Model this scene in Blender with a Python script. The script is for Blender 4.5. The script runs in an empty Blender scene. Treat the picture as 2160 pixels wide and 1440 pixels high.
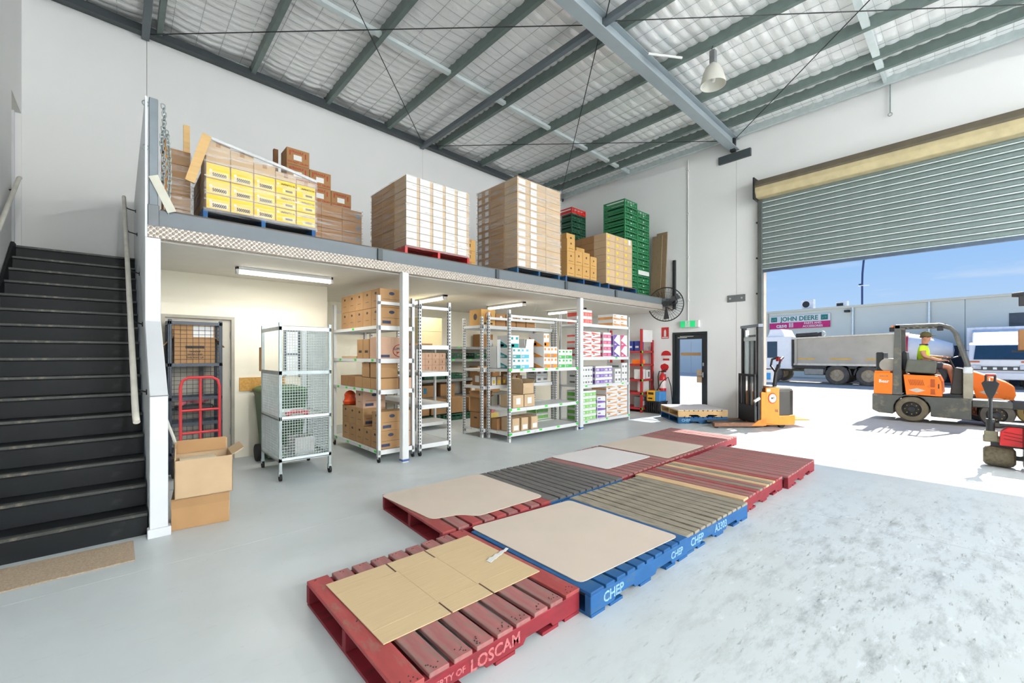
import bpy, bmesh, math, random
from mathutils import Vector, Matrix, Quaternion

random.seed(7)
scn = bpy.context.scene
COL = scn.collection
PI = math.pi

# ------------------------------------------------------------------ camera
cam_d = bpy.data.cameras.new('camera')
cam = bpy.data.objects.new('camera', cam_d)
COL.objects.link(cam)
cam.location = (0, 0, 1.52)
cam.rotation_euler = (PI / 2, 0, math.radians(-42.4))
cam_d.sensor_width = 36.0
cam_d.lens = 909.0 / 2160.0 * 36.0
cam_d.shift_y = 28.0 / 2160.0
cam_d.clip_start = 0.05
cam_d.clip_end = 300
scn.camera = cam

# ------------------------------------------------------------------ view, world, sun
vs = scn.view_settings
vs.view_transform = 'Standard'
vs.look = 'None'
vs.exposure = 0.48
vs.gamma = 1.0
vs.use_curve_mapping = False
ADDED_BAY_W = 1200.0  # power of the unseen lamps added behind the camera
TUBE_W = 16.0
scn.cycles.use_denoising = True
scn.cycles.max_bounces = 10
scn.cycles.diffuse_bounces = 6
scn.cycles.transparent_max_bounces = 16
scn.cycles.caustics_reflective = False
scn.cycles.caustics_refractive = False

w = bpy.data.worlds.new('sky')
scn.world = w
w.use_nodes = True
nt = w.node_tree
nt.nodes.clear()
o_ = nt.nodes.new('ShaderNodeOutputWorld')
bg = nt.nodes.new('ShaderNodeBackground')
tc = nt.nodes.new('ShaderNodeTexCoord')
sp = nt.nodes.new('ShaderNodeSeparateXYZ')
rp = nt.nodes.new('ShaderNodeValToRGB')
nt.links.new(tc.outputs['Generated'], sp.inputs[0])
nt.links.new(sp.outputs['Z'], rp.inputs[0])
e = rp.color_ramp.elements
e[0].position = 0.0
e[0].color = (0.56, 0.75, 0.97, 1)
e[1].position = 0.45
e[1].color = (0.17, 0.39, 0.86, 1)
m_ = rp.color_ramp.elements.new(0.16)
m_.color = (0.36, 0.60, 0.97, 1)
mp = nt.nodes.new('ShaderNodeMapping')
mp.inputs['Scale'].default_value = (2.0, 2.0, 9.0)
nz = nt.nodes.new('ShaderNodeTexNoise')
nz.inputs['Scale'].default_value = 3.0
nz.inputs['Detail'].default_value = 6
nt.links.new(tc.outputs['Generated'], mp.inputs[0])
nt.links.new(mp.outputs[0], nz.inputs[0])
cr = nt.nodes.new('ShaderNodeMapRange')
cr.inputs[1].default_value = 0.55
cr.inputs[2].default_value = 0.85
cr.inputs[4].default_value = 0.6
nt.links.new(nz.outputs[0], cr.inputs[0])
mx = nt.nodes.new('ShaderNodeMix')
mx.data_type = 'RGBA'
mx.inputs[7].default_value = (0.85, 0.9, 0.98, 1)
nt.links.new(cr.outputs[0], mx.inputs[0])
nt.links.new(rp.outputs[0], mx.inputs[6])
nt.links.new(mx.outputs[2], bg.inputs[0])
bg.inputs[1].default_value = 0.70
nt.links.new(bg.outputs[0], o_.inputs[0])

sd = bpy.data.lights.new('sun', 'SUN')
sd.energy = 9.5
sd.angle = math.radians(0.6)
sd.color = (1.0, 0.965, 0.91)
sun = bpy.data.objects.new('sun', sd)
COL.objects.link(sun)
sun.location = (40, -5, 40)
sun.rotation_euler = Vector((-1.06, 0.13, -1.0)).to_track_quat('-Z', 'Y').to_euler()

# ------------------------------------------------------------------ helpers
class MB:
    """collects simple shapes into one mesh"""
    def __init__(s):
        s.v = []
        s.f = []
        s.m = []
    def add(s, vs_, fs, mi=0):
        b = len(s.v)
        s.v += [tuple(p) for p in vs_]
        s.f += [tuple(i + b for i in f) for f in fs]
        s.m += [mi] * len(fs)
        return s
    def box(s, x0, x1, y0, y1, z0, z1, mi=0, M=None):
        vs_ = [Vector(p) for p in ((x0, y0, z0), (x1, y0, z0), (x1, y1, z0), (x0, y1, z0), (x0, y0, z1), (x1, y0, z1), (x1, y1, z1), (x0, y1, z1))]
        if M is not None:
            vs_ = [M @ p for p in vs_]
        return s.add(vs_, [(0, 3, 2, 1), (4, 5, 6, 7), (0, 1, 5, 4), (1, 2, 6, 5), (2, 3, 7, 6), (3, 0, 4, 7)], mi)
    def bar(s, p, q, w_, h_, mi=0, up=(0, 0, 1)):
        p = Vector(p); q = Vector(q)
        d = (q - p)
        L = d.length
        d.normalize()
        u = Vector(up)
        if abs(d.dot(u)) > 0.98:
            u = Vector((0, 1, 0))
        a = d.cross(u).normalized()
        b = a.cross(d).normalized()
        M = Matrix(((d.x, a.x, b.x, p.x), (d.y, a.y, b.y, p.y), (d.z, a.z, b.z, p.z), (0, 0, 0, 1)))
        return s.box(0, L, -w_ / 2, w_ / 2, -h_ / 2, h_ / 2, mi, M)
    def cyl(s, p, q, r, r2=None, n=12, mi=0, cap=True):
        p = Vector(p); q = Vector(q)
        if r2 is None:
            r2 = r
        d = (q - p).normalized()
        u = Vector((0, 0, 1)) if abs(d.z) < 0.9 else Vector((1, 0, 0))
        a = d.cross(u).normalized()
        b = d.cross(a)
        vs_ = []
        for i in range(n):
            t = 2 * PI * i / n
            vs_.append(p + (a * math.cos(t) + b * math.sin(t)) * r)
        for i in range(n):
            t = 2 * PI * i / n
            vs_.append(q + (a * math.cos(t) + b * math.sin(t)) * r2)
        fs = [(i, n + i, n + (i + 1) % n, (i + 1) % n) for i in range(n)]
        if cap:
            fs += [tuple(range(n)), tuple(range(2 * n - 1, n - 1, -1))]
        return s.add(vs_, fs, mi)
    def tube(s, pts, r, n=8, mi=0, closed=False):
        pts = [Vector(p) for p in pts]
        k = len(pts)
        vs_ = []
        prev = None
        for i, p in enumerate(pts):
            if closed:
                d = pts[(i + 1) % k] - pts[i - 1]
            else:
                d = pts[min(i + 1, k - 1)] - pts[max(i - 1, 0)]
            d.normalize()
            if prev is None:
                u = Vector((0, 0, 1)) if abs(d.z) < 0.9 else Vector((1, 0, 0))
                a = d.cross(u).normalized()
            else:
                a = (prev - d * prev.dot(d)).normalized()
            prev = a
            b = d.cross(a)
            for j in range(n):
                t = 2 * PI * j / n
                vs_.append(p + (a * math.cos(t) + b * math.sin(t)) * r)
        fs = []
        for i in range(k if closed else k - 1):
            for j in range(n):
                fs.append((i * n + j, i * n + (j + 1) % n, ((i + 1) % k) * n + (j + 1) % n, ((i + 1) % k) * n + j))
        if not closed:
            fs += [tuple(range(n - 1, -1, -1)), tuple(range((k - 1) * n, k * n))]
        return s.add(vs_, fs, mi)
    def prism(s, poly, a0, a1, axis='y', mi=0):
        """poly of 2D points extruded along axis (x: poly is y,z  y: poly is x,z  z: poly is x,y)"""
        n = len(poly)
        def P(p, a):
            return {'x': (a, p[0], p[1]), 'y': (p[0], a, p[1]), 'z': (p[0], p[1], a)}[axis]
        vs_ = [P(p, a0) for p in poly] + [P(p, a1) for p in poly]
        fs = [tuple(range(n)), tuple(range(2 * n - 1, n - 1, -1))]
        fs += [(i, n + i, n + (i + 1) % n, (i + 1) % n) for i in range(n)]
        return s.add(vs_, fs, mi)
    def lathe(s, prof, n=20, c=(0, 0, 0), axis='z', mi=0):
        vs_ = []
        for (r, z) in prof:
            for j in range(n):
                t = 2 * PI * j / n
                x, y = r * math.cos(t), r * math.sin(t)
                p = {'z': (x, y, z), 'y': (x, z, y), 'x': (z, x, y)}[axis]
                vs_.append((p[0] + c[0], p[1] + c[1], p[2] + c[2]))
        fs = []
        for i in range(len(prof) - 1):
            for j in range(n):
                fs.append((i * n + j, i * n + (j + 1) % n, (i + 1) * n + (j + 1) % n, (i + 1) * n + j))
        return s.add(vs_, fs, mi)
    def mesh(s, name, mats, smooth=False, bevel=0.0, seg=1):
        me = bpy.data.meshes.new(name)
        me.from_pydata(s.v, [], s.f)
        bm = bmesh.new()
        bm.from_mesh(me)
        for fa, mi in zip(bm.faces, s.m):
            fa.material_index = mi
        bmesh.ops.recalc_face_normals(bm, faces=bm.faces)
        if bevel:
            ed = [x for x in bm.edges if len(x.link_faces) == 2 and x.calc_face_angle(0) > 0.5]
            bmesh.ops.bevel(bm, geom=ed, offset=bevel, segments=seg, affect='EDGES', profile=0.7)
        if smooth:
            for fa in bm.faces:
                fa.smooth = True
        bm.to_mesh(me)
        bm.free()
        if smooth:
            try:
                me.set_sharp_from_angle(angle=math.radians(38))
            except Exception:
                pass
        if not isinstance(mats, (list, tuple)):
            mats = [mats]
        for m in mats:
            me.materials.append(m)
        return me
    def build(s, name, mats, parent=None, smooth=False, bevel=0.0, seg=1, loc=None):
        return place(name, s.mesh(name, mats, smooth, bevel, seg), parent, loc)


def place(name, me, parent=None, loc=None, rz=0.0):
    o = bpy.data.objects.new(name, me)
    COL.objects.link(o)
    if parent is not None:
        o.parent = parent
    if loc is not None:
        o.location = loc
    if rz:
        o.rotation_euler = (0, 0, rz)
    return o


def tag(o, label, cat, group=None):
    o['label'] = label
    o['category'] = cat
    if group:
        o['group'] = group
    return o


def thing(name, label, cat, loc=(0, 0, 0), rz=0.0, group=None):
    o = bpy.data.objects.new(name, None)
    COL.objects.link(o)
    o.location = loc
    o.rotation_euler = (0, 0, rz)
    o.empty_display_size = 0.1
    return tag(o, label, cat, group)


def struct(o, label=None):
    o['kind'] = 'structure'
    if label:
        o['label'] = label
    return o


def stuff(o):
    o['kind'] = 'stuff'
    return o


def copy_tree(o, parent=None):
    c = o.copy()
    COL.objects.link(c)
    if parent is not None:
        c.parent = parent
    for ch in list(o.children):
        copy_tree(ch, c)
    return c


ORD = ['first', 'second', 'third', 'fourth', 'fifth', 'sixth', 'seventh', 'eighth', 'ninth', 'tenth', 'eleventh', 'twelfth',
       'thirteenth', 'fourteenth', 'fifteenth', 'sixteenth', 'seventeenth', 'eighteenth', 'nineteenth', 'twentieth']

FONT_CACHE = {}


def text_mesh(s, size, depth=0.002):
    key = (s, size, depth)
    if key in FONT_CACHE:
        return FONT_CACHE[key]
    cu = bpy.data.curves.new('lettering', 'FONT')
    cu.body = s
    cu.size = size
    cu.extrude = depth
    cu.offset = size * 0.022
    cu.align_x = 'CENTER'
    cu.align_y = 'CENTER'
    cu.resolution_u = 3
    ob = bpy.data.objects.new('lettering_tmp', cu)
    COL.objects.link(ob)
    dg = bpy.context.evaluated_depsgraph_get()
    me = bpy.data.meshes.new_from_object(ob.evaluated_get(dg))
    me.name = 'lettering'
    me.materials.clear()
    bpy.data.objects.remove(ob)
    FONT_CACHE[key] = me
    return me


def text(s, size, mat, parent, loc, facing='-y', depth=0.002, sx=1.0, tilt=0.0):
    """flat lettering part; facing names the outward direction of the surface it is printed on"""
    me = text_mesh(s, size, depth).copy()
    me.materials.append(mat)
    o = bpy.data.objects.new('lettering', me)
    COL.objects.link(o)
    if parent is not None:
        o.parent = parent
    o.location = loc
    R = {'-y': Matrix.Rotation(PI / 2, 4, 'X'),
         '-x': Matrix.Rotation(-PI / 2, 4, 'Z') @ Matrix.Rotation(PI / 2, 4, 'X'),
         '+x': Matrix.Rotation(PI / 2, 4, 'Z') @ Matrix.Rotation(PI / 2, 4, 'X'),
         '+z': Matrix.Identity(4)}[facing]
    R = R @ Matrix.Rotation(tilt, 4, 'Z')
    o.rotation_euler = R.to_euler()
    o.scale = (sx, 1, 1)
    return o

# ------------------------------------------------------------------ materials
MAT = {}
FULL = {'painted_wall', 'cream_wall', 'yard_concrete', 'building_cladding', 'building_trim', 'tipper_body', 'dusty_chassis', 'dusty_tyre', 'truck_white', 'orange_paint', 'hi_vis_shirt', 'skin',
        'purlin_steel', 'grey_rafter_paint', 'galvanised_pale', 'galvanised', 'dark_glass', 'soffit', 'sign_magenta', 'sign_green', 'box_white', 'tip_rail', 'forklift_grey', 'guard_olive', 'bottle_grey', 'post_dust', 'roller_slat', 'wheel_hub', 'ac_white', 'yellow_print'}


def base_mat(name):
    m = bpy.data.materials.new(name)
    m.use_nodes = True
    n = m.node_tree.nodes
    b = n['Principled BSDF']
    return m, m.node_tree, n, m.node_tree.links, b


def srgb(r, g, b):
    def c(v):
        v /= 255.0
        return v / 12.92 if v <= 0.04045 else ((v + 0.055) / 1.055) ** 2.4
    return (c(r), c(g), c(b), 1)


def pm(name, col, rough=0.6, metal=0.0, var=0.12, scale=6.0, bump=0.0, bscale=60.0, stretch=(1, 1, 1), rnd=0.0, worn=None, wornamt=0.5, wscale=5.0, spec=0.5, coat=0.0):
    """procedural surface: colour with noise variation, optional per-object variation, optional worn second colour"""
    if name in MAT:
        return MAT[name]
    m, ntr, n, l, b = base_mat(name)
    c = srgb(*col)
    if name not in FULL:
        c = tuple(x * 0.84 for x in c[:3]) + (1,)
    b.inputs['Roughness'].default_value = rough
    b.inputs['Metallic'].default_value = metal
    b.inputs['Specular IOR Level'].default_value = spec
    b.inputs['Coat Weight'].default_value = coat
    t = n.new('ShaderNodeTexCoord')
    mpn = n.new('ShaderNodeMapping')
    mpn.inputs['Scale'].default_value = stretch
    l.new(t.outputs['Object'], mpn.inputs[0])
    no = n.new('ShaderNodeTexNoise')
    no.inputs['Scale'].default_value = scale
    no.inputs['Detail'].default_value = 5
    l.new(mpn.outputs[0], no.inputs[0])
    mr = n.new('ShaderNodeMapRange')
    mr.inputs[1].default_value = 0.3
    mr.inputs[2].default_value = 0.7
    mr.inputs[3].default_value = 1 - var
    mr.inputs[4].default_value = 1 + var
    l.new(no.outputs[0], mr.inputs[0])
    src = mr.outputs[0]
    if rnd:
        oi = n.new('ShaderNodeObjectInfo')
        m2 = n.new('ShaderNodeMapRange')
        m2.inputs[3].default_value = 1 - rnd
        m2.inputs[4].default_value = 1 + rnd
        l.new(oi.outputs['Random'], m2.inputs[0])
        mu = n.new('ShaderNodeMath')
        mu.operation = 'MULTIPLY'
        l.new(src, mu.inputs[0])
        l.new(m2.outputs[0], mu.inputs[1])
        src = mu.outputs[0]
    vm = n.new('ShaderNodeVectorMath')
    vm.operation = 'SCALE'
    vm.inputs[0].default_value = c[:3]
    l.new(src, vm.inputs['Scale'])
    out = vm.outputs[0]
    if worn:
        n2 = n.new('ShaderNodeTexNoise')
        n2.inputs['Scale'].default_value = wscale
        n2.inputs['Detail'].default_value = 8
        n2.inputs['Roughness'].default_value = 0.7
        l.new(mpn.outputs[0], n2.inputs[0])
        mr2 = n.new('ShaderNodeMapRange')
        mr2.inputs[1].default_value = 0.62 - wornamt * 0.3
        mr2.inputs[2].default_value = 0.72 - wornamt * 0.2
        l.new(n2.outputs[0], mr2.inputs[0])
        mxn = n.new('ShaderNodeMix')
        mxn.data_type = 'RGBA'
        l.new(mr2.outputs[0], mxn.inputs[0])
        l.new(out, mxn.inputs[6])
        mxn.inputs[7].default_value = srgb(*worn) if name in FULL else tuple(x * 0.84 for x in srgb(*worn)[:3]) + (1,)
        out = mxn.outputs[2]
    l.new(out, b.inputs['Base Color'])
    if bump:
        nb = n.new('ShaderNodeTexNoise')
        nb.inputs['Scale'].default_value = bscale
        nb.inputs['Detail'].default_value = 4
        l.new(mpn.outputs[0], nb.inputs[0])
        bp = n.new('ShaderNodeBump')
        bp.inputs['Strength'].default_value = bump
        bp.inputs['Distance'].default_value = 0.01
        l.new(nb.outputs[0], bp.inputs['Height'])
        l.new(bp.outputs[0], b.inputs['Normal'])
    MAT[name] = m
    return m


white_wall = pm('painted_wall', (232, 232, 231), 0.7, var=0.015, scale=0.8, bump=0.05, bscale=30)
cream_wall = pm('cream_wall', (228, 223, 206), 0.7, var=0.02, scale=1.0)  # under the mezzanine the cream carries the tubes' warm light
white_paint = pm('white_paint', (226, 229, 233), 0.45, var=0.02, scale=3)
steel_white = pm('white_powder_coat', (226, 228, 228), 0.4, var=0.03, scale=4, worn=(190, 186, 176), wornamt=0.05)
galv = pm('galvanised', (158, 168, 168), 0.42, 0.35, var=0.1, scale=14)
galv_pale = pm('galvanised_pale', (206, 216, 216), 0.35, 0.4, var=0.08, scale=10)
purlin_m = pm('purlin_steel', (120, 134, 130), 0.5, 0.35, var=0.08, scale=8)
beam_grey = pm('grey_beam_paint', (108, 117, 124), 0.5, var=0.05, scale=4)
beam_lt = pm('grey_rafter_paint', (152, 162, 167), 0.45, var=0.05, scale=3)
beam_dk = pm('dark_beam_paint', (72, 80, 84), 0.5, var=0.05, scale=4)
dark_metal = pm('dark_metal', (48, 50, 52), 0.5, 0.2, var=0.15, scale=8)
black_rub = pm('black_rubber', (30, 30, 31), 0.75, var=0.2, scale=9)
black_pl = pm('black_plastic', (34, 36, 38), 0.45, var=0.15, scale=9)
grey_pl = pm('grey_plastic', (120, 122, 124), 0.5, var=0.1)
white_pl = pm('white_plastic', (228, 228, 226), 0.45, var=0.02)
kraft = pm('kraft_card', (181, 141, 97), 0.85, var=0.06, scale=5, rnd=0.07, bump=0.04, bscale=120)
kraft_d = pm('kraft_card_dark', (168, 124, 80), 0.85, var=0.06, scale=5, rnd=0.07)
kraft_o = pm('kraft_card_orange', (204, 158, 92), 0.85, var=0.06, scale=5, rnd=0.06)
kraft_p = pm('kraft_card_pink', (206, 168, 142), 0.85, var=0.05, scale=5, rnd=0.05)
kraft_l = pm('kraft_card_pale', (205, 176, 140), 0.85, var=0.05, scale=5, rnd=0.04)
tape_m = pm('packing_tape', (168, 122, 74), 0.3, var=0.04)
ink = pm('dark_ink', (60, 52, 50), 0.7, var=0.1)
ink_b = pm('blue_ink', (52, 62, 92), 0.7, var=0.1)
ink_r = pm('red_ink', (176, 44, 34), 0.7, var=0.1)
lab_w = pm('label_white', (234, 234, 232), 0.6, var=0.03, scale=20)
tag_g = pm('green_tag', (52, 214, 62), 0.6, var=0.05)
paper_w = pm('white_paper', (232, 232, 230), 0.7, var=0.02)
red_pt = pm('red_paint', (206, 58, 62), 0.4, var=0.08)
red_bright = pm('red_bright', (208, 30, 34), 0.4, var=0.05)
orange_pt = pm('orange_paint', (245, 120, 22), 0.4, var=0.05, scale=4, worn=(170, 96, 40), wornamt=0.12)
navy_pt = pm('navy_paint', (46, 58, 72), 0.45, var=0.08)
wood_new = pm('pine', (222, 182, 122), 0.7, var=0.1, scale=4, stretch=(1, 1, 6))
black_st = pm('black_stair_paint', (20, 24, 27), 0.5, var=0.12, scale=3, worn=(38, 42, 42), wornamt=0.1, wscale=4, spec=0.25)
nosing_m = pm('stair_nosing', (58, 60, 58), 0.45, var=0.2, scale=8, worn=(120, 112, 92), wornamt=0.3, wscale=7)
mat_car = pm('carpet_mat', (184, 164, 140), 0.95, var=0.22, scale=90, bump=0.4, bscale=180)
green_pl = pm('green_plastic', (44, 128, 80), 0.5, var=0.06, rnd=0.08)
green_pl_d = pm('green_plastic_dark', (26, 82, 58), 0.5, var=0.06)
red_pl = pm('red_plastic', (210, 34, 30), 0.45, var=0.05)
bin_green = pm('bin_green', (66, 106, 66), 0.5, var=0.06)
concrete = pm('yard_concrete', (176, 172, 166), 0.85, var=0.07, scale=1.4, bump=0.1, bscale=20, worn=(158, 154, 148), wornamt=0.25, wscale=0.7)
clad = pm('building_cladding', (204, 209, 200), 0.6, var=0.02, scale=1)
clad_tr = pm('building_trim', (206, 204, 186), 0.6, var=0.02, scale=1)
tip_grey = pm('tipper_body', (172, 165, 150), 0.6, 0.1, var=0.1, scale=1.6)
dirt_grey = pm('dusty_chassis', (96, 92, 80), 0.8, var=0.2, scale=6, worn=(134, 124, 102), wornamt=0.35)
tyre = pm('dusty_tyre', (84, 80, 74), 0.9, var=0.2, scale=8)
truck_white = pm('truck_white', (226, 228, 230), 0.35, var=0.03)
hub_m = pm('wheel_hub', (128, 104, 66), 0.7, var=0.2, scale=12)
osb = pm('chipboard', (206, 158, 84), 0.85, var=0.2, scale=40)
yellow_m = pm('yellow_print', (230, 192, 16), 0.55, var=0.04)
skin = pm('skin', (196, 138, 108), 0.55, var=0.05)
hivis = pm('hi_vis_shirt', (206, 240, 40), 0.8, var=0.05, scale=9)
short_m = pm('dark_shorts', (66, 66, 74), 0.85, var=0.1)
cap_m = pm('olive_cap', (112, 104, 62), 0.85, var=0.1)
slot_m = pm('slot_dark', (44, 44, 44), 0.8, var=0.05)
chip_blue = pm('pallet_blue', (20, 88, 146), 0.7, var=0.12, scale=5, stretch=(1, 3, 3), rnd=0.06, worn=(70, 96, 110), wornamt=0.25)  # blue darkened to put the shade on pallet sides into the colour
pal_red = pm('pallet_red', (166, 70, 70), 0.7, var=0.14, scale=6, stretch=(3, 1, 3), rnd=0.1, worn=(150, 108, 96), wornamt=0.35)
pal_red_f = pm('pallet_red_faded', (166, 104, 102), 0.75, var=0.14, scale=6, stretch=(6, 1, 3), rnd=0.1, worn=(140, 118, 110), wornamt=0.5)
pal_redx = pm('pallet_red_side_shaded', (136, 28, 42), 0.65, var=0.15, scale=6, stretch=(1, 3, 3), worn=(104, 34, 38), wornamt=0.3)  # side red darkened too, shade on these faces put into the colour
pal_grey = pm('pallet_weathered', (150, 142, 126), 0.8, var=0.12, scale=6, stretch=(6, 1, 3), rnd=0.08, worn=(118, 110, 98), wornamt=0.4)
pal_greyd = pm('pallet_weathered_dark', (104, 102, 100), 0.8, var=0.12, scale=6, stretch=(6, 1, 3), rnd=0.1, worn=(84, 82, 80), wornamt=0.4)
pal_pine = pm('pallet_new_board', (210, 178, 136), 0.75, var=0.1, scale=6, stretch=(6, 1, 3), rnd=0.08)
card_sheet = pm('card_sheet', (216, 201, 186), 0.85, var=0.03, scale=3, bump=0.02, bscale=30)
card_white = pm('card_sheet_white', (226, 222, 222), 0.8, var=0.02, scale=3)


def glass_mat(name, tint, fac):
    m, ntr, n, l, b = base_mat(name)
    tr = n.new('ShaderNodeBsdfTransparent')
    tr.inputs[0].default_value = tint
    b.inputs['Base Color'].default_value = tint
    b.inputs['Roughness'].default_value = 0.03
    b.inputs['Specular IOR Level'].default_value = 0.6
    mxs = n.new('ShaderNodeMixShader')
    mxs.inputs[0].default_value = fac
    l.new(tr.outputs[0], mxs.inputs[1])
    l.new(b.outputs[0], mxs.inputs[2])
    l.new(mxs.outputs[0], n['Material Output'].inputs[0])
    return m


glass_clear = glass_mat('door_glass', (0.86, 0.92, 1.0, 1), 0.06)
glass_dark = pm('dark_glass', (30, 56, 76), 0.08, var=0.1, spec=0.8)


def wrap_mat():
    m, ntr, n, l, b = base_mat('stretch_film')
    b.inputs['Base Color'].default_value = (0.9, 0.9, 0.9, 1)
    b.inputs['Roughness'].default_value = 0.25
    tr = n.new('ShaderNodeBsdfTransparent')
    t = n.new('ShaderNodeTexCoord')
    mp1 = n.new('ShaderNodeMapping')
    mp1.inputs['Scale'].default_value = (0.9, 0.9, 14)
    mp1.inputs['Rotation'].default_value = (0.25, 0.25, 0)
    l.new(t.outputs['Object'], mp1.inputs[0])
    no = n.new('ShaderNodeTexNoise')
    no.inputs['Scale'].default_value = 2.2
    no.inputs['Detail'].default_value = 5
    l.new(mp1.outputs[0], no.inputs[0])
    mr = n.new('ShaderNodeMapRange')
    mr.inputs[1].default_value = 0.42
    mr.inputs[2].default_value = 0.8
    mr.inputs[3].default_value = 0.03
    mr.inputs[4].default_value = 0.5
    l.new(no.outputs[0], mr.inputs[0])
    mxs = n.new('ShaderNodeMixShader')
    l.new(mr.outputs[0], mxs.inputs[0])
    l.new(tr.outputs[0], mxs.inputs[1])
    l.new(b.outputs[0], mxs.inputs[2])
    l.new(mxs.outputs[0], n['Material Output'].inputs[0])
    bp = n.new('ShaderNodeBump')
    bp.inputs['Strength'].default_value = 0.5
    bp.inputs['Distance'].default_value = 0.01
    l.new(no.outputs[0], bp.inputs['Height'])
    l.new(bp.outputs[0], b.inputs['Normal'])
    return m


film = wrap_mat()


def emis(name, col, s):
    m, ntr, n, l, b = base_mat(name)
    b.inputs['Base Color'].default_value = col
    b.inputs['Emission Color'].default_value = col
    b.inputs['Emission Strength'].default_value = s
    return m


tube_glow = emis('tube_glow', (1.0, 0.96, 0.86, 1), 5.0)
bulb_glow = emis('bulb_glow', (1.0, 0.98, 0.95, 1), 3.0)
exit_glow = emis('exit_green', (0.02, 0.62, 0.2, 1), 0.25)


def foil_mat():
    m, ntr, n, l, b = base_mat('roof_foil')
    b.inputs['Base Color'].default_value = (0.97, 0.97, 0.965, 1)
    b.inputs['Metallic'].default_value = 0.3
    b.inputs['Roughness'].default_value = 0.28
    t = n.new('ShaderNodeTexCoord')
    no = n.new('ShaderNodeTexNoise')
    no.inputs['Scale'].default_value = 26
    no.inputs['Detail'].default_value = 3
    l.new(t.outputs['Object'], no.inputs[0])
    bp = n.new('ShaderNodeBump')
    bp.inputs['Strength'].default_value = 0.35
    bp.inputs['Distance'].default_value = 0.012
    l.new(no.outputs[0], bp.inputs['Height'])
    l.new(bp.outputs[0], b.inputs['Normal'])
    return m


foil = foil_mat()


def floor_mat():
    m, ntr, n, l, b = base_mat('sealed_floor')
    t = n.new('ShaderNodeTexCoord')
    P = t.outputs['Object']
    def noise(scale, det, stretch=(1, 1, 1), rot=0.0, ro=0.6):
        a = n.new('ShaderNodeMapping')
        a.inputs['Scale'].default_value = stretch
        a.inputs['Rotation'].default_value = (0, 0, rot)
        l.new(P, a.inputs[0])
        x = n.new('ShaderNodeTexNoise')
        x.inputs['Scale'].default_value = scale
        x.inputs['Detail'].default_value = det
        x.inputs['Roughness'].default_value = ro
        l.new(a.outputs[0], x.inputs[0])
        return x.outputs[0]
    def rng(x, a, b_, c, d):
        r = n.new('ShaderNodeMapRange')
        r.inputs[1].default_value = a
        r.inputs[2].default_value = b_
        r.inputs[3].default_value = c
        r.inputs[4].default_value = d
        l.new(x, r.inputs[0])
        return r.outputs[0]
    def mul(x, y):
        q = n.new('ShaderNodeMath')
        q.operation = 'MULTIPLY'
        l.new(x, q.inputs[0])
        l.new(y, q.inputs[1])
        return q.outputs[0]
    def mixc(f_, a, bcol):
        q = n.new('ShaderNodeMix')
        q.data_type = 'RGBA'
        l.new(f_, q.inputs[0])
        if isinstance(a, tuple):
            q.inputs[6].default_value = a
        else:
            l.new(a, q.inputs[6])
        q.inputs[7].default_value = bcol
        return q.outputs[2]
    big = rng(noise(0.9, 4), 0.3, 0.7, 0.0, 1.0)
    c = mixc(big, srgb(198, 205, 208), srgb(188, 194, 195))
    # traffic lane inside the roller door: tyre scuffs and grey grime
    vd = n.new('ShaderNodeVectorMath')
    vd.operation = 'SUBTRACT'
    l.new(P, vd.inputs[0])
    vd.inputs[1].default_value = (4.0, 0.1, 0)
    vs2 = n.new('ShaderNodeVectorMath')
    vs2.operation = 'MULTIPLY'
    l.new(vd.outputs[0], vs2.inputs[0])
    vs2.inputs[1].default_value = (0.33, 0.62, 0)
    ln = n.new('ShaderNodeVectorMath')
    ln.operation = 'LENGTH'
    l.new(vs2.outputs[0], ln.inputs[0])
    lane = rng(ln.outputs['Value'], 0.45, 1.15, 1.0, 0.0)
    st1 = rng(noise(3.2, 8, (1.0, 3.0, 1), 0.35, 0.75), 0.48, 0.66, 0.0, 1.0)
    c = mixc(mul(mul(st1, lane), rng(noise(1.3, 3), 0.35, 0.65, 0.4, 0.9)), c, srgb(128, 132, 134))
    st2 = rng(noise(9.0, 5, (0.8, 3.4, 1), 0.5, 0.65), 0.60, 0.68, 0.0, 0.75)
    c = mixc(mul(st2, rng(lane, 0, 1, 0.10, 0.9)), c, srgb(92, 90, 86))
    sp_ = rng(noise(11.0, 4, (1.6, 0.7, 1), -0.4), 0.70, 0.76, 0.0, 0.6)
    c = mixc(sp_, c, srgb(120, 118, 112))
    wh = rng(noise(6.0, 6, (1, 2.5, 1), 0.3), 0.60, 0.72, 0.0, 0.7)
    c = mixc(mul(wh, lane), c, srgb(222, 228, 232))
    l.new(c, b.inputs['Base Color'])
    ro_ = rng(noise(2.4, 5), 0.3, 0.7, 0.3, 0.48)
    l.new(ro_, b.inputs['Roughness'])
    b.inputs['Specular IOR Level'].default_value = 0.38
    bp = n.new('ShaderNodeBump')
    bp.inputs['Strength'].default_value = 0.06
    bp.inputs['Distance'].default_value = 0.004
    l.new(noise(14, 4), bp.inputs['Height'])
    l.new(bp.outputs[0], b.inputs['Normal'])
    return m


floor_m = floor_mat()


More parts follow.
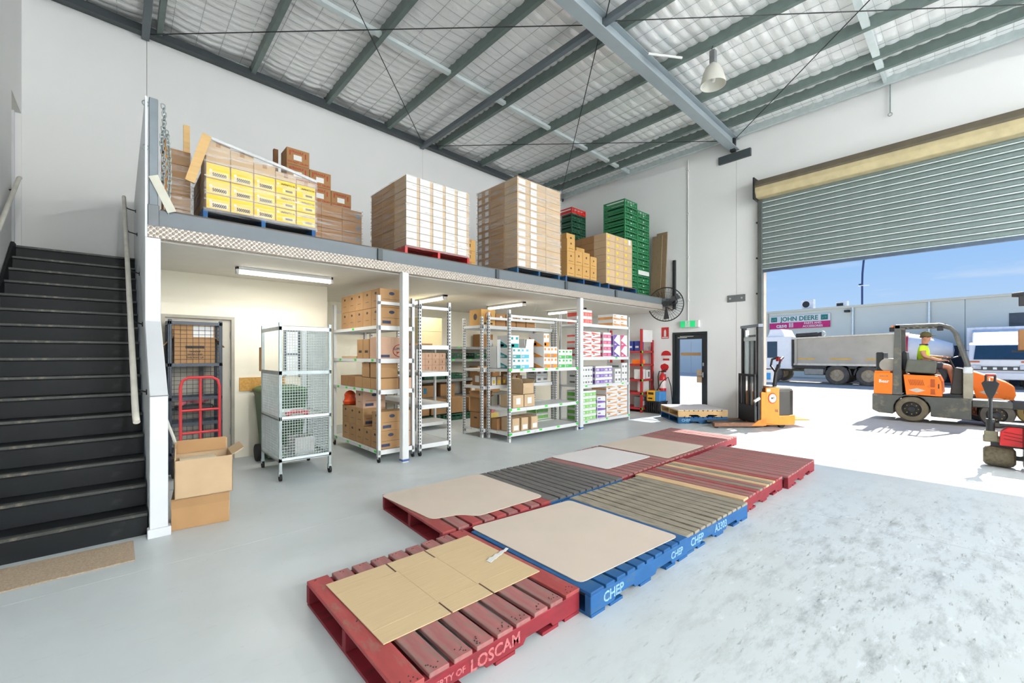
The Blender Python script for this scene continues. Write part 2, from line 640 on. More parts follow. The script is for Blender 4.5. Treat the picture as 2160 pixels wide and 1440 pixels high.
def tread_mat():
    m, ntr, n, l, b = base_mat('checker_plate')
    b.inputs['Base Color'].default_value = srgb(176, 166, 156)
    b.inputs['Metallic'].default_value = 0.3
    b.inputs['Roughness'].default_value = 0.38
    t = n.new('ShaderNodeTexCoord')
    def wave(rot):
        a = n.new('ShaderNodeMapping')
        a.inputs['Rotation'].default_value = (0, rot, 0)
        l.new(t.outputs['Object'], a.inputs[0])
        wv = n.new('ShaderNodeTexWave')
        wv.bands_direction = 'X'
        wv.inputs['Scale'].default_value = 9.0
        l.new(a.outputs[0], wv.inputs[0])
        return wv.outputs['Fac']
    q = n.new('ShaderNodeMath')
    q.operation = 'MULTIPLY'
    l.new(wave(PI / 4), q.inputs[0])
    l.new(wave(-PI / 4), q.inputs[1])
    bp = n.new('ShaderNodeBump')
    bp.inputs['Strength'].default_value = 0.9
    bp.inputs['Distance'].default_value = 0.01
    l.new(q.outputs[0], bp.inputs['Height'])
    l.new(bp.outputs[0], b.inputs['Normal'])
    return m


tread = tread_mat()
# ================================================================== the building shell
XW, XE, YN, YS = -1.04, 10.77, 9.43, -14.0        # room faces: left wall, right wall, back wall, wall behind the camera


def zp(x):      # underside of the purlins
    return 6.86 - 0.025 * x


fl = struct(MB().box(XW - 0.2, 10.95, YS - 0.2, YN + 0.2, -0.25, -0.004).build('floor', concrete), 'pale sealed concrete warehouse floor with joints')
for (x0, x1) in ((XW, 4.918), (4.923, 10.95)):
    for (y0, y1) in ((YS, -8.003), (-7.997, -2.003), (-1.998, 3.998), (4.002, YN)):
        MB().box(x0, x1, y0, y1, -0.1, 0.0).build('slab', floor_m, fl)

ground = struct(MB().box(10.95, 75, -45, 55, -0.3, -0.012).build('ground', concrete), 'sunlit concrete yard outside the roller door')

# back wall: three tilt-up panels
wb = struct(MB().box(XW - 0.15, 0.347, YN, YN + 0.15, 0, 7.1).build('wall_back', white_wall), 'high white back wall in concrete panels')
MB().box(0.353, 5.597, YN, YN + 0.15, 0, 7.1).build('wall_panel', white_wall, wb)
MB().box(5.603, XE + 0.18, YN, YN + 0.15, 0, 7.1).build('wall_panel', white_wall, wb)
MB().box(2.59, XE, YN - 0.012, YN, 0, 2.66).build('warm_light_lining', cream_wall, wb)  # thin added sheet, tube warmth painted over the white wall
MB().box(XW, XE, YN + 0.02, YN + 0.13, 0, 7.0).build('joint_backing', beam_dk, wb)

# left wall with the doorway at the head of the stairs
wl = MB()
wl.prism([(YS, 0), (8.63, 0), (8.63, 5.01), (9.40, 5.01), (9.40, 2.9), (9.43, 2.9), (9.43, 7.1), (YS, 7.1)], XW - 0.15, XW, 'x')
wl = struct(wl.build('wall_left', white_wall), 'white wall on the left of the stairs')
d4 = struct(MB().box(XW - 0.152, XW - 0.11, 8.63, 9.40, 2.97, 5.01).build('door_4', cream_wall), 'cream doorway at the top of the stairs')
MB().box(XW - 0.11, XW - 0.06, 9.33, 9.40, 2.97, 5.01).build('jamb', white_paint, d4)
MB().box(XW - 0.14, XW, 8.55, 9.43, 2.80, 2.97).build('threshold', cream_wall, d4)

ws_ = struct(MB().box(XW - 0.15, XE + 0.18, YS - 0.15, YS, 0, 7.1).build('wall_front', white_wall), 'white wall behind the camera')

# right wall: panel with the exit door, panel with the roller door
wr = struct(MB().prism([(3.943, 0), (4.62, 0), (4.62, 2.10), (5.52, 2.10), (5.52, 0), (YN, 0), (YN, 7.0), (3.943, 7.0)], XE, XE + 0.18, 'x').build('wall_right', white_wall), 'white concrete wall with exit door and roller door')
MB().prism([(3.937, 0), (3.937, 7.0), (YS, 7.0), (YS, 0), (-0.82, 0), (-0.82, 5.0), (3.38, 5.0), (3.38, 0)], XE, XE + 0.18, 'x').build('wall_panel', white_wall, wr)
MB().box(XE + 0.03, XE + 0.15, 3.93, 3.95, 0, 6.9).build('joint_backing', grey_pl, wr)

# storeroom walls under the mezzanine
sr = MB()
sr.prism([(0.31, 0), (0.42, 0), (0.42, 2.07), (1.26, 2.07), (1.26, 0), (2.59, 0), (2.59, 2.66), (0.31, 2.66)], 7.44, 7.54, 'y')
sr = struct(sr.build('wall_storeroom', cream_wall), 'cream storeroom wall under the mezzanine')
MB().box(2.49, 2.59, 7.54, YN, 0, 2.66).build('return_wall', cream_wall, sr)

# wall beside the stairs: steps down at its front end
wst = struct(MB().prism([(4.65, 0), (4.65, 1.18), (5.50, 1.85), (5.50, 2.67), (YN, 2.67), (YN, 0)], 0.19, 0.31, 'x').build('wall_stair', white_paint, bevel=0.004), 'white wall between the stairs and the mezzanine')
MB().box(0.19, 0.208, 5.50, YN, 2.67, 4.04).build('balustrade', white_paint, wst)
MB().box(0.175, 0.33, 4.63, 4.72, 0, 0.075).build('plinth', white_paint, wst, bevel=0.004)
MB().box(0.186, 0.314, 4.644, 4.652, 1.172, 1.18).build('joint_bead', grey_pl, wst)

# ------------------------------------------------------------------ ceiling: foil blanket on mesh, steel frame below it
nx, ny = 158, 515
gx0, gx1, gy0, gy1 = XW, XE, -6.0, YN
rr = random.Random(3)
cell = {}
vs_, fs_ = [], []
for j in range(ny + 1):
    y = gy0 + (gy1 - gy0) * j / ny
    for i in range(nx + 1):
        x = gx0 + (gx1 - gx0) * i / nx
        ky, kx = int((y + 50) / 0.18), int((x + 50) / 0.34)
        fy = ((y + 50) / 0.18) % 1.0
        fx = ((x + 50) / 0.34) % 1.0
        a = cell.setdefault((kx, ky), rr.uniform(0.45, 1.0))
        sag = 0.045 * a * (math.sin(PI * fy) * math.sin(PI * fx)) ** 0.45
        pu = ((x - 0.45) / 1.37) % 1.0
        sag += 0.05 * math.sin(PI * pu)
        vs_.append((x, y, zp(x) + 0.20 - sag + rr.uniform(-0.003, 0.003)))
for j in range(ny):
    for i in range(nx):
        p = j * (nx + 1) + i
        fs_.append((p, p + nx + 1, p + nx + 2, p + 1))
mb = MB()
mb.add(vs_, fs_)
ceil = struct(mb.build('ceiling', foil, smooth=False), 'silver foil roof lining over steel purlins')
for p in ceil.data.polygons:
    p.use_smooth = True
MB().box(XW - 0.2, XE + 0.2, YS - 0.2, YN + 0.2, 7.16, 7.24).build('roof_sheet', galv, ceil)
MB().box(XW, XE, YS, -6.0, 7.02, 7.05).build('foil_lining', foil, ceil)
wm = MB()


def zf(x):
    return zp(x) + 0.180 - 0.05 * math.sin(PI * (((x - 0.45) / 1.37) % 1.0))


kx = math.ceil((XW + 50) / 0.34)
while kx * 0.34 - 50 < XE:
    x = kx * 0.34 - 50
    wm.bar((x, -6, zf(x)), (x, YN, zf(x)), 0.004, 0.004)
    kx += 1
ky = math.ceil((-6 + 50) / 0.18)
while ky * 0.18 - 50 < YN:
    y = ky * 0.18 - 50
    wm.tube([(XW + 0.137 * i, y, zf(XW + 0.137 * i)) for i in range(87)], 0.002, 3)
    ky += 1
stuff(wm.build('safety_mesh', galv, ceil))


def c_purlin(x, name='purlin', mat=purlin_m, hgt=0.2, y0=YS, y1=YN):
    z0 = zp(x)
    t = 0.006
    m = MB()
    m.prism([(x, z0), (x + 0.075, z0), (x + 0.075, z0 + 0.018), (x + 0.069, z0 + 0.018), (x + 0.069, z0 + t), (x + t, z0 + t), (x + t, z0 + hgt - t), (x + 0.075, z0 + hgt - t), (x + 0.075, z0 + hgt), (x, z0 + hgt)], y0, y1, 'y')
    return m.build(name, mat, ceil)


PX = [0.47 + 1.37 * i for i in range(8)]
for x in PX:
    c_purlin(x)
c_purlin(10.62, 'eave_purlin', galv_pale)
c_purlin(9.62, 'purlin')
for yr in (3.97, -1.5, -7.0, -12.4):
    m = MB()
    def zr(x):
        return 6.60 - 0.025 * x
    def slab3(y0, y1, za, zb, m=m):
        m.add([(XW, y0, zr(XW) + za), (XE, y0, zr(XE) + za), (XE, y1, zr(XE) + za), (XW, y1, zr(XW) + za), (XW, y0, zr(XW) + zb), (XE, y0, zr(XE) + zb), (XE, y1, zr(XE) + zb), (XW, y1, zr(XW) + zb)],
              [(0, 3, 2, 1), (4, 5, 6, 7), (0, 1, 5, 4), (1, 2, 6, 5), (2, 3, 7, 6), (3, 0, 4, 7)])
    slab3(yr - 0.1, yr + 0.1, 0, 0.014)
    slab3(yr - 0.005, yr + 0.005, 0.014, 0.246)
    slab3(yr - 0.1, yr + 0.1, 0.246, 0.259)
    rf = m.build('rafter', beam_lt, ceil)
    MB().box(10.70, XE, yr - 0.36, yr + 0.36, 6.10, 6.28).build('wall_bracket', beam_dk, ceil, bevel=0.006)
    MB().box(10.60, 10.70, yr - 0.05, yr + 0.05, 6.28, 6.60).build('end_plate', dark_metal, ceil)
# wall-top beam along the back wall with the pale strip above it
m = MB()
for (y0, y1, za, zb) in ((9.28, 9.42, -0.05, 0.07),):
    m.add([(XW, y0, zp(XW) + za), (XE, y0, zp(XE) + za), (XE, y1, zp(XE) + za), (XW, y1, zp(XW) + za), (XW, y0, zp(XW) + zb), (XE, y0, zp(XE) + zb), (XE, y1, zp(XE) + zb), (XW, y1, zp(XW) + zb)],
          [(0, 3, 2, 1), (4, 5, 6, 7), (0, 1, 5, 4), (1, 2, 6, 5), (2, 3, 7, 6), (3, 0, 4, 7)])
m.build('wall_top_beam', beam_dk, ceil)
for (x, yy0, yy1) in ((0.33, 3.97, 9.40), (5.55, 3.97, 9.40), (0.33, -1.5, 3.97), (5.55, -1.5, 3.97)):
    MB().bar((x, yy0, zp(x) - 0.06), (x, yy1, zp(x) - 0.06), 0.10, 0.10).build('roof_strut', beam_grey, ceil, bevel=0.006)
bridge_m = pm('bright_zinc', (236, 246, 246), 0.3, 0.15, var=0.05)
for yb in (6.75, 1.25, -3.8):
    for i in range(len(PX) - 1):
        x0, x1 = PX[i] + 0.08, PX[i + 1]
        MB().bar((x0, yb, zp(x0) + 0.05), (x1, yb, zp(x1) + 0.05), 0.10, 0.06).build('bridging', bridge_m, ceil)
    MB().bar((PX[-1] + 0.08, yb, zp(10.1) + 0.07), (10.62, yb, zp(10.6) + 0.07), 0.05, 0.10).build('bridging', galv_pale, ceil)
for (p, q) in (((0.36, 9.3), (5.55, 4.05)), ((5.55, 9.3), (0.36, 4.05)), ((5.6, 9.3), (10.6, 4.05)), ((10.6, 9.3), (5.6, 4.05)), ((5.6, 3.9), (10.6, -1.4)), ((10.6, 3.9), (5.6, -1.4)), ((0.36, 3.9), (5.5, -1.4)), ((5.5, 3.9), (0.36, -1.4))):
    MB().cyl((p[0], p[1], zp(p[0]) - 0.05), (q[0], q[1], zp(q[0]) - 0.05), 0.008, n=6).build('brace_rod', dark_metal, ceil)
MB().bar((10.74, 9.3, 6.68), (10.74, 7.2, 6.62), 0.015, 0.012).build('orange_cable', orange_pt, ceil)
MB().cyl((6.6, 3.82, 6.60), (7.15, 3.50, 6.62), 0.02, n=8).build('tube_bracket', white_pl, ceil)
m = MB()
m.bar((10.72, 1.19, 6.6), (10.72, 1.19, 6.08), 0.02, 0.02)
m.tube([(10.72, 1.19 + 0.03 * math.cos(t), 6.04 + 0.03 * math.sin(t)) for t in [i * PI / 6 for i in range(12)]], 0.008, 6, closed=True)
m.build('hook_rod', galv, ceil)

# ------------------------------------------------------------------ wall fittings
def wall_thing(name, label, cat, mb_, mat, bevel=0.004, loc=(0, 0, 0), smooth=False):
    o = mb_.build(name, mat, loc=loc, bevel=bevel, smooth=smooth)
    return tag(o, label, cat)


pl = MB().box(-0.025, 0, -0.20, 0.20, -0.08, 0.08).build('wall_plate', grey_pl, loc=(XE, 3.94, 2.85), bevel=0.004)
tag(pl, 'grey steel connector plate across the panel joint above the stacker', 'wall plate')
for yy in (-0.13, 0.13):
    MB().cyl((-0.025, yy, 0), (-0.04, yy, 0), 0.022, n=8).build('bolt', galv_pale, pl)
cd = thing('conduit', 'thin white conduit running up the wall above the exit door', 'conduit', (XE, 5.10, 0))
MB().cyl((-0.02, 0, 2.38), (-0.02, 0, 6.5), 0.014, n=8).build('pipe', white_pl, cd)
for zz in (2.9, 4.0, 5.1, 6.2):
    MB().box(-0.04, 0, -0.03, 0.03, zz, zz + 0.03).build('clip', white_pl, cd)

# ------------------------------------------------------------------ roller door
d1 = bpy.data.objects.new('door_1', None)
COL.objects.link(d1)
struct(d1, 'grey steel roller door rolled half way up')
prof = [(10.735, 0), (10.715, 0.006), (10.708, 0.022), (10.722, 0.034), (10.718, 0.06), (10.716, 0.075), (10.720, 0.10), (10.735, 0.114), (10.745, 0.114), (10.745, 0.0)]
slat_me = MB().prism(prof, -0.80, 3.37, 'y').prism([(10.712, -0.004), (10.700, 0.002), (10.698, 0.012), (10.712, 0.020)], -0.80, 3.37, 'y', 1).mesh('slat', [pm('roller_slat', (126, 140, 138), 0.38, 0.3, var=0.08, scale=20), pm('lip_highlight', (228, 238, 238), 0.3, 0.1)], smooth=True)  # second material paints the lit ridge highlight onto the slat lip
for i in range(15):
    place('slat', slat_me, d1, (0, 0, 3.44 + 0.115 * i))
MB().box(10.70, 10.75, -0.80, 3.37, 3.37, 3.44).build('bottom_rail', pm('door_rail', (92, 108, 128), 0.45, 0.3), d1, bevel=0.006)
MB().prism([(10.768, 5.42), (10.52, 5.37), (10.44, 5.25), (10.44, 5.13), (10.52, 5.02), (10.768, 5.02)], -0.9, 3.44, 'y').build('hood', [pm('hood_cream', (206, 190, 148), 0.5)], d1, bevel=0.01)
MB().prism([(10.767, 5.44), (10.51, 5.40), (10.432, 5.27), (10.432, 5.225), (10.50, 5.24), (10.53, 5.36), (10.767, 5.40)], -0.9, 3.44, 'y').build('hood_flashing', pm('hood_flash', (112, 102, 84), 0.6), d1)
MB().box(10.42, XE, 3.44, 3.47, 4.98, 5.46).build('end_bracket', dark_metal, d1)
for (ya, yb2) in ((3.36, 3.45), (-0.90, -0.80)):
    g = MB().box(10.66, 10.78, ya, yb2, 0, 5.0).build('guide_rail', pm('guide_steel', (104, 108, 106), 0.5, 0.4), d1, bevel=0.004)
    for zz in (0.5, 1.3, 2.1, 2.9, 3.7, 4.5):
        MB().cyl((10.67, ya + 0.1 if ya > 0 else ya - 0.01, zz), (10.645, ya + 0.1 if ya > 0 else ya - 0.01, zz), 0.02, n=8).build('bolt', dark_metal, g)
MB().box(10.78, 10.955, 3.36, 3.40, 0, 5.0).build('reveal_edge', pm('reveal', (206, 190, 172), 0.7), d1)

# ------------------------------------------------------------------ exit door
d2 = bpy.data.objects.new('door_2', None)
COL.objects.link(d2)
struct(d2, 'black framed glass exit door')
fr_m = pm('door_frame_black', (34, 42, 46), 0.4)
MB().prism([(4.62, 0), (4.62, 2.10), (5.52, 2.10), (5.52, 0), (5.46, 0), (5.46, 2.04), (4.68, 2.04), (4.68, 0)], XE - 0.02, XE + 0.12, 'x').build('frame', fr_m, d2)
MB().prism([(4.68, 0.0), (4.68, 2.04), (5.46, 2.04), (5.46, 0.0), (5.36, 0.0), (5.36, 1.92), (4.77, 1.92), (4.77, 0.0)], XE + 0.03, XE + 0.08, 'x').build('leaf_frame', fr_m, d2)
MB().box(XE + 0.03, XE + 0.08, 4.77, 5.36, 0, 0.06).build('bottom_rail', fr_m, d2)
MB().box(XE + 0.05, XE + 0.06, 4.77, 5.36, 0.06, 1.92).build('pane', glass_clear, d2)
MB().box(XE + 0.04, XE + 0.048, 4.80, 5.32, 1.50, 1.575).build('kraft_strip', kraft, d2)
MB().box(XE + 0.04, XE + 0.048, 4.765, 4.90, 0.82, 1.14).build('kraft_sheet', kraft_l, d2)
MB().bar((XE - 0.03, 4.72, 1.02), (XE - 0.03, 4.86, 1.02), 0.02, 0.02).box(XE - 0.03, XE + 0.03, 4.705, 4.735, 0.96, 1.08).build('door_handle', galv, d2)
MB().box(XE - 0.005, XE + 0.03, 4.70, 4.74, 1.24, 1.32).build('door_lock', galv, d2)
for k, (y0, y1, zz) in enumerate(((4.98, 5.34, 1.985), (5.15, 5.40, 1.955))):
    MB().box(XE + 0.024, XE + 0.03, y0, y1, zz, zz + 0.014).build('white_print', lab_w, d2)
ex = thing('exit_sign', 'green running man exit sign above the glass door', 'exit sign', (XE, 5.08, 2.30))
MB().box(-0.09, 0, -0.28, 0.20, -0.09, 0.09).build('housing', white_pl, ex, bevel=0.006)
MB().box(-0.094, -0.088, -0.20, 0.19, -0.08, 0.08).build('sign_panel', exit_glow, ex)
MB().box(-0.097, -0.093, -0.06, 0.06, -0.075, 0.075).build('doorway_symbol', lab_w, ex)
m = MB()
m.cyl((-0.099, 0.0, 0.05), (-0.096, 0.0, 0.05), 0.014, n=10)
for (p, q) in (((0.0, 0.035), (0.01, -0.01)), ((0.01, -0.01), (-0.03, -0.03)), ((-0.03, -0.03), (-0.035, -0.06)), ((0.01, -0.01), (0.035, -0.055)), ((0.0, 0.03), (0.035, 0.01)), ((0.0, 0.03), (-0.035, 0.0))):
    m.bar((-0.098, p[0], p[1]), (-0.098, q[0], q[1]), 0.003, 0.014, up=(1, 0, 0))
m.build('running_figure', exit_glow, ex)
sq = MB().box(-0.004, 0, -0.105, 0.105, -0.15, 0.15).build('fire_location_sign', red_bright, loc=(XE, 5.735, 2.10))
tag(sq, 'red rectangular extinguisher sign high on the wall beside the exit door', 'sign')
m = MB()
m.prism([(-0.03, -0.09), (0.03, -0.09), (0.03, 0.05), (0.0, 0.10), (-0.03, 0.05)], -0.008, -0.003, 'x')
m.build('extinguisher_symbol', lab_w, sq)
MB().box(-0.006, -0.003, -0.085, 0.085, -0.13, -0.105).build('white_print', lab_w, sq)
hs = MB().box(-0.003, 0, -0.13, 0.13, -0.14, 0.10).build('fire_notice', lab_w, loc=(XE, 5.705, 1.50))
tag(hs, 'red domed fire notice with white text strip on the wall at mid height', 'sign')
MB().prism([(0.14 * math.cos(a), 0.0 + 0.13 * math.sin(a)) for a in [i * PI / 14 for i in range(15)]], -0.007, -0.002, 'x').build('red_dome', red_bright, hs)
MB().box(-0.006, -0.002, -0.09, 0.09, -0.13, -0.08).build('red_strip', red_bright, hs)
rs = MB()
rs.prism([(-0.12, 0.02), (-0.10, 0.08), (0, 0.12), (0.10, 0.08), (0.12, 0.02), (0.08, -0.06), (0.02, -0.09), (-0.02, -0.09), (-0.08, -0.06)], -0.006, 0, 'x')
rs = rs.build('extinguisher_marker', red_bright, loc=(XE, 5.75, 1.17))
tag(rs, 'red teardrop marker right above the fire extinguisher', 'sign')
fe = thing('fire_extinguisher', 'red fire extinguisher hung on the wall beside the exit door', 'extinguisher', (XE - 0.11, 5.745, 0.50))
MB().lathe([(0.0, 0), (0.085, 0.0), (0.09, 0.03), (0.09, 0.42), (0.07, 0.48), (0.03, 0.52), (0.03, 0.56), (0.0, 0.56)], 20).build('cylinder', red_bright, fe, smooth=True)
MB().lathe([(0.0915, 0.14), (0.0915, 0.34)], 20).build('label_band', pm('ext_label', (232, 214, 210), 0.5), fe, smooth=True)
MB().box(-0.02, 0.02, -0.09, 0.03, 0.56, 0.60).bar((0, -0.02, 0.60), (0, -0.12, 0.64), 0.02, 0.015).build('valve_handle', black_pl, fe)
MB().tube([(0, 0.02, 0.57), (0, 0.10, 0.58), (0, 0.13, 0.45), (0, 0.12, 0.25), (0, 0.11, 0.12)], 0.012, 8).build('hose', black_rub, fe, smooth=True)
MB().box(0.09, 0.11, -0.03, 0.03, 0.3, 0.5).build('hanger', dark_metal, fe)

# ------------------------------------------------------------------ storeroom door and window
d3 = bpy.data.objects.new('door_3', None)
COL.objects.link(d3)
struct(d3, 'grey storeroom door behind the wire cage')
st_fr = pm('steel_door_frame', (168, 164, 150), 0.55)
MB().prism([(0.42, 0), (0.42, 2.07), (1.26, 2.07), (1.26, 0), (1.22, 0), (1.22, 2.03), (0.46, 2.03), (0.46, 0)], 7.42, 7.54, 'y').build('frame', st_fr, d3)
MB().box(0.46, 1.22, 7.47, 7.51, 0.01, 2.03).build('leaf', pm('door_leaf', (190, 184, 170), 0.55, var=0.03), d3)
for zz in (0.35, 1.05, 1.75):
    MB().cyl((1.215, 7.46, zz), (1.215, 7.46, zz + 0.1), 0.008, n=8).build('hinge', galv, d3)
w1 = bpy.data.objects.new('window_1', None)
COL.objects.link(w1)
struct(w1, 'small window seen through the wire trolley')
MB().prism([(1.92, 1.16), (1.92, 1.92), (2.16, 1.92), (2.16, 1.16), (2.13, 1.19), (2.13, 1.89), (1.95, 1.89), (1.95, 1.19)], 7.41, 7.44, 'y').build('frame', navy_pt, w1)
MB().box(1.95, 2.13, 7.425, 7.43, 1.19, 1.52).build('pane', pm('pane_reflection', (226, 232, 236), 0.2), w1)  # white colour paints in the reflection on the glass
MB().box(1.95, 2.13, 7.425, 7.43, 1.55, 1.89).build('pane', MAT['pane_reflection'], w1)
MB().box(1.95, 2.13, 7.41, 7.44, 1.52, 1.55).build('transom', navy_pt, w1)
pb = MB().box(0, 0.36, 0, 0.02, 0, 1.95).build('pale_panel', pm('pale_blue_sheet', (202, 214, 222), 0.5), loc=(2.18, 7.37, 0.0))
pb.rotation_euler = (math.radians(-1.2), 0, 0)
tag(pb, 'tall pale blue sheet leaning on the storeroom wall behind the wire trolley', 'panel')
cb = MB().box(0, 0.62, -0.018, 0, 0, 0.20).build('chipboard_strip', osb, loc=(1.32, 7.44, 0.98))
tag(cb, 'orange chipboard strip fixed to the wall above the green bin', 'board')

# ------------------------------------------------------------------ staircase
st = thing('staircase', 'straight black staircase with worn nosings between white walls', 'staircase', (-0.42, 4.78, 0))
RISE, GO = 2.97 / 16, 0.259
sm = MB().box(-0.61, 0.603, 0.0, 0.025, 0, RISE - 0.03).box(-0.61, 0.603, -0.018, GO + 0.02, RISE - 0.03, RISE).mesh('step', black_st, bevel=0.003)
nm = MB().box(-0.61, 0.603, -0.021, 0.045, RISE - 0.022, RISE + 0.004).mesh('nosing', nosing_m, bevel=0.003)
for i in range(15):
    s_ = place('step', sm, st, (0, GO * i, RISE * i))
    place('nosing', nm, s_)
top_ = MB().box(-0.61, 0.603, 0.0, 0.025, 0, RISE - 0.03).box(-0.61, 0.603, -0.018, 0.75, RISE - 0.03, RISE).build('landing', black_st, st, loc=(0, GO * 15, RISE * 15))
place('nosing', nm, top_)
MB().prism([(-0.05, 0), (0.25, 0), (3.9, 2.65), (3.9, 2.99), (3.72, 2.99)], -0.612, -0.585, 'x').build('stringer', black_st, st)

hr = thing('handrail', 'white round handrail on the right side of the stairs', 'handrail', (0.19, 4.65, 0))
MB().tube([(-0.08, 0.05, 0.965), (-0.085, 0.12, 1.03), (-0.13, 4.0, 3.86), (-0.13, 4.1, 3.90)], 0.024, 10).build('rail', pm('rail_white', (222, 218, 206), 0.5), hr, smooth=True)
for k in (0.45, 1.35, 2.25, 3.15, 3.8):
    zz = 0.98 + (k - 0.05) * 0.733
    MB().tube([(0, k, zz - 0.09), (-0.05 - k * 0.012, k, zz - 0.07), (-0.085 - k * 0.011, k, zz - 0.01)], 0.008, 6).cyl((0, k, zz - 0.09), (-0.008, k, zz - 0.09), 0.025, n=8).build('bracket', dark_metal, hr)
hl = thing('handrail', 'white handrail on the wall at the left of the stairs', 'handrail', (XW, 4.65, 0))
MB().tube([(0.06, 1.9, 2.33), (0.06, 4.0, 3.86), (0.06, 4.1, 3.90)], 0.024, 10).build('rail', MAT['rail_white'], hl, smooth=True)
for k in (2.2, 3.05, 3.8):
    zz = 0.98 + (k - 0.05) * 0.733
    MB().tube([(0, k, zz - 0.09), (0.05, k, zz - 0.07), (0.06, k, zz - 0.01)], 0.008, 6).build('bracket', dark_metal, hl)
mt = MB().box(-0.95, 0.09, -0.225, 0.225, 0, 0.008).build('door_mat', mat_car, loc=(0, 4.455, 0.0), bevel=0.002)
tag(mt, 'beige carpet mat on the floor at the foot of the stairs', 'mat')

# ------------------------------------------------------------------ mezzanine
mz = thing('mezzanine', 'storage mezzanine with grey edge beam and checker plate trim', 'mezzanine', (0.31, 5.53, 0))
LX = XE - 0.31
MB().box(0, LX, 0.09, YN - 5.53, 2.66, 2.955).build('deck', pm('soffit', (224, 221, 212), 0.7, var=0.02), mz)
MB().box(0, LX, 0.0, YN - 5.53, 2.955, 2.97).build('floor_sheet', pm('deck_sheet', (96, 88, 80), 0.8), mz)
MB().prism([(0.0, 2.795), (0.075, 2.795), (0.075, 2.803), (0.008, 2.803), (0.008, 2.947), (0.075, 2.947), (0.075, 2.955), (0.0, 2.955)], -0.05, LX, 'x').build('edge_beam', beam_grey, mz)
MB().box(-0.1, LX, -0.02, 0.085, 2.675, 2.795).build('checker_plate', tread, mz)
for x in (2.27, 4.36, 6.13, 7.83):
    MB().box(x, x + 0.07, -0.03, 0.0, 2.80, 2.955).build('post_socket', beam_dk, mz, bevel=0.004)
for x, y in ((2.68, -0.02), (6.65, 0.0)):
    p_ = MB().box(-0.05, 0.05, -0.05, 0.05, 0, 2.68).build('column', steel_white, mz, bevel=0.008, loc=(x, y + 0.03, 0))
    MB().box(-0.052, 0.052, -0.052, 0.052, 0.02, 0.05).build('blue_tape', pm('blue_tape', (70, 100, 160), 0.6), p_)
gp = thing('chain_post', 'grey steel gate post with hanging chain at the mezzanine corner', 'gate post', (0.255, 5.56, 2.80))
MB().box(-0.035, 0.035, -0.045, 0.03, 0.0, 1.25).build('post', pm('post_grey', (128, 138, 146), 0.5), gp, bevel=0.006)
MB().box(-0.045, 0.045, -0.05, 0.035, -0.02, 0.20).build('socket', pm('post_grey2', (112, 118, 124), 0.5), gp, bevel=0.006)
for zz in (0.75, 1.18):
    m = MB()
    m.tube([(-0.06 + 0.025 * math.cos(t), -0.03, zz + 0.025 * math.sin(t)) for t in [i * PI / 6 for i in range(12)]], 0.006, 6, closed=True)
    m.build('eye_ring', galv, gp, smooth=True)
cm = MB()
cm.tube([(0.018 * math.cos(t), 0, 0.010 * math.sin(t) * 1.0 + (0.016 if math.sin(t) > 0 else -0.016)) for t in [i * PI / 5 for i in range(10)]], 0.0055, 5, closed=True)
lk = cm.mesh('chain_link', galv, smooth=True)
for k in range(26):
    o = place('chain_link', lk, gp, (0.075 + 0.01 * math.sin(k * 0.5), -0.03 - 0.0, 1.20 - 0.038 * k))
    o.rotation_euler = (0.1 * math.sin(k), 0, (k % 2) * PI / 2 + 0.4)
for k in range(22):
    o = place('chain_link', lk, gp, (0.105 + 0.02 * math.sin(k * 0.15), -0.02, 0.95 - 0.038 * k))
    o.rotation_euler = (0.1 * math.cos(k), 0, (k % 2) * PI / 2 + 0.9)
pt = MB().box(0.0, 0.075, -0.012, -0.004, -0.18, 0.18).build('tag_plate', pm('tag_plate', (214, 212, 196), 0.6), gp, loc=(0.035, -0.05, 0.30))
pt.rotation_euler = (0, math.radians(-24), 0)

# ------------------------------------------------------------------ lamps
def tube_light(label, p, q, z):
    p = Vector((p[0], p[1], z)); q = Vector((q[0], q[1], z))
    mid = (p + q) / 2
    d = (q - p)
    L = d.length
    t = thing('fluorescent_light', label, 'light', (mid.x, mid.y, z), math.atan2(d.y, d.x), 'batten lights under the mezzanine')
    MB().box(-L / 2, L / 2, -0.05, 0.05, 0.012, 0.05).build('housing', white_pl, t, bevel=0.004)
    MB().cyl((-L / 2 + 0.03, 0, -0.02), (L / 2 - 0.03, 0, -0.02), 0.019, n=12).build('tube', tube_glow, t, smooth=True)
    for s in (-1, 1):
        MB().box(s * L / 2 - 0.03 * (s > 0), s * L / 2 + 0.03 * (s < 0), -0.05, 0.05, -0.045, 0.05).build('end_cap', white_pl, t, bevel=0.004)
    ld = bpy.data.lights.new('tube_lamp', 'AREA')
    ld.shape = 'RECTANGLE'
    ld.size = L - 0.1
    ld.size_y = 0.1
    ld.energy = TUBE_W
    ld.color = (1.0, 0.95, 0.86)
    lo = bpy.data.objects.new('tube_lamp', ld)
    COL.objects.link(lo)
    lo.parent = t
    lo.location = (0, 0, -0.05)
    return t


tube_light('bright fluorescent batten above the wire trolley, parallel to the mezzanine edge', (1.12, 6.52), (2.34, 6.52), 2.61)
tube_light('fluorescent batten above the empty white rack behind the first column', (4.58, 8.1), (4.58, 6.88), 2.61)
tube_light('fluorescent batten above the rack of teal and orange cartons', (6.42, 7.85), (6.42, 6.63), 2.61)
tube_light('fluorescent batten above the rack of white cartons by the second column', (8.38, 7.75), (8.38, 6.53), 2.61)


shade_m = glass_mat('prismatic_shade', (0.86, 0.85, 0.80, 1), 0.55)
shade_m.node_tree.nodes['Principled BSDF'].inputs['Roughness'].default_value = 0.5


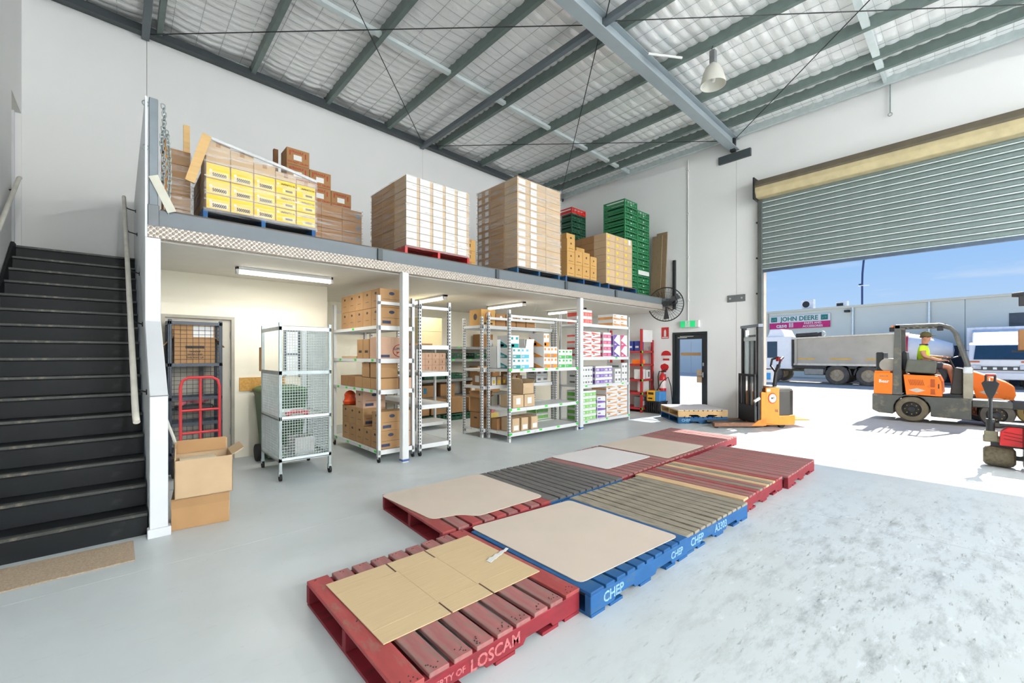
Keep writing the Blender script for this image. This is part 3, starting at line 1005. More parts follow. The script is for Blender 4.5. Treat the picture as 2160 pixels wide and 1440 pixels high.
def highbay(label, x, y, lit=True):
    ztop = zp(x)
    t = thing('high_bay_lamp', label, 'lamp', (x, y, ztop - 0.66), 0, 'high bay lamps under the roof')
    MB().tube([(0, 0, 0.66), (0, 0.02, 0.62), (0, 0, 0.58)], 0.008, 6).build('hook', dark_metal, t)
    MB().box(-0.045, 0.045, -0.045, 0.045, 0.36, 0.58).build('control_gear', grey_pl, t, bevel=0.008)
    MB().lathe([(0.05, 0.36), (0.07, 0.34), (0.11, 0.30), (0.155, 0.20), (0.185, 0.08), (0.20, 0.0), (0.196, 0.0), (0.18, 0.08), (0.15, 0.195), (0.105, 0.29), (0.05, 0.33)], 28).build('reflector', shade_m, t, smooth=True)
    MB().lathe([(0.0, 0.05), (0.03, 0.06), (0.045, 0.12), (0.03, 0.22), (0.02, 0.30)], 14).build('bulb', bulb_glow if lit else white_pl, t, smooth=True)
    if not lit:
        return t
    ld = bpy.data.lights.new('added_bay_lamp', 'POINT')
    ld.shadow_soft_size = 0.12
    ld.energy = ADDED_BAY_W
    ld.color = (0.97, 0.985, 1.0)
    lo = bpy.data.objects.new('added_bay_lamp', ld)
    COL.objects.link(lo)
    lo.parent = t
    lo.location = (0, 0, 0.06)
    return t


highbay('white domed high bay lamp hanging under the silver roof', 7.33, 3.05, False)
for (x, y, lbl) in ((1.0, -9.0, 'added unseen high bay lamp behind the camera, nearest the left wall'), (4.8, -9.0, 'added unseen high bay lamp behind the camera in the middle'), (8.6, -9.0, 'added unseen high bay lamp behind the camera, nearest the right wall'),
                    (1.0, -12.5, 'added unseen high bay lamp in the front left corner'), (4.8, -12.5, 'added unseen high bay lamp in the middle by the front wall'), (8.6, -12.5, 'added unseen high bay lamp in the front right corner')):
    highbay(lbl, x, y)  # unseen lit lamps, added only to brighten the room
# ================================================================== pallets
PB = {}


def pal_mesh(key, f):
    if key not in PB:
        PB[key] = f()
    return PB[key]


def pallet(label, x, y, z=0.0, rz=0.0, top=(pal_red,), side=pal_redx, n=9, size=1.165, texts=(), group='timber pallets', lead=0.135, face=None, tops=None):
    """origin at the middle of the footprint; bearers run along local x, boards along local y"""
    t = thing('pallet', label, 'pallet', (x, y, z), rz, group)
    S = size / 2
    def bearer(mat):
        nt_ = [(-S, 0.018), (-S + 0.23, 0.018), (-S + 0.25, 0.044), (-S + 0.44, 0.044), (-S + 0.46, 0.018), (S - 0.46, 0.018), (S - 0.44, 0.044), (S - 0.25, 0.044), (S - 0.23, 0.018), (S, 0.018), (S, 0.124), (-S, 0.124)]
        return MB().prism(nt_, -0.0225, 0.0225, 'y').mesh('bearer', mat, bevel=0.003)
    bm_ = pal_mesh(('b', size, side.name), lambda: bearer(side))
    for yy in (-S + 0.0225, 0, S - 0.0225):
        place('bearer', bm_, t, (0, yy, 0))
    bw = (size - 2 * lead) / (n - 2)
    wd = bw * 0.80
    for i in range(n):
        if i in (0, n - 1):
            ww, cx_ = lead - 0.012, (-S + lead / 2 - 0.006) * (1 if i == 0 else -1)
        else:
            ww, cx_ = wd, -S + lead + bw * (i - 0.5)
        mt_ = (tops[i] if tops else top[i % len(top)])
        me = pal_mesh(('t', round(ww, 3), size, mt_.name), lambda: MB().box(-ww / 2, ww / 2, -S, S, 0.124, 0.146).mesh('board', mt_, bevel=0.003))
        place('board', me, t, (cx_, 0, random.uniform(-0.0015, 0.0015)), random.uniform(-0.004, 0.004))
    for i, xx in enumerate((-S + 0.07, -0.33, 0, 0.33, S - 0.07)):
        if size < 1 and i in (1, 3):
            continue
        me = pal_mesh(('u', size, side.name), lambda: MB().box(-0.065, 0.065, -S, S, 0, 0.018).mesh('bottom_board', side))
        place('bottom_board', me, t, (xx, 0, 0))
    for (s, sz, xx, zz) in texts:
        text(s, sz, pm('stencil_pink', (196, 120, 122), 0.7, var=0.2, scale=40, worn=(158, 40, 50), wornamt=0.5, wscale=40) if side is pal_redx else pm('stencil_pale', (150, 190, 214), 0.7, var=0.2, scale=40, worn=(40, 110, 166), wornamt=0.45, wscale=40), t, (xx, -S - 0.001, zz), '-y', 0.0008)
    return t


FZ = 0.0
p1 = pallet('faded red pallet nearest the camera with a kraft cardboard sheet on it', 1.425, 2.19, rz=0.0, tops=[pal_red] + [pal_red_f] * 7 + [pal_red], texts=(('LOSCAM', 0.082, -0.06, 0.07), ('PROPERTY OF', 0.042, -0.38, 0.078)), n=9)
nl = MB()
for i in range(9):
    cx_ = (-0.5225, -0.39, -0.26, -0.13, 0, 0.13, 0.26, 0.39, 0.5225)[i]
    for yy in (-0.56, -0.545, 0.55, 0.0, -0.53):
        for k in range(2):
            ax, ay = cx_ + random.uniform(-0.035, 0.035), yy + random.uniform(-0.012, 0.012)
            nl.cyl((ax, ay, 0.146), (ax, ay, 0.1485), 0.0035, n=6)
stuff(nl.build('nail_heads', ink, p1))
pallet('blue pallet under the largest card sheet, beside the nearest red one', 2.60, 2.10, rz=-0.015, top=(chip_blue,), side=chip_blue, n=10, texts=(('CHEP', 0.085, -0.36, 0.072), ('CHEP', 0.07, 0.42, 0.072)))
pallet('blue sided pallet with bare weathered grey boards in the front row', 3.765, 2.085, rz=-0.03, top=(pal_grey,), side=chip_blue, n=11, texts=(('CHEP', 0.085, -0.40, 0.072), ('A3303', 0.085, 0.02, 0.072)))
pallet('red pallet with mixed new and faded boards in the front row', 4.965, 2.12, rz=0.0, side=pal_redx, n=11, tops=[pal_pine, pal_red_f, pal_red_f, pal_red, pal_grey, pal_red_f, pal_pine, pal_grey, pal_pine, pal_red, pal_red_f])
pallet('red pallet at the far end of the front row by the sunlight', 6.165, 2.08, rz=0.01, top=(pal_red_f,), side=pal_redx, n=11)
pallet('red pallet at the near end of the back row under a notched card sheet', 2.465, 3.37, rz=-0.06, top=(pal_red, pal_red_f), side=pal_redx, n=9, texts=(('LOSCAM', 0.06, 0.0, 0.072),))
pallet('blue sided pallet with dark weathered boards in the back row', 3.60, 3.325, rz=-0.03, top=(pal_greyd,), side=chip_blue, n=11, texts=(('CHEP', 0.08, -0.40, 0.072),))
pallet('red pallet under the white sheet in the middle of the back row', 4.75, 3.345, rz=0.03, top=(pal_red_f,), side=pal_redx, n=10)
pallet('red pallet under a wide card sheet, fourth in the back row', 5.94, 3.36, rz=0.0, top=(pal_red_f,), side=pal_redx, n=10)
pallet('bare red pallet at the far end of the back row near the stacker', 7.115, 3.385, rz=0.02, top=(pal_red_f,), side=pal_redx, n=11)


def sheet(name, label, pts, mat, z, cat='cardboard sheet', th=0.005, lift=None):
    """a flat sheet cut to an outline, lightly bowed"""
    cx_ = sum(p[0] for p in pts) / len(pts)
    cy_ = sum(p[1] for p in pts) / len(pts)
    m = MB()
    m.prism([(p[0] - cx_, p[1] - cy_) for p in pts], 0, th, 'z')
    o = m.build(name, mat, loc=(cx_, cy_, z))
    return tag(o, label, cat)


def rounded(pts, r=0.05, k=4):
    out = []
    n = len(pts)
    for i in range(n):
        p0, p1_, p2 = Vector(pts[i - 1]), Vector(pts[i]), Vector(pts[(i + 1) % n])
        a = p1_ + (p0 - p1_).normalized() * r
        b = p1_ + (p2 - p1_).normalized() * r
        for j in range(k + 1):
            t = j / k
            q = a * (1 - t) ** 2 + p1_ * 2 * t * (1 - t) + b * t * t
            out.append((q.x, q.y))
    return out


kc = pm('kraft_sheet_ribbed', (214, 188, 148), 0.85, var=0.06, scale=4, stretch=(1, 30, 1), bump=0.1, bscale=30)
s1 = sheet('cardboard_sheet', 'unfolded kraft carton blank with slots on the nearest red pallet',
           [(0.911, 2.641), (0.925, 1.914), (1.3005, 1.905), (1.301, 2.036), (1.3125, 2.036), (1.3125, 1.905), (1.586, 1.901), (1.5865, 2.041), (1.598, 2.041), (1.598, 1.901), (1.968, 1.896), (1.954, 2.636),
            (1.583, 2.633), (1.5825, 2.494), (1.571, 2.494), (1.5705, 2.633), (1.298, 2.635), (1.2975, 2.496), (1.286, 2.496), (1.2855, 2.635)], kc, 0.1485)
cx_, cy_ = s1.location.x, s1.location.y
MB().box(1.302 - cx_, 1.306 - cx_, 2.04 - cy_, 2.49 - cy_, 0.005, 0.0062).build('crease', kraft_l, s1)
MB().box(1.581 - cx_, 1.585 - cx_, 2.04 - cy_, 2.49 - cy_, 0.005, 0.0062).build('crease', kraft_l, s1)
MB().box(0.915 - cx_, 1.96 - cx_, 2.492 - cy_, 2.496 - cy_, 0.005, 0.0058).build('crease', kraft_l, s1)
MB().box(0.93 - cx_, 1.96 - cx_, 2.037 - cy_, 2.041 - cy_, 0.005, 0.0058).build('crease', kraft_l, s1)
tp = MB()
for i in range(7):
    tp.bar((1.80 + 0.03 * i, 2.20 + 0.008 * i + 0.006 * (i % 2), 0.157 + 0.006 * (i % 2)), (1.835 + 0.03 * i, 2.208 + 0.008 * i, 0.158 + 0.006 * ((i + 1) % 2)), 0.04 - 0.003 * i, 0.003)
tp = tp.build('tape_scrap', white_pl)
tag(tp, 'crumpled strip of clear tape on the unfolded kraft carton', 'tape')
sheet('cardboard_sheet', 'large plain card sheet covering the blue pallet next to the nearest one', rounded([(2.06, 2.745), (2.046, 1.632), (3.118, 1.555), (3.135, 2.63)], 0.05), card_sheet, 0.1485)
sheet('cardboard_sheet', 'card sheet with a notched corner on the near back row red pallet', rounded([(1.884, 3.965), (1.922, 3.098), (2.166, 3.034), (2.25, 2.898), (3.042, 2.874), (3.06, 3.925)], 0.07), card_sheet, 0.1485)
sheet('cardboard_sheet', 'bright white card sheet on the middle back row pallet', rounded([(4.277, 3.927), (4.318, 3.044), (5.30, 3.018), (5.30, 3.86)], 0.06), card_white, 0.1485)
sheet('cardboard_sheet', 'wide pale card sheet furthest along the back row of pallets', rounded([(5.376, 3.93), (5.36, 2.823), (6.50, 2.836), (6.50, 3.912)], 0.05), card_sheet, 0.1485)

# ================================================================== cartons
BOX = {}


def boxm(sx, sy, sz, mat, bev=0.003):
    k = (round(sx, 3), round(sy, 3), round(sz, 3), mat.name)
    if k not in BOX:
        BOX[k] = MB().box(-sx / 2, sx / 2, -sy / 2, sy / 2, 0, sz).mesh('carton', mat, bevel=bev)
    return BOX[k]


def plate(name, parent, mat, x0, x1, y0, y1, z0, z1):
    k = ('p', round(x0, 3), round(x1, 3), round(y0, 3), round(y1, 3), round(z0, 3), round(z1, 3), mat.name)
    if k not in BOX:
        BOX[k] = MB().box(x0, x1, y0, y1, z0, z1).mesh(name, mat)
    return place(name, BOX[k], parent)


def carton(label, x, y, z, sx, sy, sz, mat=kraft, group=None, rz=0.0, tape=True, front=None, left=None, name='carton', cat='carton', extra=None):
    """x,y centre of the base. front / left: lists of (kind, material, u0, u1, v0, v1) prints on the -y and -x faces in fractions of the face"""
    o = place(name, boxm(sx, sy, sz, mat), None, (x, y, z), rz)
    tag(o, label, cat, group)
    if tape:
        plate('tape', o, tape_m, -0.022, 0.022, -sy / 2 - 0.001, -sy / 2 + 0.0005, sz - 0.055, sz - 0.002)
    e_ = 0.0012
    for (kd, mt_, u0, u1, v0, v1) in (front or ()):
        a0, a1, b0, b1 = -sx / 2 + u0 * sx, -sx / 2 + u1 * sx, v0 * sz, v1 * sz
        if kd == 'r':
            plate('print', o, mt_, a0, a1, -sy / 2 - e_, -sy / 2, b0, b1)
        else:
            k = (kd, 'f', round(sx, 3), round(sy, 3), round(sz, 3), u0, u1, v0, v1, mt_.name)
            if k not in BOX:
                m = MB()
                if kd == 'tri':
                    m.prism([(a0, b0), (a1, b0), (a0, b1)], -sy / 2 - e_, -sy / 2, 'y')
                elif kd == 'tri2':
                    m.prism([(a0, b0), (a1, b0), (a1, b1)], -sy / 2 - e_, -sy / 2, 'y')
                elif kd == 'tri3':
                    m.prism([(a0, b1), (a1, b1), (a0, b0)], -sy / 2 - e_, -sy / 2, 'y')
                elif kd == 'c':
                    m.prism([((a0 + a1) / 2 + (a1 - a0) / 2 * math.cos(t * PI / 7), (b0 + b1) / 2 + (b1 - b0) / 2 * math.sin(t * PI / 7)) for t in range(14)], -sy / 2 - e_, -sy / 2, 'y')
                elif kd == 'ring':
                    cxx, czz = (a0 + a1) / 2, (b0 + b1) / 2
                    m.tube([(cxx + (a1 - a0) / 2 * math.cos(t * PI / 14), -sy / 2, czz + (b1 - b0) / 2 * math.sin(t * PI / 14)) for t in range(28)], min(0.006, (b1 - b0) * 0.12), 4, closed=True)
                BOX[k] = m.mesh('print', mt_)
            place('print', BOX[k], o)
    for (kd, mt_, u0, u1, v0, v1) in (left or ()):
        a0, a1, b0, b1 = -sy / 2 + u0 * sy, -sy / 2 + u1 * sy, v0 * sz, v1 * sz
        if kd == 'r':
            plate('print', o, mt_, -sx / 2 - e_, -sx / 2, a0, a1, b0, b1)
        else:
            k = (kd, 'l', round(sx, 3), round(sy, 3), round(sz, 3), u0, u1, v0, v1, mt_.name)
            if k not in BOX:
                m = MB()
                if kd == 'tri':
                    m.prism([(a0, b0), (a1, b0), (a1, b1)], -sx / 2 - e_, -sx / 2, 'x')
                elif kd == 'tri2':
                    m.prism([(a0, b0), (a1, b0), (a0, b1)], -sx / 2 - e_, -sx / 2, 'x')
                elif kd == 'c':
                    m.prism([((a0 + a1) / 2 + (a1 - a0) / 2 * math.cos(t * PI / 7), (b0 + b1) / 2 + (b1 - b0) / 2 * math.sin(t * PI / 7)) for t in range(14)], -sx / 2 - e_, -sx / 2, 'x')
                BOX[k] = m.mesh('print', mt_)
            place('print', BOX[k], o)
    if extra:
        extra(o)
    return o


def open_carton(label, x, y, z, sx, sy, sz, mat=kraft, group=None, rz=0.0, flaps=(40, 40, 120, 120), flap=None, cat='carton', inside=kraft_d):
    """open-topped carton: walls, base and four flaps (angles from vertical: -y, +y, -x, +x; 90 = level outwards, 180 = hanging)"""
    t = thing('open_carton', label, cat, (x, y, z), rz, group)
    th = 0.006
    X, Y = sx / 2, sy / 2
    m = MB()
    m.box(-X, X, -Y, Y, 0, th)
    m.box(-X, X, -Y, -Y + th, 0, sz).box(-X, X, Y - th, Y, 0, sz).box(-X, -X + th, -Y, Y, 0, sz).box(X - th, X, -Y, Y, 0, sz)
    m.build('body', mat, t)
    fl_ = flap or sy / 2 * 0.9
    for k, ang in enumerate(flaps):
        if ang is None:
            continue
        a = math.radians(ang)
        m = MB()
        L = sx if k < 2 else sy
        m.box(-L / 2 + 0.01, L / 2 - 0.01, -th / 2, th / 2, 0, fl_)
        o = m.build('flap', mat, t)
        o.location = ((0, -Y + th / 2, sz), (0, Y - th / 2, sz), (-X + th / 2, 0, sz), (X - th / 2, 0, sz))[k]
        o.rotation_euler = ((a, 0, 0), (a, 0, PI), (a, 0, -PI / 2), (a, 0, PI / 2))[k]
    return t


def rows(k):
    return ORD[k] + ' row up'


MZ = 2.97                     # mezzanine floor level
# ------------------------------------------------------------------ pallet of yellow cartons
pallet('blue pallet under the yellow cartons at the mezzanine corner', 1.255, 6.27, MZ, PI / 2, top=(pal_greyd,), side=chip_blue, n=9, group='pallets on the mezzanine')
yx0, cw, chh = 0.70, 0.228, 0.168
yz = MZ + 0.148
YG = 'yellow cartons on the blue pallet'
for c in range(5):
    for r_ in range(3):
        lbl = 'yellow carton %s, %s column from the left, on the corner blue pallet' % (rows(r_), ORD[c])
        if c < 3:
            fr_ = [('r', yellow_m, 0.03, 0.97, 0.04, 0.97), ('r', lab_w, 0.14, 0.92, 0.10, 0.52)]
        else:
            fr_ = [('r', yellow_m, 0.03, 0.97, 0.04, 0.97), ('c', lab_w, 0.06, 0.18, 0.62, 0.80), ('r', lab_w, 0.34, 0.95, 0.12, 0.40)]
        def ex_(o, c=c, r_=r_):
            if c < 3:
                text('5000000', 0.052, ink_b, o, (0.01, -0.2035, 0.042), '-y', 0.0006, 0.72)
                place('print', BOX.setdefault('yc', MB().cyl((-0.07, -0.2032, 0.085), (-0.07, -0.2022, 0.085), 0.014, n=10).mesh('print', lab_w)), o)
            else:
                text('INFINITO N', 0.030, ink, o, (0.022, -0.2035, 0.118), '-y', 0.0006, 0.95)
                text('00000', 0.035, ink_b, o, (0.033, -0.2035, 0.043), '-y', 0.0006, 0.9)
        carton(lbl, yx0 + cw * (c + 0.5), 5.90 + 0.0, yz + chh * r_, cw - 0.004, 0.40, chh - 0.003, kraft_l, YG, tape=False, front=fr_, extra=ex_)
# carton backs behind the yellow ones and the kraft cap layer
for r_ in range(3):
    for k in range(2):
        carton('kraft carton %s on the left side of the yellow load, %s in' % (rows(r_), ORD[k + 1]), yx0 + 0.16, 6.26 + k * 0.31, yz + chh * r_, 0.32, 0.30, chh - 0.003, kraft, 'kraft cartons behind the yellow ones')
hcap = (0.24, 0.20, 0.14, 0.09, 0.05)
for c in range(5):
    carton('kraft top carton above the %s yellow column under clear film' % ORD[c], yx0 + cw * (c + 0.5), 5.90, yz + chh * 3, cw - 0.004, 0.40, hcap[c], kraft_l, 'kraft cap cartons on the yellow load')


def wrap(label, x0, x1, y0, y1, z0, zl, zr_=None, group='stretch film'):
    zr_ = zl if zr_ is None else zr_
    m = MB()
    cxx, cyy = (x0 + x1) / 2, (y0 + y1) / 2
    X, Y = (x1 - x0) / 2, (y1 - y0) / 2
    nseg = 24
    vv, ff = [], []
    per = []
    for i in range(nseg):
        per.append((-X + 2 * X * i / nseg, -Y))
    for i in range(nseg):
        per.append((X, -Y + 2 * Y * i / nseg))
    for i in range(nseg):
        per.append((X - 2 * X * i / nseg, Y))
    for i in range(nseg):
        per.append((-X, Y - 2 * Y * i / nseg))
    nv = 10
    rw = random.Random(len(label))
    for j in range(nv + 1):
        for (px, py) in per:
            zt = zl + (zr_ - zl) * (px + X) / (2 * X)
            dz = (zt - z0) * j / nv
            k = 1 + rw.uniform(-0.004, 0.008)
            vv.append((px * k, py * k, dz))
    N = len(per)
    for j in range(nv):
        for i in range(N):
            ff.append((j * N + i, j * N + (i + 1) % N, (j + 1) * N + (i + 1) % N, (j + 1) * N + i))
    m.add(vv, ff)
    o = m.build('stretch_wrap', film, loc=(cxx, cyy, z0), smooth=True)
    return tag(o, label, 'stretch wrap', group)


wrap('clear stretch film round the yellow cartons with a sloping top', 0.685, 1.855, 5.685, 6.75, yz - 0.05, 3.89, 3.70)
m = MB()
m.tube([(0.69, 5.675, 3.885), (1.0, 5.67, 3.835), (1.35, 5.672, 3.785), (1.85, 5.68, 3.70)], 0.02, 8)
tag(m.build('film_roll_edge', pm('bunched_film', (222, 224, 226), 0.3, var=0.1, scale=30), smooth=True), 'bunched white film edge along the top of the yellow load', 'film')
pk = MB().bar((-0.075, 0, -0.27), (0.075, 0, 0.27), 0.085, 0.03, up=(0, 1, 0)).build('timber_plank', wood_new, loc=(0.63, 5.66, 3.62))
tag(pk, 'short pale plank leaning against the yellow load at its left corner', 'plank')
ptall = MB().box(-0.03, 0.03, -0.02, 0.02, 0, 1.28).build('timber_plank', wood_new, loc=(0.60, 6.42, MZ))
tag(ptall, 'upright timber plank behind the kraft stack at the mezzanine corner', 'plank')
for r_ in range(5):
    carton('kraft carton %s in the tall stack beside the chain post' % rows(r_), 0.50, 6.18, MZ + 0.165 * r_, 0.20, 0.30, 0.163, kraft, 'kraft stack beside the chain post')
wrap('cloudy film on the kraft stack beside the chain post', 0.39, 0.61, 6.02, 6.34, MZ + 0.01, 3.80)
fp = MB()
fp.box(-0.02, 0.0, -0.25, 0.25, 0, 0.03).box(-0.02, 0.0, -0.25, 0.25, 0.86, 0.89).box(-0.02, 0.0, -0.25, -0.22, 0, 0.89).box(-0.02, 0.0, 0.22, 0.25, 0, 0.89)
fpo = fp.build('timber_stand', pm('orange_timber', (196, 136, 70), 0.7), loc=(0.385, 6.15, MZ))
tag(fpo, 'orange timber frame standing beside the chain post', 'frame')

# kraft boxes with red prints behind
HF = [('r', ink_r, 0.12, 0.17, 0.55, 0.85), ('r', ink_r, 0.80, 0.85, 0.50, 0.82), ('r', lab_w, 0.30, 0.66, 0.30, 0.62)]


def handle_prints(o):
    text('FRAGILE', 0.045, ink_r, o, (-0.01, -0.1515, 0.19), '-y', 0.0006)
    text('DO NOT CRUSH', 0.038, ink_r, o, (0.0, -0.1515, 0.035), '-y', 0.0006)


ly = 7.05
for k in range(3):
    for r_ in range(4):
        carton('brown wrapped carton %s, %s column, low stack beside the yellow load' % (rows(r_), ORD[k]), 2.15 + 0.32 * k, ly, MZ + 0.15 + 0.185 * r_, 0.318, 0.32, 0.183, kraft_d, 'low brown stack behind the yellow load',
               front=[('r', grey_pl, 0.7, 0.93, 0.3, 0.7)] if k == 2 else None, tape=False)
pallet('weathered pallet hidden under the low brown wrapped stack', 2.47, 7.30, MZ, 0, top=(pal_greyd,), side=pal_grey, group='pallets on the mezzanine', size=1.0)
wrap('clear film round the low brown stack right of the yellow load', 1.975, 2.965, 6.88, 7.22, MZ + 0.15, MZ + 0.90)
zz = MZ + 0.15 + 0.185 * 4
for i, (xx, rws) in enumerate(((1.98, 3), (2.30, 2), (2.62, 1))):
    for r_ in range(rws):
        carton('brown carton with red arrows, %s, %s step of the carton pyramid' % (rows(r_), ORD[i]), xx, ly, zz + 0.24 * r_, 0.315, 0.30, 0.238, kraft_d, 'red arrow cartons on the brown stack', front=HF, extra=handle_prints, tape=False)
tb = MB().box(-0.03, 0.03, -0.03, 0.03, 0, 1.66).build('timber_post', pm('brown_timber', (128, 84, 44), 0.75), loc=(1.76, 7.25, MZ))
tag(tb, 'dark timber post standing left of the red arrow cartons', 'post')

# ------------------------------------------------------------------ red pallet with white-labelled cartons
pallet('red pallet under the white labelled carton stack on the mezzanine', 3.66, 6.26, MZ, PI / 2, top=(pal_red,), side=red_pt, n=9, group='pallets on the mezzanine')
z0 = MZ + 0.148
cw, ch = 1.13 / 5, 1.03 / 10
for r_ in range(10):
    for c in range(5):
        carton('white labelled kraft carton %s, %s column, on the red mezzanine pallet' % (rows(r_), ORD[c]), 3.085 + cw * (c + 0.5), 5.84, z0 + ch * r_, cw - 0.006, 0.36, ch - 0.003, kraft_l, 'white labelled cartons on the red pallet',
               tape=False, front=[('r', lab_w, 0.0, 0.78, 0.04, 0.96)], left=[('r', kraft_l, 0.2, 0.21, 0.4, 0.5)] if False else None)
    for k in range(2):
        carton('plain carton %s on the left side of the red pallet stack, %s in' % (rows(r_), ORD[k + 1]), 3.085 + 0.18, 6.225 + 0.4 * k, z0 + ch * r_, 0.36, 0.395, ch - 0.003, kraft, 'plain cartons behind the white labelled ones', tape=False)
wrap('crinkled clear film round the white labelled stack', 3.075, 4.225, 5.645, 6.84, z0 - 0.04, z0 + 1.035)

# ------------------------------------------------------------------ tall kraft stack on a blue pallet
pallet('blue pallet under the tallest kraft stack on the mezzanine', 5.89, 6.26, MZ, PI / 2, top=(pal_greyd,), side=pm('pallet_blue_dark', (40, 92, 134), 0.7, var=0.1), n=9, group='pallets on the mezzanine')
ch = 1.62 / 12
for r_ in range(12):
    for c, (xa, xb) in enumerate(((0, 0.33), (0.33, 0.75), (0.75, 1.17))):
        fr_ = [('r', lab_w, 0.10, 0.62, 0.12, 0.82)] if c == 0 else ([('r', lab_w, 0.02, 0.40, 0.1, 0.85)] if c == 1 else None)
        carton('film wrapped kraft carton %s, %s column, of the tallest mezzanine stack' % (rows(r_), ORD[c]), 5.295 + (xa + xb) / 2, 5.84, z0 + ch * r_, xb - xa - 0.006, 0.36, ch - 0.003, kraft_l, 'front cartons of the tallest stack', tape=False, front=fr_)
    for k in range(2):
        carton('kraft carton %s on the left side of the tallest mezzanine stack, %s in' % (rows(r_), ORD[k + 1]), 5.295 + 0.165, 6.225 + 0.4 * k, z0 + ch * r_, 0.33, 0.395, ch - 0.003, kraft, 'side cartons of the tallest stack', tape=False,
               left=[('r', lab_w, 0.12, 0.38, 0.15, 0.78), ('r', lab_w, 0.66, 0.90, 0.15, 0.78)] if k == 1 else None)
wrap('tight clear film round the tallest kraft stack', 5.285, 6.475, 5.645, 6.84, z0 - 0.03, z0 + 1.63)
for r_ in range(3):
    carton('small kraft carton %s between the two wrapped mezzanine stacks' % rows(r_), 4.62, 6.3, MZ + 0.2 * r_, 0.22, 0.3, 0.198, kraft_o, 'small cartons between the wrapped stacks', front=[('r', ink, 0.4, 0.5, 0.3, 0.6)])

# ------------------------------------------------------------------ loose orange cartons and the cube stack with yellow dots
pallet('blue pallet under the loose orange kraft cartons on the mezzanine', 7.21, 6.24, MZ, PI / 2, top=(pal_greyd,), side=chip_blue, n=9, group='pallets on the mezzanine')
OC = 'loose orange kraft cartons'
spec = [(6.78, 0.24, (0.25, 0.25, 0.25)), (7.03, 0.24, (0.25, 0.30)), (7.28, 0.24, (0.25, 0.30)), (7.53, 0.22, (0.25, 0.25))]
for c, (xx, ww, hs_) in enumerate(spec):
    zc = z0
    for r_, hh in enumerate(hs_):
        carton('orange kraft carton %s, %s front column, on the loose mezzanine pallet' % (rows(r_), ORD[c]), xx, 5.80, zc, ww, 0.30, hh - 0.003, kraft_o, OC, tape=False, front=[('c', ink, 0.42, 0.60, 0.55, 0.72), ('r', ink, 0.2, 0.8, 0.2, 0.23)])
        zc += hh
for c, xx in enumerate((6.80, 7.17, 7.50)):
    for r_ in range(4 if c == 1 else 3):
        carton('orange kraft carton %s, %s rear column, on the loose mezzanine pallet' % (rows(r_), ORD[c]), xx, 6.14, z0 + 0.25 * r_, 0.28, 0.32, 0.247, kraft_o, OC, tape=False, front=[('c', ink, 0.42, 0.60, 0.55, 0.72)])
pallet('blue pallet under the carton cube with yellow dots', 8.66, 6.24, MZ, PI / 2, top=(pal_greyd,), side=chip_blue, n=9, group='pallets on the mezzanine')
ch = 1.12 / 7
for r_ in range(7):
    for c in range(3):
        carton('kraft carton with yellow dot, %s, %s column, of the cube stack' % (rows(r_), ORD[c]), 8.00 + 0.35 * (c + 0.5), 5.83, z0 + ch * r_, 0.345, 0.34, ch - 0.003, kraft_l, 'yellow dot cartons', tape=False,
               front=[('c', yellow_m, 0.14, 0.36, 0.35, 0.80)] + ([('r', lab_w, 0.55, 0.8, 0.2, 0.95)] if (r_, c) == (6, 2) else []))
    for k in range(2):
        carton('brown carton %s on the left side of the yellow dot cube, %s in' % (rows(r_), ORD[k + 1]), 8.17, 6.19 + 0.37 * k, z0 + ch * r_, 0.34, 0.365, ch - 0.003, kraft_d, 'side cartons of the yellow dot cube', tape=False)

# ------------------------------------------------------------------ green crates
def crate_mesh(mat, sx=0.57, sy=0.64, sz=0.15):
    m = MB()
    X, Y = sx / 2, sy / 2
    m.box(-X + 0.015, X - 0.015, -Y + 0.015, Y - 0.015, 0, 0.012)
    # posts at the corners, rims and slotted walls
    for (a, b) in ((-1, -1), (1, -1), (1, 1), (-1, 1)):
        m.box(a * X - 0.03 * (a > 0), a * X + 0.03 * (a < 0), b * Y - 0.03 * (b > 0), b * Y + 0.03 * (b < 0), 0, sz)
    for s in (-1, 1):
        for (za, zb, i_) in ((0.022, 0.088, 0.012), (0.118, 0.15, 0.0)):
            y0_, y1_ = sorted((s * (Y - i_), s * (Y - i_ - 0.008)))
            x0_, x1_ = sorted((s * (X - i_), s * (X - i_ - 0.008)))
            m.box(-X + 0.02, X - 0.02, y0_, y1_, za, zb)
            m.box(x0_, x1_, -Y + 0.02, Y - 0.02, za, zb)
        for k in (-0.66, -0.22, 0.22, 0.66):
            y0_, y1_ = sorted((s * (Y - 0.002), s * (Y - 0.014)))
            m.box(k * X - 0.009, k * X + 0.009, y0_, y1_, 0.02, 0.12)
    return m.mesh('crate', mat)


crate_g, crate_d, crate_r = crate_mesh(green_pl), crate_mesh(green_pl_d), crate_mesh(red_pl)
crl = MB().box(-0.06, 0.06, -0.322, -0.3195, 0.055, 0.105).mesh('crate_label', lab_w)


def crate(label, x, y, z, me=crate_g, group='green plastic crates', lab=True):
    o = place('plastic_crate', me, None, (x, y, z))
    tag(o, label, 'crate', group)
    if lab:
        place('crate_label', crl, o, (0, 0, 0)).scale = (0.45, 1, 0.5)
    return o


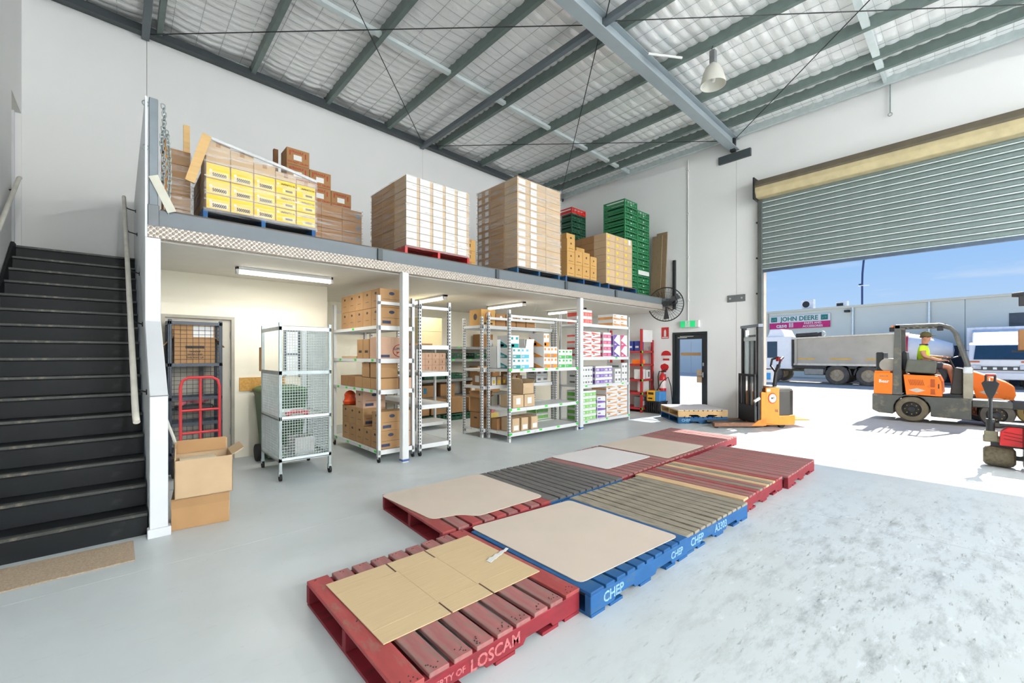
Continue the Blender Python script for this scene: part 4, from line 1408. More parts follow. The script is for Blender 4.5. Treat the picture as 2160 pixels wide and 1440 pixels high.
for r_ in range(16):
    crate('green slotted crate, %s, in the taller mezzanine crate column' % (rows(r_)), 9.59, 6.345, MZ + 0.153 * r_)
for r_ in range(15):
    o = crate('green slotted crate, %s, in the crate column next to the right wall' % (rows(r_)), 10.18, 6.345, MZ + 0.153 * r_)
    if r_ == 4:
        MB().box(-0.26, 0.26, -0.326, -0.321, 0.02, 0.13).build('white_card', lab_w, o)
for r_ in range(14):
    crate('dark green crate, %s, in the column topped by a red crate' % (rows(r_)), 8.75, 7.35, MZ + 0.153 * r_, crate_d, lab=False)
crate('red slotted crate on top of the dark green crate column', 8.75, 7.35, MZ + 0.153 * 14, crate_r, lab=False)
# boards leaning at the right wall
for k, (dy, w_, hh) in enumerate(((0.0, 0.30, 1.80), (0.10, 0.28, 1.72))):
    b_ = MB().box(-0.012, 0.012, -w_ / 2, w_ / 2, 0, hh).build('timber_board', pm('weathered_ply', (150, 126, 96), 0.85, var=0.15, scale=5, stretch=(1, 8, 1), worn=(120, 100, 78), wornamt=0.4), loc=(10.56 - 0.05 * k, 5.78 + dy, MZ))
    b_.rotation_euler = (0, math.radians(4.5), 0)
    tag(b_, ('front weathered board leaning on the right wall by the crates', 'rear weathered board leaning on the right wall by the crates')[1 - k], 'board')
lf = thing('picture_frame', 'pale panel in a timber frame leaning behind the orange cartons', 'framed panel', (9.6, 8.3, MZ), 0)
MB().box(-0.55, 0.55, -0.015, 0.015, 0, 2.35).build('panel', pm('panel_grey', (196, 194, 188), 0.6), lf)
for (a, b, c_, d_) in ((-0.58, -0.54, 0, 2.4), (0.54, 0.58, 0, 2.4), (-0.58, 0.58, 2.35, 2.42)):
    MB().box(a, b, -0.03, 0.03, c_, d_).build('frame_rail', MAT['orange_timber'], lf)
# ================================================================== racks under the mezzanine
def rack(label, x0, x1, y0, y1, H, shelves, mat=steel_white, tags=(), casters=False, name='storage_rack', group='storage racks under the mezzanine', holes=True, tops=True, post=0.045, deck=None, rail=0.06):
    """tags: list of (shelf index, side '-x' or '-y', positions as fractions)"""
    t = thing(name, label, 'rack', (x0, y0, 0), 0, group)
    W, D = x1 - x0, y1 - y0
    zb = 0.09 if casters else 0.0
    pm_ = MB().box(0, post, 0, 0.03, zb, H).box(0, 0.008, 0, post, zb, H).mesh('post', mat)
    hm = None
    if holes:
        m = MB()
        z = zb + 0.06
        while z < H - 0.04:
            m.box(-0.001, 0.0, 0.012, 0.026, z, z + 0.028)
            m.box(0.014, 0.030, -0.001, 0.0, z, z + 0.028)
            z += 0.05
        hm = m.mesh('slot_holes', slot_m)
    for (px, py) in ((0, 0), (W - post, 0), (0, D - post), (W - post, D - post)):
        o = place('post', pm_, t, (px, py, 0))
        if hm:
            stuff(place('slot_holes', hm, o))
        if casters:
            c_ = MB().cyl((0.012, 0.02, 0.04), (0.034, 0.02, 0.04), 0.04, n=14).build('caster', black_rub, t, smooth=True, loc=(px, py, 0))
            MB().box(0.005, 0.042, 0.005, 0.036, 0.05, 0.10).build('caster_fork', galv, c_)
    for k, z in enumerate(shelves):
        m = MB().box(0.004, W - 0.004, 0.004, D - 0.004, z - 0.018, z)
        s_ = m.build('shelf', deck or mat, t)
        MB().box(0.01, W - 0.01, 0.0, 0.004, z - rail, z + 0.004).build('front_rail', mat, s_)
        MB().box(0.01, W - 0.01, D - 0.004, D, z - rail, z + 0.004).build('rear_rail', mat, s_)
        MB().box(0.0, 0.004, 0.01, D - 0.01, z - rail * 0.7, z + 0.004).build('side_rail', mat, s_)
        MB().box(W - 0.004, W, 0.01, D - 0.01, z - rail * 0.7, z + 0.004).build('side_rail', mat, s_)
        for (kk, sd, ps) in tags:
            if kk == k:
                for p in ps:
                    if sd == '-y':
                        plate('green_tag', s_, tag_g, W * p - 0.035, W * p + 0.035, -0.003, 0.0, z - 0.032, z - 0.002)
                    else:
                        plate('green_tag', s_, tag_g, -0.003, 0.0, D * p - 0.035, D * p + 0.035, z - 0.032, z - 0.002)
    if tops:
        MB().box(0, W, 0.0, 0.02, H - 0.13, H - 0.085).build('top_rail', mat, t)
        MB().box(0, W, D - 0.02, D, H - 0.13, H - 0.085).build('top_rail', mat, t)
    return t


LOGO = [('c', ink_b, 0.38, 0.62, 0.66, 0.84), ('r', ink, 0.12, 0.88, 0.42, 0.435), ('r', ink_b, 0.10, 0.46, 0.12, 0.28)]
LOGL = [('c', ink, 0.38, 0.60, 0.70, 0.84), ('r', ink, 0.3, 0.7, 0.35, 0.37)]

# --- first rack on casters, full of kraft cartons
rack('white rack on casters packed with kraft cartons, left of the first column', 2.68, 3.26, 5.72, 7.44, 2.36, (0.17, 1.02, 1.46, 1.93), casters=True,
     tags=((0, '-x', (0.05, 0.35, 0.62, 0.9)), (1, '-x', (0.12, 0.3, 0.47, 0.65, 0.85)), (2, '-x', (0.1, 0.45, 0.8)), (3, '-x', (0.5,))), holes=False)
KG = 'kraft cartons on the first white rack'
for k in range(5):
    for r_ in range(2):
        carton('kraft carton with oval logo, %s top shelf layer, %s from the front, first rack' % (('lower', 'upper')[r_], ORD[k]), 2.91, 5.90 + 0.285 * k, 1.934 + 0.268 * r_, 0.36, 0.28, 0.265, kraft, KG, tape=False, front=LOGO, left=LOGL)
for k in range(5):
    carton('kraft carton with oval logo, bottom shelf, %s from the front, first rack' % ORD[k], 2.90, 5.90 + 0.27 * k, 0.174, 0.36, 0.265, 0.26, kraft, KG, tape=False, front=LOGO, left=LOGL)
for k in (0, 2, 3, 4):
    carton('kraft carton in the second layer of the bottom shelf, %s from the front, first rack' % ORD[k], 2.90 if k else 2.92, 5.90 + 0.27 * k, 0.436, 0.36, 0.265, 0.27, kraft, KG, tape=False, front=LOGO, left=LOGL)
carton('single kraft carton on the third layer of the bottom shelf, first rack', 2.90, 6.44, 0.708, 0.36, 0.265, 0.265, kraft_p, KG, tape=False, front=LOGO, left=LOGL)
carton('pink kraft carton at the back corner of the bottom shelf, first rack', 3.165, 5.90, 0.174, 0.16, 0.26, 0.52, kraft_p, KG, tape=False, front=LOGO)
ob = MB()
ob.lathe([(0.0, 0), (0.10, 0.01), (0.115, 0.06), (0.085, 0.12), (0.09, 0.17), (0.06, 0.21), (0.02, 0.23), (0, 0.23)], 14)
ob = ob.build('plastic_bag', pm('orange_bag', (232, 80, 24), 0.35, var=0.12, scale=14), loc=(2.80, 7.0, 0.708), smooth=True)
tag(ob, 'bright orange plastic bag standing on the kraft cartons of the first rack', 'bag')
MB().lathe([(0.0, -0.116), (0.035, -0.112), (0.03, -0.10)], 12, c=(0, 0, 0.1), axis='x').build('print', lab_w, ob)
for k in range(5):
    carton('small low kraft carton on the second shelf of the first rack, %s from the front' % ORD[k], 2.86, 5.88 + 0.285 * k, 1.024, 0.30, 0.275, 0.16, kraft_d if k > 2 else kraft, KG, tape=False)
for k in range(2):
    open_carton('open kraft carton on top of the small cartons, %s from the front, first rack' % ORD[k], 2.86, 5.90 + 0.285 * k, 1.186, 0.30, 0.27, 0.15, kraft, KG, flaps=(-15, 8, 4, 4), flap=0.07)
carton('pale pink carton at the back of the second shelf, first rack', 3.12, 5.86, 1.024, 0.20, 0.25, 0.16, kraft_p, KG, tape=False)
def red_oval(o):
    text('SUPERIOR', 0.05, ink_b, o, (0.09, -0.1525, 0.14), '-y', 0.0006)
    m = MB().prism([(0.0, 0.04), (0.09, 0.10), (0.02, 0.10), (0.04, 0.075)], -0.1525, -0.151, 'y').build('print', ink_r, o)
carton('wide pink carton with a red oval logo on the third shelf, first rack', 2.965, 5.93, 1.464, 0.48, 0.30, 0.31, kraft_p, KG, tape=False, front=[('ring', ink_r, 0.45, 0.93, 0.08, 0.66), ('r', ink_b, 0.04, 0.34, 0.06, 0.18)], extra=red_oval)
for k in range(2):
    carton('upright kraft carton behind the red oval carton, %s of two, first rack' % ORD[k], 2.90, 6.20 + 0.22 * k, 1.464, 0.36, 0.21, 0.29, kraft, KG, tape=False, left=[('r', ink, 0.2, 0.7, 0.3, 0.42)])
pk_ = MB().box(-0.1, 0.1, -0.3, 0.3, 0, 0.035).build('card_offcut', kraft_l, loc=(2.86, 6.95, 1.464), bevel=0.003)
tag(pk_, 'flat kraft offcut lying on the third shelf of the first rack', 'cardboard')

# --- second rack on casters, nearly empty
rack('nearly empty white rack on casters right of the first column', 3.31, 3.88, 5.68, 7.40, 2.34, (0.17, 0.76, 1.25, 1.66), casters=True)
carton('flat dark carton lid on the top shelf of the nearly empty rack', 3.62, 6.3, 1.664, 0.4, 0.35, 0.04, kraft_d, 'pink cartons on the second rack', tape=False)
rack('white rack with pink and cream cartons standing deep under the mezzanine', 4.32, 5.12, 7.52, 8.10, 1.74, (0.15, 1.18, 1.70), tops=False, holes=False)
for r_ in range(3):
    for c in range(4):
        carton('pink carton, %s, %s column, on the deep white rack' % (rows(r_), ORD[c]), 4.46 + 0.165 * c, 7.74, 1.184 + 0.125 * r_, 0.162, 0.36, 0.123, kraft_p, 'pink cartons on the deep rack', tape=False, front=[('r', ink, 0.45, 0.52, 0.35, 0.75)])
for r_ in range(2):
    carton('large cream carton, %s, on top of the deep white rack' % rows(r_), 4.66, 7.76, 1.704 + 0.285 * r_, 0.56, 0.4, 0.282, pm('cream_card', (220, 204, 158), 0.8, var=0.03), 'cream cartons on the deep rack', tape=False)

# --- third rack: back to back pair with teal and orange cartons
rack('white slotted rack with teal, orange and green cartons before the second column', 4.98, 6.86, 5.53, 6.14, 2.30, (0.155, 0.58, 1.27),
     tags=((0, '-y', (0.02, 0.25, 0.42, 0.68, 0.98)), (1, '-y', (0.02, 0.12, 0.5, 0.72, 0.98)), (2, '-y', (0.02, 0.16, 0.32, 0.5, 0.66, 0.98))))
rack('white slotted rack standing behind the teal and orange cartons', 4.90, 6.86, 6.19, 6.78, 2.22, (0.155, 0.94, 1.26, 2.06), tops=False)


def pcart(label, x, y, z, sx, sy, sz, acc, pat='tri', group=None, base=None):
    base = base or pm('print_white', (232, 232, 230), 0.65, var=0.03, rnd=0.02)
    if pat == 'tri':
        fr = [('r', acc, 0.05, 0.95, 0.0, 0.34), ('r', lab_w, 0.12, 0.42, 0.08, 0.27), ('r', acc, 0.08, 0.30, 0.66, 0.86), ('r', acc, 0.62, 0.88, 0.66, 0.86)]
        le = [('tri', acc, 0.02, 0.98, 0.02, 0.75), ('r', lab_w, 0.5, 0.85, 0.1, 0.3)]
    elif pat == 'band':
        fr = [('r', acc, 0.03, 0.97, 0.10, 0.30), ('r', acc, 0.1, 0.4, 0.62, 0.78), ('tri', acc, 0.03, 0.97, 0.30, 0.46)]
        le = [('r', acc, 0.03, 0.97, 0.12, 0.55)]
    elif pat == 'slant':
        fr = [('tri', acc, 0.03, 0.97, 0.60, 0.92), ('tri2', acc, 0.03, 0.97, 0.06, 0.30), ('r', grey_pl, 0.12, 0.34, 0.38, 0.55)]
        le = [('r', acc, 0.03, 0.97, 0.2, 0.5)]
    elif pat == 'half':
        fr = [('r', acc, 0.02, 0.98, 0.12, 0.66), ('r', lab_w, 0.10, 0.42, 0.2, 0.55), ('r', lab_w, 0.58, 0.90, 0.2, 0.55)]
        le = [('r', acc, 0.05, 0.95, 0.1, 0.7)]
    elif pat == 'diag':
        fr = [('tri', acc, 0.0, 1.0, 0.0, 0.5), ('tri3', acc, 0.0, 0.55, 0.5, 1.0), ('r', lab_w, 0.1, 0.4, 0.08, 0.2)]
        le = [('r', acc, 0.05, 0.95, 0.1, 0.9)]
    else:
        fr = [('r', grey_pl, 0.1, 0.36, 0.3, 0.6), ('r', grey_pl, 0.6, 0.9, 0.3, 0.6)]
        le = [('r', grey_pl, 0.2, 0.8, 0.3, 0.6)]
    return carton(label, x, y, z, sx, sy, sz, base, group, tape=False, front=fr, left=le, name='printed_carton')


teal = pm('teal_print', (34, 150, 152), 0.6)
sky_ = pm('sky_print', (96, 190, 214), 0.6)
orng = pm('orange_print', (232, 142, 40), 0.6)
grn = pm('green_print', (70, 178, 82), 0.6)
redp = pm('red_print', (228, 84, 70), 0.6)
pinkp = pm('pink_print', (216, 86, 132), 0.6)
purp = pm('purple_print', (122, 84, 176), 0.6)
ora2 = pm('amber_print', (226, 156, 92), 0.6)
lime = pm('lime_print', (120, 200, 84), 0.6)
T = 'printed cartons on the teal and orange rack'
for c in range(2):
    for r_ in range(2):
        pcart('white carton with teal triangle, %s, %s column, middle shelf of the teal rack' % (rows(r_), ORD[c]), 5.20 + 0.21 * c, 5.78, 1.274 + 0.185 * r_, 0.205, 0.42, 0.183, teal if c == 0 else sky_, 'tri', T)
pcart('single white and teal carton topping the teal stack', 5.20, 5.80, 1.644, 0.205, 0.36, 0.22, teal, 'tri', T)
wp = open_carton('opened white carton with raised flap left of the teal cartons', 5.06, 6.0, 1.274, 0.10, 0.22, 0.40, pm('print_white', (232, 232, 230), 0.65, var=0.03, rnd=0.02), T, flaps=(0, 0, None, None), flap=0.12)
wp = open_carton('opened white carton with tall flaps between teal and orange stacks', 5.68, 5.90, 1.274, 0.22, 0.34, 0.40, MAT['print_white'], T, flaps=(10, 0, 5, 0), flap=0.14)
for c in range(2):
    for r_ in range(2):
        pcart('white carton with orange triangle, %s, %s column, middle shelf' % (rows(r_), ORD[c]), 5.98 + 0.19 * c, 5.78, 1.274 + 0.20 * r_, 0.185, 0.44, 0.198, orng, 'tri', T)
pcart('single white and orange carton topping the orange stack', 5.98, 5.78, 1.674, 0.15, 0.40, 0.25, orng, 'tri', T)
for c in range(2):
    for r_ in range(2):
        pcart('white carton with green bands, %s, %s column, right end of the middle shelf' % (rows(r_), ORD[c]), 6.42 + 0.21 * c, 5.78, 1.274 + 0.175 * r_, 0.205, 0.40, 0.173, grn, 'tri', T)
L2 = [('r', lab_w, 0.3, 0.7, 0.25, 0.75)]
KR = 'kraft cartons on the teal and orange rack'
carton('pale kraft carton with white label, left on the lower shelf of the teal rack', 5.24, 5.74, 0.584, 0.26, 0.34, 0.22, kraft_l, KR, front=L2, tape=False)
carton('pale kraft carton with white label, right on the lower shelf of the teal rack', 5.52, 5.74, 0.584, 0.26, 0.34, 0.22, kraft_l, KR, front=L2, tape=False)
open_carton('open kraft carton stacked on the labelled pair on the teal rack', 5.50, 5.76, 0.806, 0.28, 0.36, 0.20, kraft_l, KR, flaps=(175, 20, 20, 40), flap=0.08)
carton('brown carton at the left end of the rear rack, on its bottom shelf', 5.06, 6.42, 0.16, 0.27, 0.30, 0.29, kraft_d, KR, tape=False, front=[('r', ink, 0.3, 0.6, 0.6, 0.7)], left=[('r', ink, 0.3, 0.6, 0.6, 0.7)])
open_carton('open brown carton stacked at the left end of the rear rack', 5.06, 6.42, 0.452, 0.27, 0.30, 0.27, kraft_d, KR, flaps=(60, 30, 70, 20), flap=0.12)
for k in range(3):
    carton('kraft carton with white price label, %s on the bottom shelf of the teal rack' % ORD[k], 5.20 + 0.22 * k + (0.03 if k == 2 else 0), 5.74, 0.16, 0.17, 0.3, 0.23, kraft_l, KR, front=[('r', lab_w, 0.2, 0.85, 0.1, 0.45)], tape=False)
carton('long brown carton behind the labelled ones on the bottom shelf', 5.50, 6.02, 0.16, 0.9, 0.18, 0.2, kraft_d, KR, tape=False)
arch = [('ring', ink_r, 0.3, 0.7, 0.3, 0.85), ('r', ink, 0.2, 0.8, 0.08, 0.18)]
carton('big kraft carton with an arch print on top of the rear rack', 5.10, 6.42, 2.064, 0.34, 0.36, 0.30, kraft_o, KR, tape=False, front=arch, left=[('c', ink, 0.35, 0.65, 0.35, 0.75)])
for k in range(4):
    carton('brown carton with a white dot on top of the rear rack, %s from the left' % ORD[k], 5.42 + 0.27 * k, 6.42, 2.064, 0.25, 0.33, 0.24, kraft_d, KR, tape=False, front=[('c', lab_w, 0.40, 0.66, 0.5, 0.85)])
for k in range(4):
    carton('tall kraft pack standing on the rear rack, %s from the left' % ORD[k], 5.15 + 0.36 * k, 6.48, 1.264 if k % 2 else 0.944, 0.26, 0.3, 0.24, kraft if k % 2 else kraft_d, KR, tape=False, left=L2, front=L2)
for k in range(8):
    carton('small jar carton in the row on the rear rack, %s from the left' % ORD[k], 5.08 + 0.13 * k, 6.28, 0.944, 0.10, 0.14, 0.16, (kraft_d, lab_w, kraft_l)[k % 3], 'small cartons on the rear rack', tape=False, front=[('r', yellow_m, 0.25, 0.75, 0.2, 0.6)])
for r_ in range(2):
    for k in range(3):
        pcart('red and white carton in the rear right corner, %s, %s column' % (rows(r_), ORD[k]), 6.50 + 0.13 * k, 6.50, 1.264 + 0.15 * r_, 0.125, 0.3, 0.148, pm('crimson_print', (176, 32, 52), 0.6), 'half', KR)
for r_ in range(2):
    pcart('white printed carton behind the rack post, %s' % rows(r_), 6.62, 6.45, 0.944 + 0.14 * r_, 0.36, 0.3, 0.138, grey_pl, 'grid', KR)
for r_ in range(3):
    pcart('lime banded carton at the low right corner of the rear rack, %s' % rows(r_), 6.62, 6.45, 0.16 + 0.13 * r_, 0.36, 0.3, 0.128, lime, 'half', KR)

# --- fourth rack: white printed cartons
rack('white rack of colourful printed cartons right of the second column', 7.06, 8.88, 5.62, 6.22, 2.40, (0.13, 0.88, 1.47, 2.17), tops=False, holes=False,
     tags=((0, '-y', (0.1, 0.5, 0.98)), (1, '-y', (0.1, 0.52, 0.84)), (2, '-y', (0.7,))))
W5 = 'printed cartons on the colourful rack'
def grid(prefix, x0, x1, ncol, z, h, nrow, acc, pat, yy=5.86, sy=0.42):
    cw_ = (x1 - x0) / ncol
    for r_ in range(nrow):
        for c in range(ncol):
            pcart('%s, %s%s' % (prefix, rows(r_), (', %s column' % ORD[c]) if ncol > 1 else ''), x0 + cw_ * (c + 0.5), yy, z + 0.004 + h * r_, cw_ - 0.005, sy, h - 0.002, acc, pat, W5)
grid('white carton with red grid on the top shelf', 7.14, 7.48, 2, 2.17, 0.145, 2, redp, 'half')
grid('white carton with orange side on the top shelf', 8.25, 8.825, 2, 2.17, 0.135, 2, ora2, 'band')
grid('white carton with red slanted bands on the third shelf', 7.14, 7.78, 2, 1.47, 0.135, 4, redp, 'slant')
grid('white carton with pink bands on the third shelf', 7.88, 8.18, 1, 1.47, 0.135, 4, pinkp, 'half')
grid('tall carton with purple diagonal on the third shelf', 8.28, 8.54, 1, 1.47, 0.25, 2, purp, 'diag')
grid('tall carton with crimson diagonal on the third shelf', 8.56, 8.825, 1, 1.47, 0.25, 2, pinkp, 'diag')
grid('plain white carton with grey print on the second shelf', 7.14, 7.50, 2, 0.88, 0.13, 3, grey_pl, 'grid')
grid('white and purple carton on the second shelf', 7.60, 8.22, 2, 0.88, 0.13, 3, purp, 'half')
grid('white carton at the right of the second shelf', 8.32, 8.56, 1, 0.88, 0.16, 2, grey_pl, 'grid')
grid('white carton stacked at the right end of the second shelf', 8.60, 8.825, 1, 0.88, 0.15, 3, grey_pl, 'grid')
grid('white carton with lime bands on the bottom shelf', 7.14, 7.62, 2, 0.13, 0.125, 5, lime, 'half')
grid('dark purple carton on the bottom shelf', 7.66, 7.96, 1, 0.13, 0.16, 3, purp, 'band')
grid('white carton with orange slanted bands on the bottom shelf', 8.00, 8.825, 2, 0.13, 0.142, 5, ora2, 'slant')

# --- shelving along the back wall
rack('grey steel shelving along the cream back wall', 4.55, 8.05, 8.86, 9.38, 1.75, (0.50, 0.92, 1.41, 1.72), mat=pm('grey_shelf', (146, 148, 146), 0.5, 0.3), tops=False, holes=False, tags=((1, '-y', (0.3, 0.55, 0.7)), (2, '-y', (0.45, 0.6)), (3, '-y', (0.2, 0.5))))
BW = 'green crates on the back shelving'
for k, xx in enumerate((4.95, 5.60, 6.25)):
    crate('dark green crate on the second back wall shelf, %s from the left' % ORD[k], xx, 9.12, 0.924, crate_d, BW, False).scale = (1, 0.75, 0.9)
for k, xx in enumerate((6.2, 7.0)):
    crate('dark green crate on the third back wall shelf, %s of two' % ORD[k], xx, 9.12, 1.414, crate_d, BW, False).scale = (0.7, 0.75, 1)
crate('low dark green crate on the floor under the back shelving, left', 5.1, 8.62, 0.0, crate_d, BW, False)
crate('low dark green crate on the floor under the back shelving, middle', 5.75, 8.62, 0.0, crate_d, BW, False)
crate('low dark green crate on the floor under the back shelving, right', 6.4, 8.62, 0.0, crate_d, BW, False)
KB = 'kraft cartons at the back wall'
bl_lab = pm('blue_label', (44, 132, 176), 0.6)
for k, (xx, w_, hh, lb) in enumerate(((5.0, 0.34, 0.36, None), (5.42, 0.40, 0.34, bl_lab), (5.95, 0.36, 0.36, None), (6.45, 0.34, 0.34, lab_w))):
    carton('kraft carton sitting in a green crate by the back wall, %s from the left' % ORD[k], xx, 8.6, 0.153, w_, 0.36, hh, kraft, KB, tape=False, front=[('r', lb, 0.6, 0.9, 0.4, 0.85)] if lb else None)
for k, (xx, w_, hh, lb) in enumerate(((5.0, 0.36, 0.30, None), (5.45, 0.34, 0.28, bl_lab), (6.0, 0.42, 0.30, None), (6.9, 0.4, 0.32, lab_w), (7.5, 0.4, 0.34, None))):
    carton('kraft carton on the lowest back wall shelf, %s from the left' % ORD[k], xx, 9.1, 0.504, w_, 0.36, hh, kraft, KB, tape=False, front=[('r', lb, 0.1, 0.35, 0.3, 0.8)] if lb else None)
for k, xx in enumerate((7.1, 7.5)):
    carton('dark kraft carton on the second back wall shelf, %s of two on the right' % ORD[k], xx, 9.1, 0.924, 0.34, 0.36, 0.30, kraft_d, KB, tape=False, front=[('r', yellow_m, 0.4, 0.55, 0.4, 0.8)])
carton('kraft carton with yellow label on top of the back wall shelving', 7.25, 9.1, 1.724, 0.40, 0.36, 0.34, kraft_d, KB, tape=False, front=[('r', yellow_m, 0.5, 0.65, 0.55, 0.9)])
pf = MB()
for i in range(9):
    a = i * 0.7
    pf.cyl((0.05 * math.cos(a), 0.05 * math.sin(a), 0.02 * i), (0.11 * math.cos(a), 0.11 * math.sin(a), 0.05 + 0.03 * i), 0.05, 0.03, n=7)
pf = pf.build('paper_bundle', pm('pink_paper', (206, 130, 140), 0.8, var=0.2, scale=12), loc=(6.70, 8.10, 0.0))
tag(pf, 'crumpled pink and yellow paper bundle on the floor before the back shelving', 'paper')
MB().box(-0.12, 0.12, -0.14, -0.06, 0.0, 0.12).build('yellow_sheet', pm('yellow_paper', (226, 200, 120), 0.8), pf)

# --- red rack by the right wall
rr_ = thing('red_rack', 'red steel rack with detergent boxes against the right wall', 'rack', (10.13, 6.05, 0), 0, 'storage racks under the mezzanine')
rm = pm('rack_red', (186, 42, 46), 0.5)
for (px, py) in ((0, 0), (0.55, 0), (0, 0.95), (0.55, 0.95)):
    MB().box(px, px + 0.06, py, py + 0.05, 0, 2.2 if px == 0 else 1.92).build('post', rm, rr_)
for k, z in enumerate((0.12, 0.52, 0.87, 1.27, 1.62)):
    s_ = MB().box(0, 0.61, 0, 1.0, z - 0.045, z).build('shelf', rm, rr_)
    plate('green_tag', s_, tag_g, 0.0, 0.06, -0.003, 0.0, z - 0.05, z + 0.01)
MB().box(0.06, 0.56, 0.01, 0.03, 1.86, 2.18).build('white_board', white_pl, rr_)
for k in range(3):
    carton('blue detergent box on the red rack, %s from the front' % ORD[k], 10.28, 6.22 + 0.2 * k, 1.625, 0.20, 0.16, 0.26, pm('blue_box', (48, 66, 160), 0.6), 'blue detergent boxes', tape=False, left=[('r', lab_w, 0.2, 0.8, 0.3, 0.5)])
carton('orange box on the middle shelf of the red rack', 10.30, 6.25, 1.275, 0.22, 0.25, 0.12, orange_pt, None, tape=False)
carton('white printed tub box on the red rack, left', 10.28, 6.20, 0.875, 0.22, 0.20, 0.26, MAT['print_white'], 'white tubs on the red rack', tape=False, front=[('r', ink, 0.2, 0.5, 0.2, 0.8)])
carton('white printed tub box on the red rack, right', 10.54, 6.20, 0.875, 0.20, 0.20, 0.24, MAT['print_white'], 'white tubs on the red rack', tape=False, front=[('r', ink, 0.5, 0.8, 0.2, 0.8)])
carton('tall white box low down on the red rack', 10.46, 6.2, 0.525, 0.24, 0.2, 0.30, white_pl, 'white tubs on the red rack', tape=False)
carton('grey printed box on the bottom shelf of the red rack', 10.30, 6.2, 0.125, 0.24, 0.22, 0.28, grey_pl, 'white tubs on the red rack', tape=False, front=[('r', lab_w, 0.2, 0.8, 0.2, 0.6)])

# --- battery charger on a black crate with cables
bc = thing('plastic_crate', 'black slotted crate on the floor under the battery charger', 'crate', (10.45, 5.80, 0))
MB().box(-0.18, 0.18, -0.20, 0.20, 0, 0.02).build('base', black_pl, bc)
for k in range(7):
    for s in (-1, 1):
        MB().box(-0.18 + 0.055 * k - 0.004, -0.18 + 0.055 * k + 0.026, s * 0.19 - 0.008, s * 0.19 + 0.008, 0.02, 0.28).build('slat', black_pl, bc)
for k in range(7):
    for s in (-1, 1):
        MB().box(s * 0.17 - 0.008, s * 0.17 + 0.008, -0.19 + 0.058 * k, -0.165 + 0.058 * k, 0.02, 0.28).build('slat', black_pl, bc)
MB().prism([(-0.19, -0.21), (0.19, -0.21), (0.19, 0.21), (-0.19, 0.21)], 0.28, 0.31, 'z').build('rim', black_pl, bc)
ch_ = thing('battery_charger', 'yellow and blue battery charger on a black crate by the exit door', 'charger', (10.45, 5.80, 0.31))
MB().box(-0.17, 0.17, -0.04, 0.19, 0, 0.27).build('yellow_case', pm('charger_yellow', (242, 178, 34), 0.45), ch_, bevel=0.01)
MB().box(-0.165, 0.165, -0.18, -0.04, 0, 0.26).build('blue_case', pm('charger_blue', (70, 142, 204), 0.45), ch_, bevel=0.01)
MB().box(-0.174, -0.169, 0.0, 0.15, 0.17, 0.23).build('label', ink, ch_)
MB().box(-0.174, -0.169, 0.03, 0.15, 0.05, 0.09).build('label', ink, ch_)
MB().tube([(0, 0, 0.26), (0.08, -0.1, 0.5), (0.22, -0.2, 0.62), (0.27, -0.25, 0.4), (0.25, -0.3, 0.0), (0.22, -0.32, -0.29)], 0.012, 7).build('cable', black_rub, ch_, smooth=True)
MB().tube([(0.05, 0.1, 0.26), (0.15, 0.2, 0.5), (0.28, 0.25, 0.75), (0.3, 0.3, 0.9)], 0.01, 7).build('cable', black_rub, ch_, smooth=True)
bl_ = MB()
rb = random.Random(5)
pts = [(0.12 * math.cos(i * 0.7) * rb.uniform(0.5, 1), 0.14 * math.sin(i * 0.7) * rb.uniform(0.5, 1), 0.012 + 0.004 * i) for i in range(26)]
bl_.tube(pts, 0.011, 6)
tag(bl_.build('coiled_cable', pm('cable_teal', (52, 84, 96), 0.6), loc=(10.52, 5.40, 0.0), smooth=True), 'coiled dark cable heap on the floor at the exit door', 'cable')

# --- wall fan
fn = thing('wall_fan', 'large black caged wall fan on a bracket above the fire signs', 'fan', (10.74, 5.46, 2.81))
FR = Matrix.Translation((-0.40, 0.03, 0)) @ Matrix.Rotation(math.radians(20), 4, 'Z')
def fpt(r, a, d):
    return FR @ Vector((d, r * math.cos(a), r * math.sin(a)))
m = MB()
m.tube([fpt(0.43, 2 * PI * i / 40, 0) for i in range(40)], 0.014, 7, closed=True)
m.build('cage_ring', black_pl, fn, smooth=True)
m = MB()
for k in range(36):
    a = 2 * PI * k / 36
    m.tube([fpt(0.06, a, -0.11), fpt(0.25, a, -0.10), fpt(0.38, a, -0.06), fpt(0.43, a, 0.0), fpt(0.38, a, 0.06), fpt(0.2, a, 0.09), fpt(0.08, a, 0.09)], 0.0028, 4)
for rd, dd in ((0.16, -0.105), (0.30, -0.09)):
    m.tube([fpt(rd, 2 * PI * i / 32, dd) for i in range(32)], 0.0028, 4, closed=True)
stuff(m.build('cage_wires', black_pl, fn))
for k in range(3):
    a = 2 * PI * k / 3 + 0.5
    m = MB()
    P = [fpt(0.06, a - 0.3, -0.03), fpt(0.38, a - 0.22, -0.05), fpt(0.39, a + 0.16, 0.02), fpt(0.06, a + 0.4, 0.03)]
    n_ = [p + Vector((0.006, 0, 0)) for p in P]
    m.add(P + n_, [(0, 1, 2, 3), (7, 6, 5, 4), (0, 4, 5, 1), (1, 5, 6, 2), (2, 6, 7, 3), (3, 7, 4, 0)])
    m.build('blade', pm('fan_blade', (64, 66, 68), 0.5), fn)
m = MB()
m.cyl(fpt(0, 0, -0.12), fpt(0, 0, 0.16), 0.075, 0.06, n=16)
m.build('motor', black_pl, fn, smooth=True)
MB().tube([fpt(0, 0, 0.10), (-0.18, 0.02, 0.0), (-0.03, 0.0, 0.05)], 0.022, 8).build('arm', black_pl, fn, smooth=True)
MB().box(-0.03, 0.03, -0.035, 0.035, -0.1, 1.18).build('wall_bracket', dark_metal, fn, bevel=0.004)
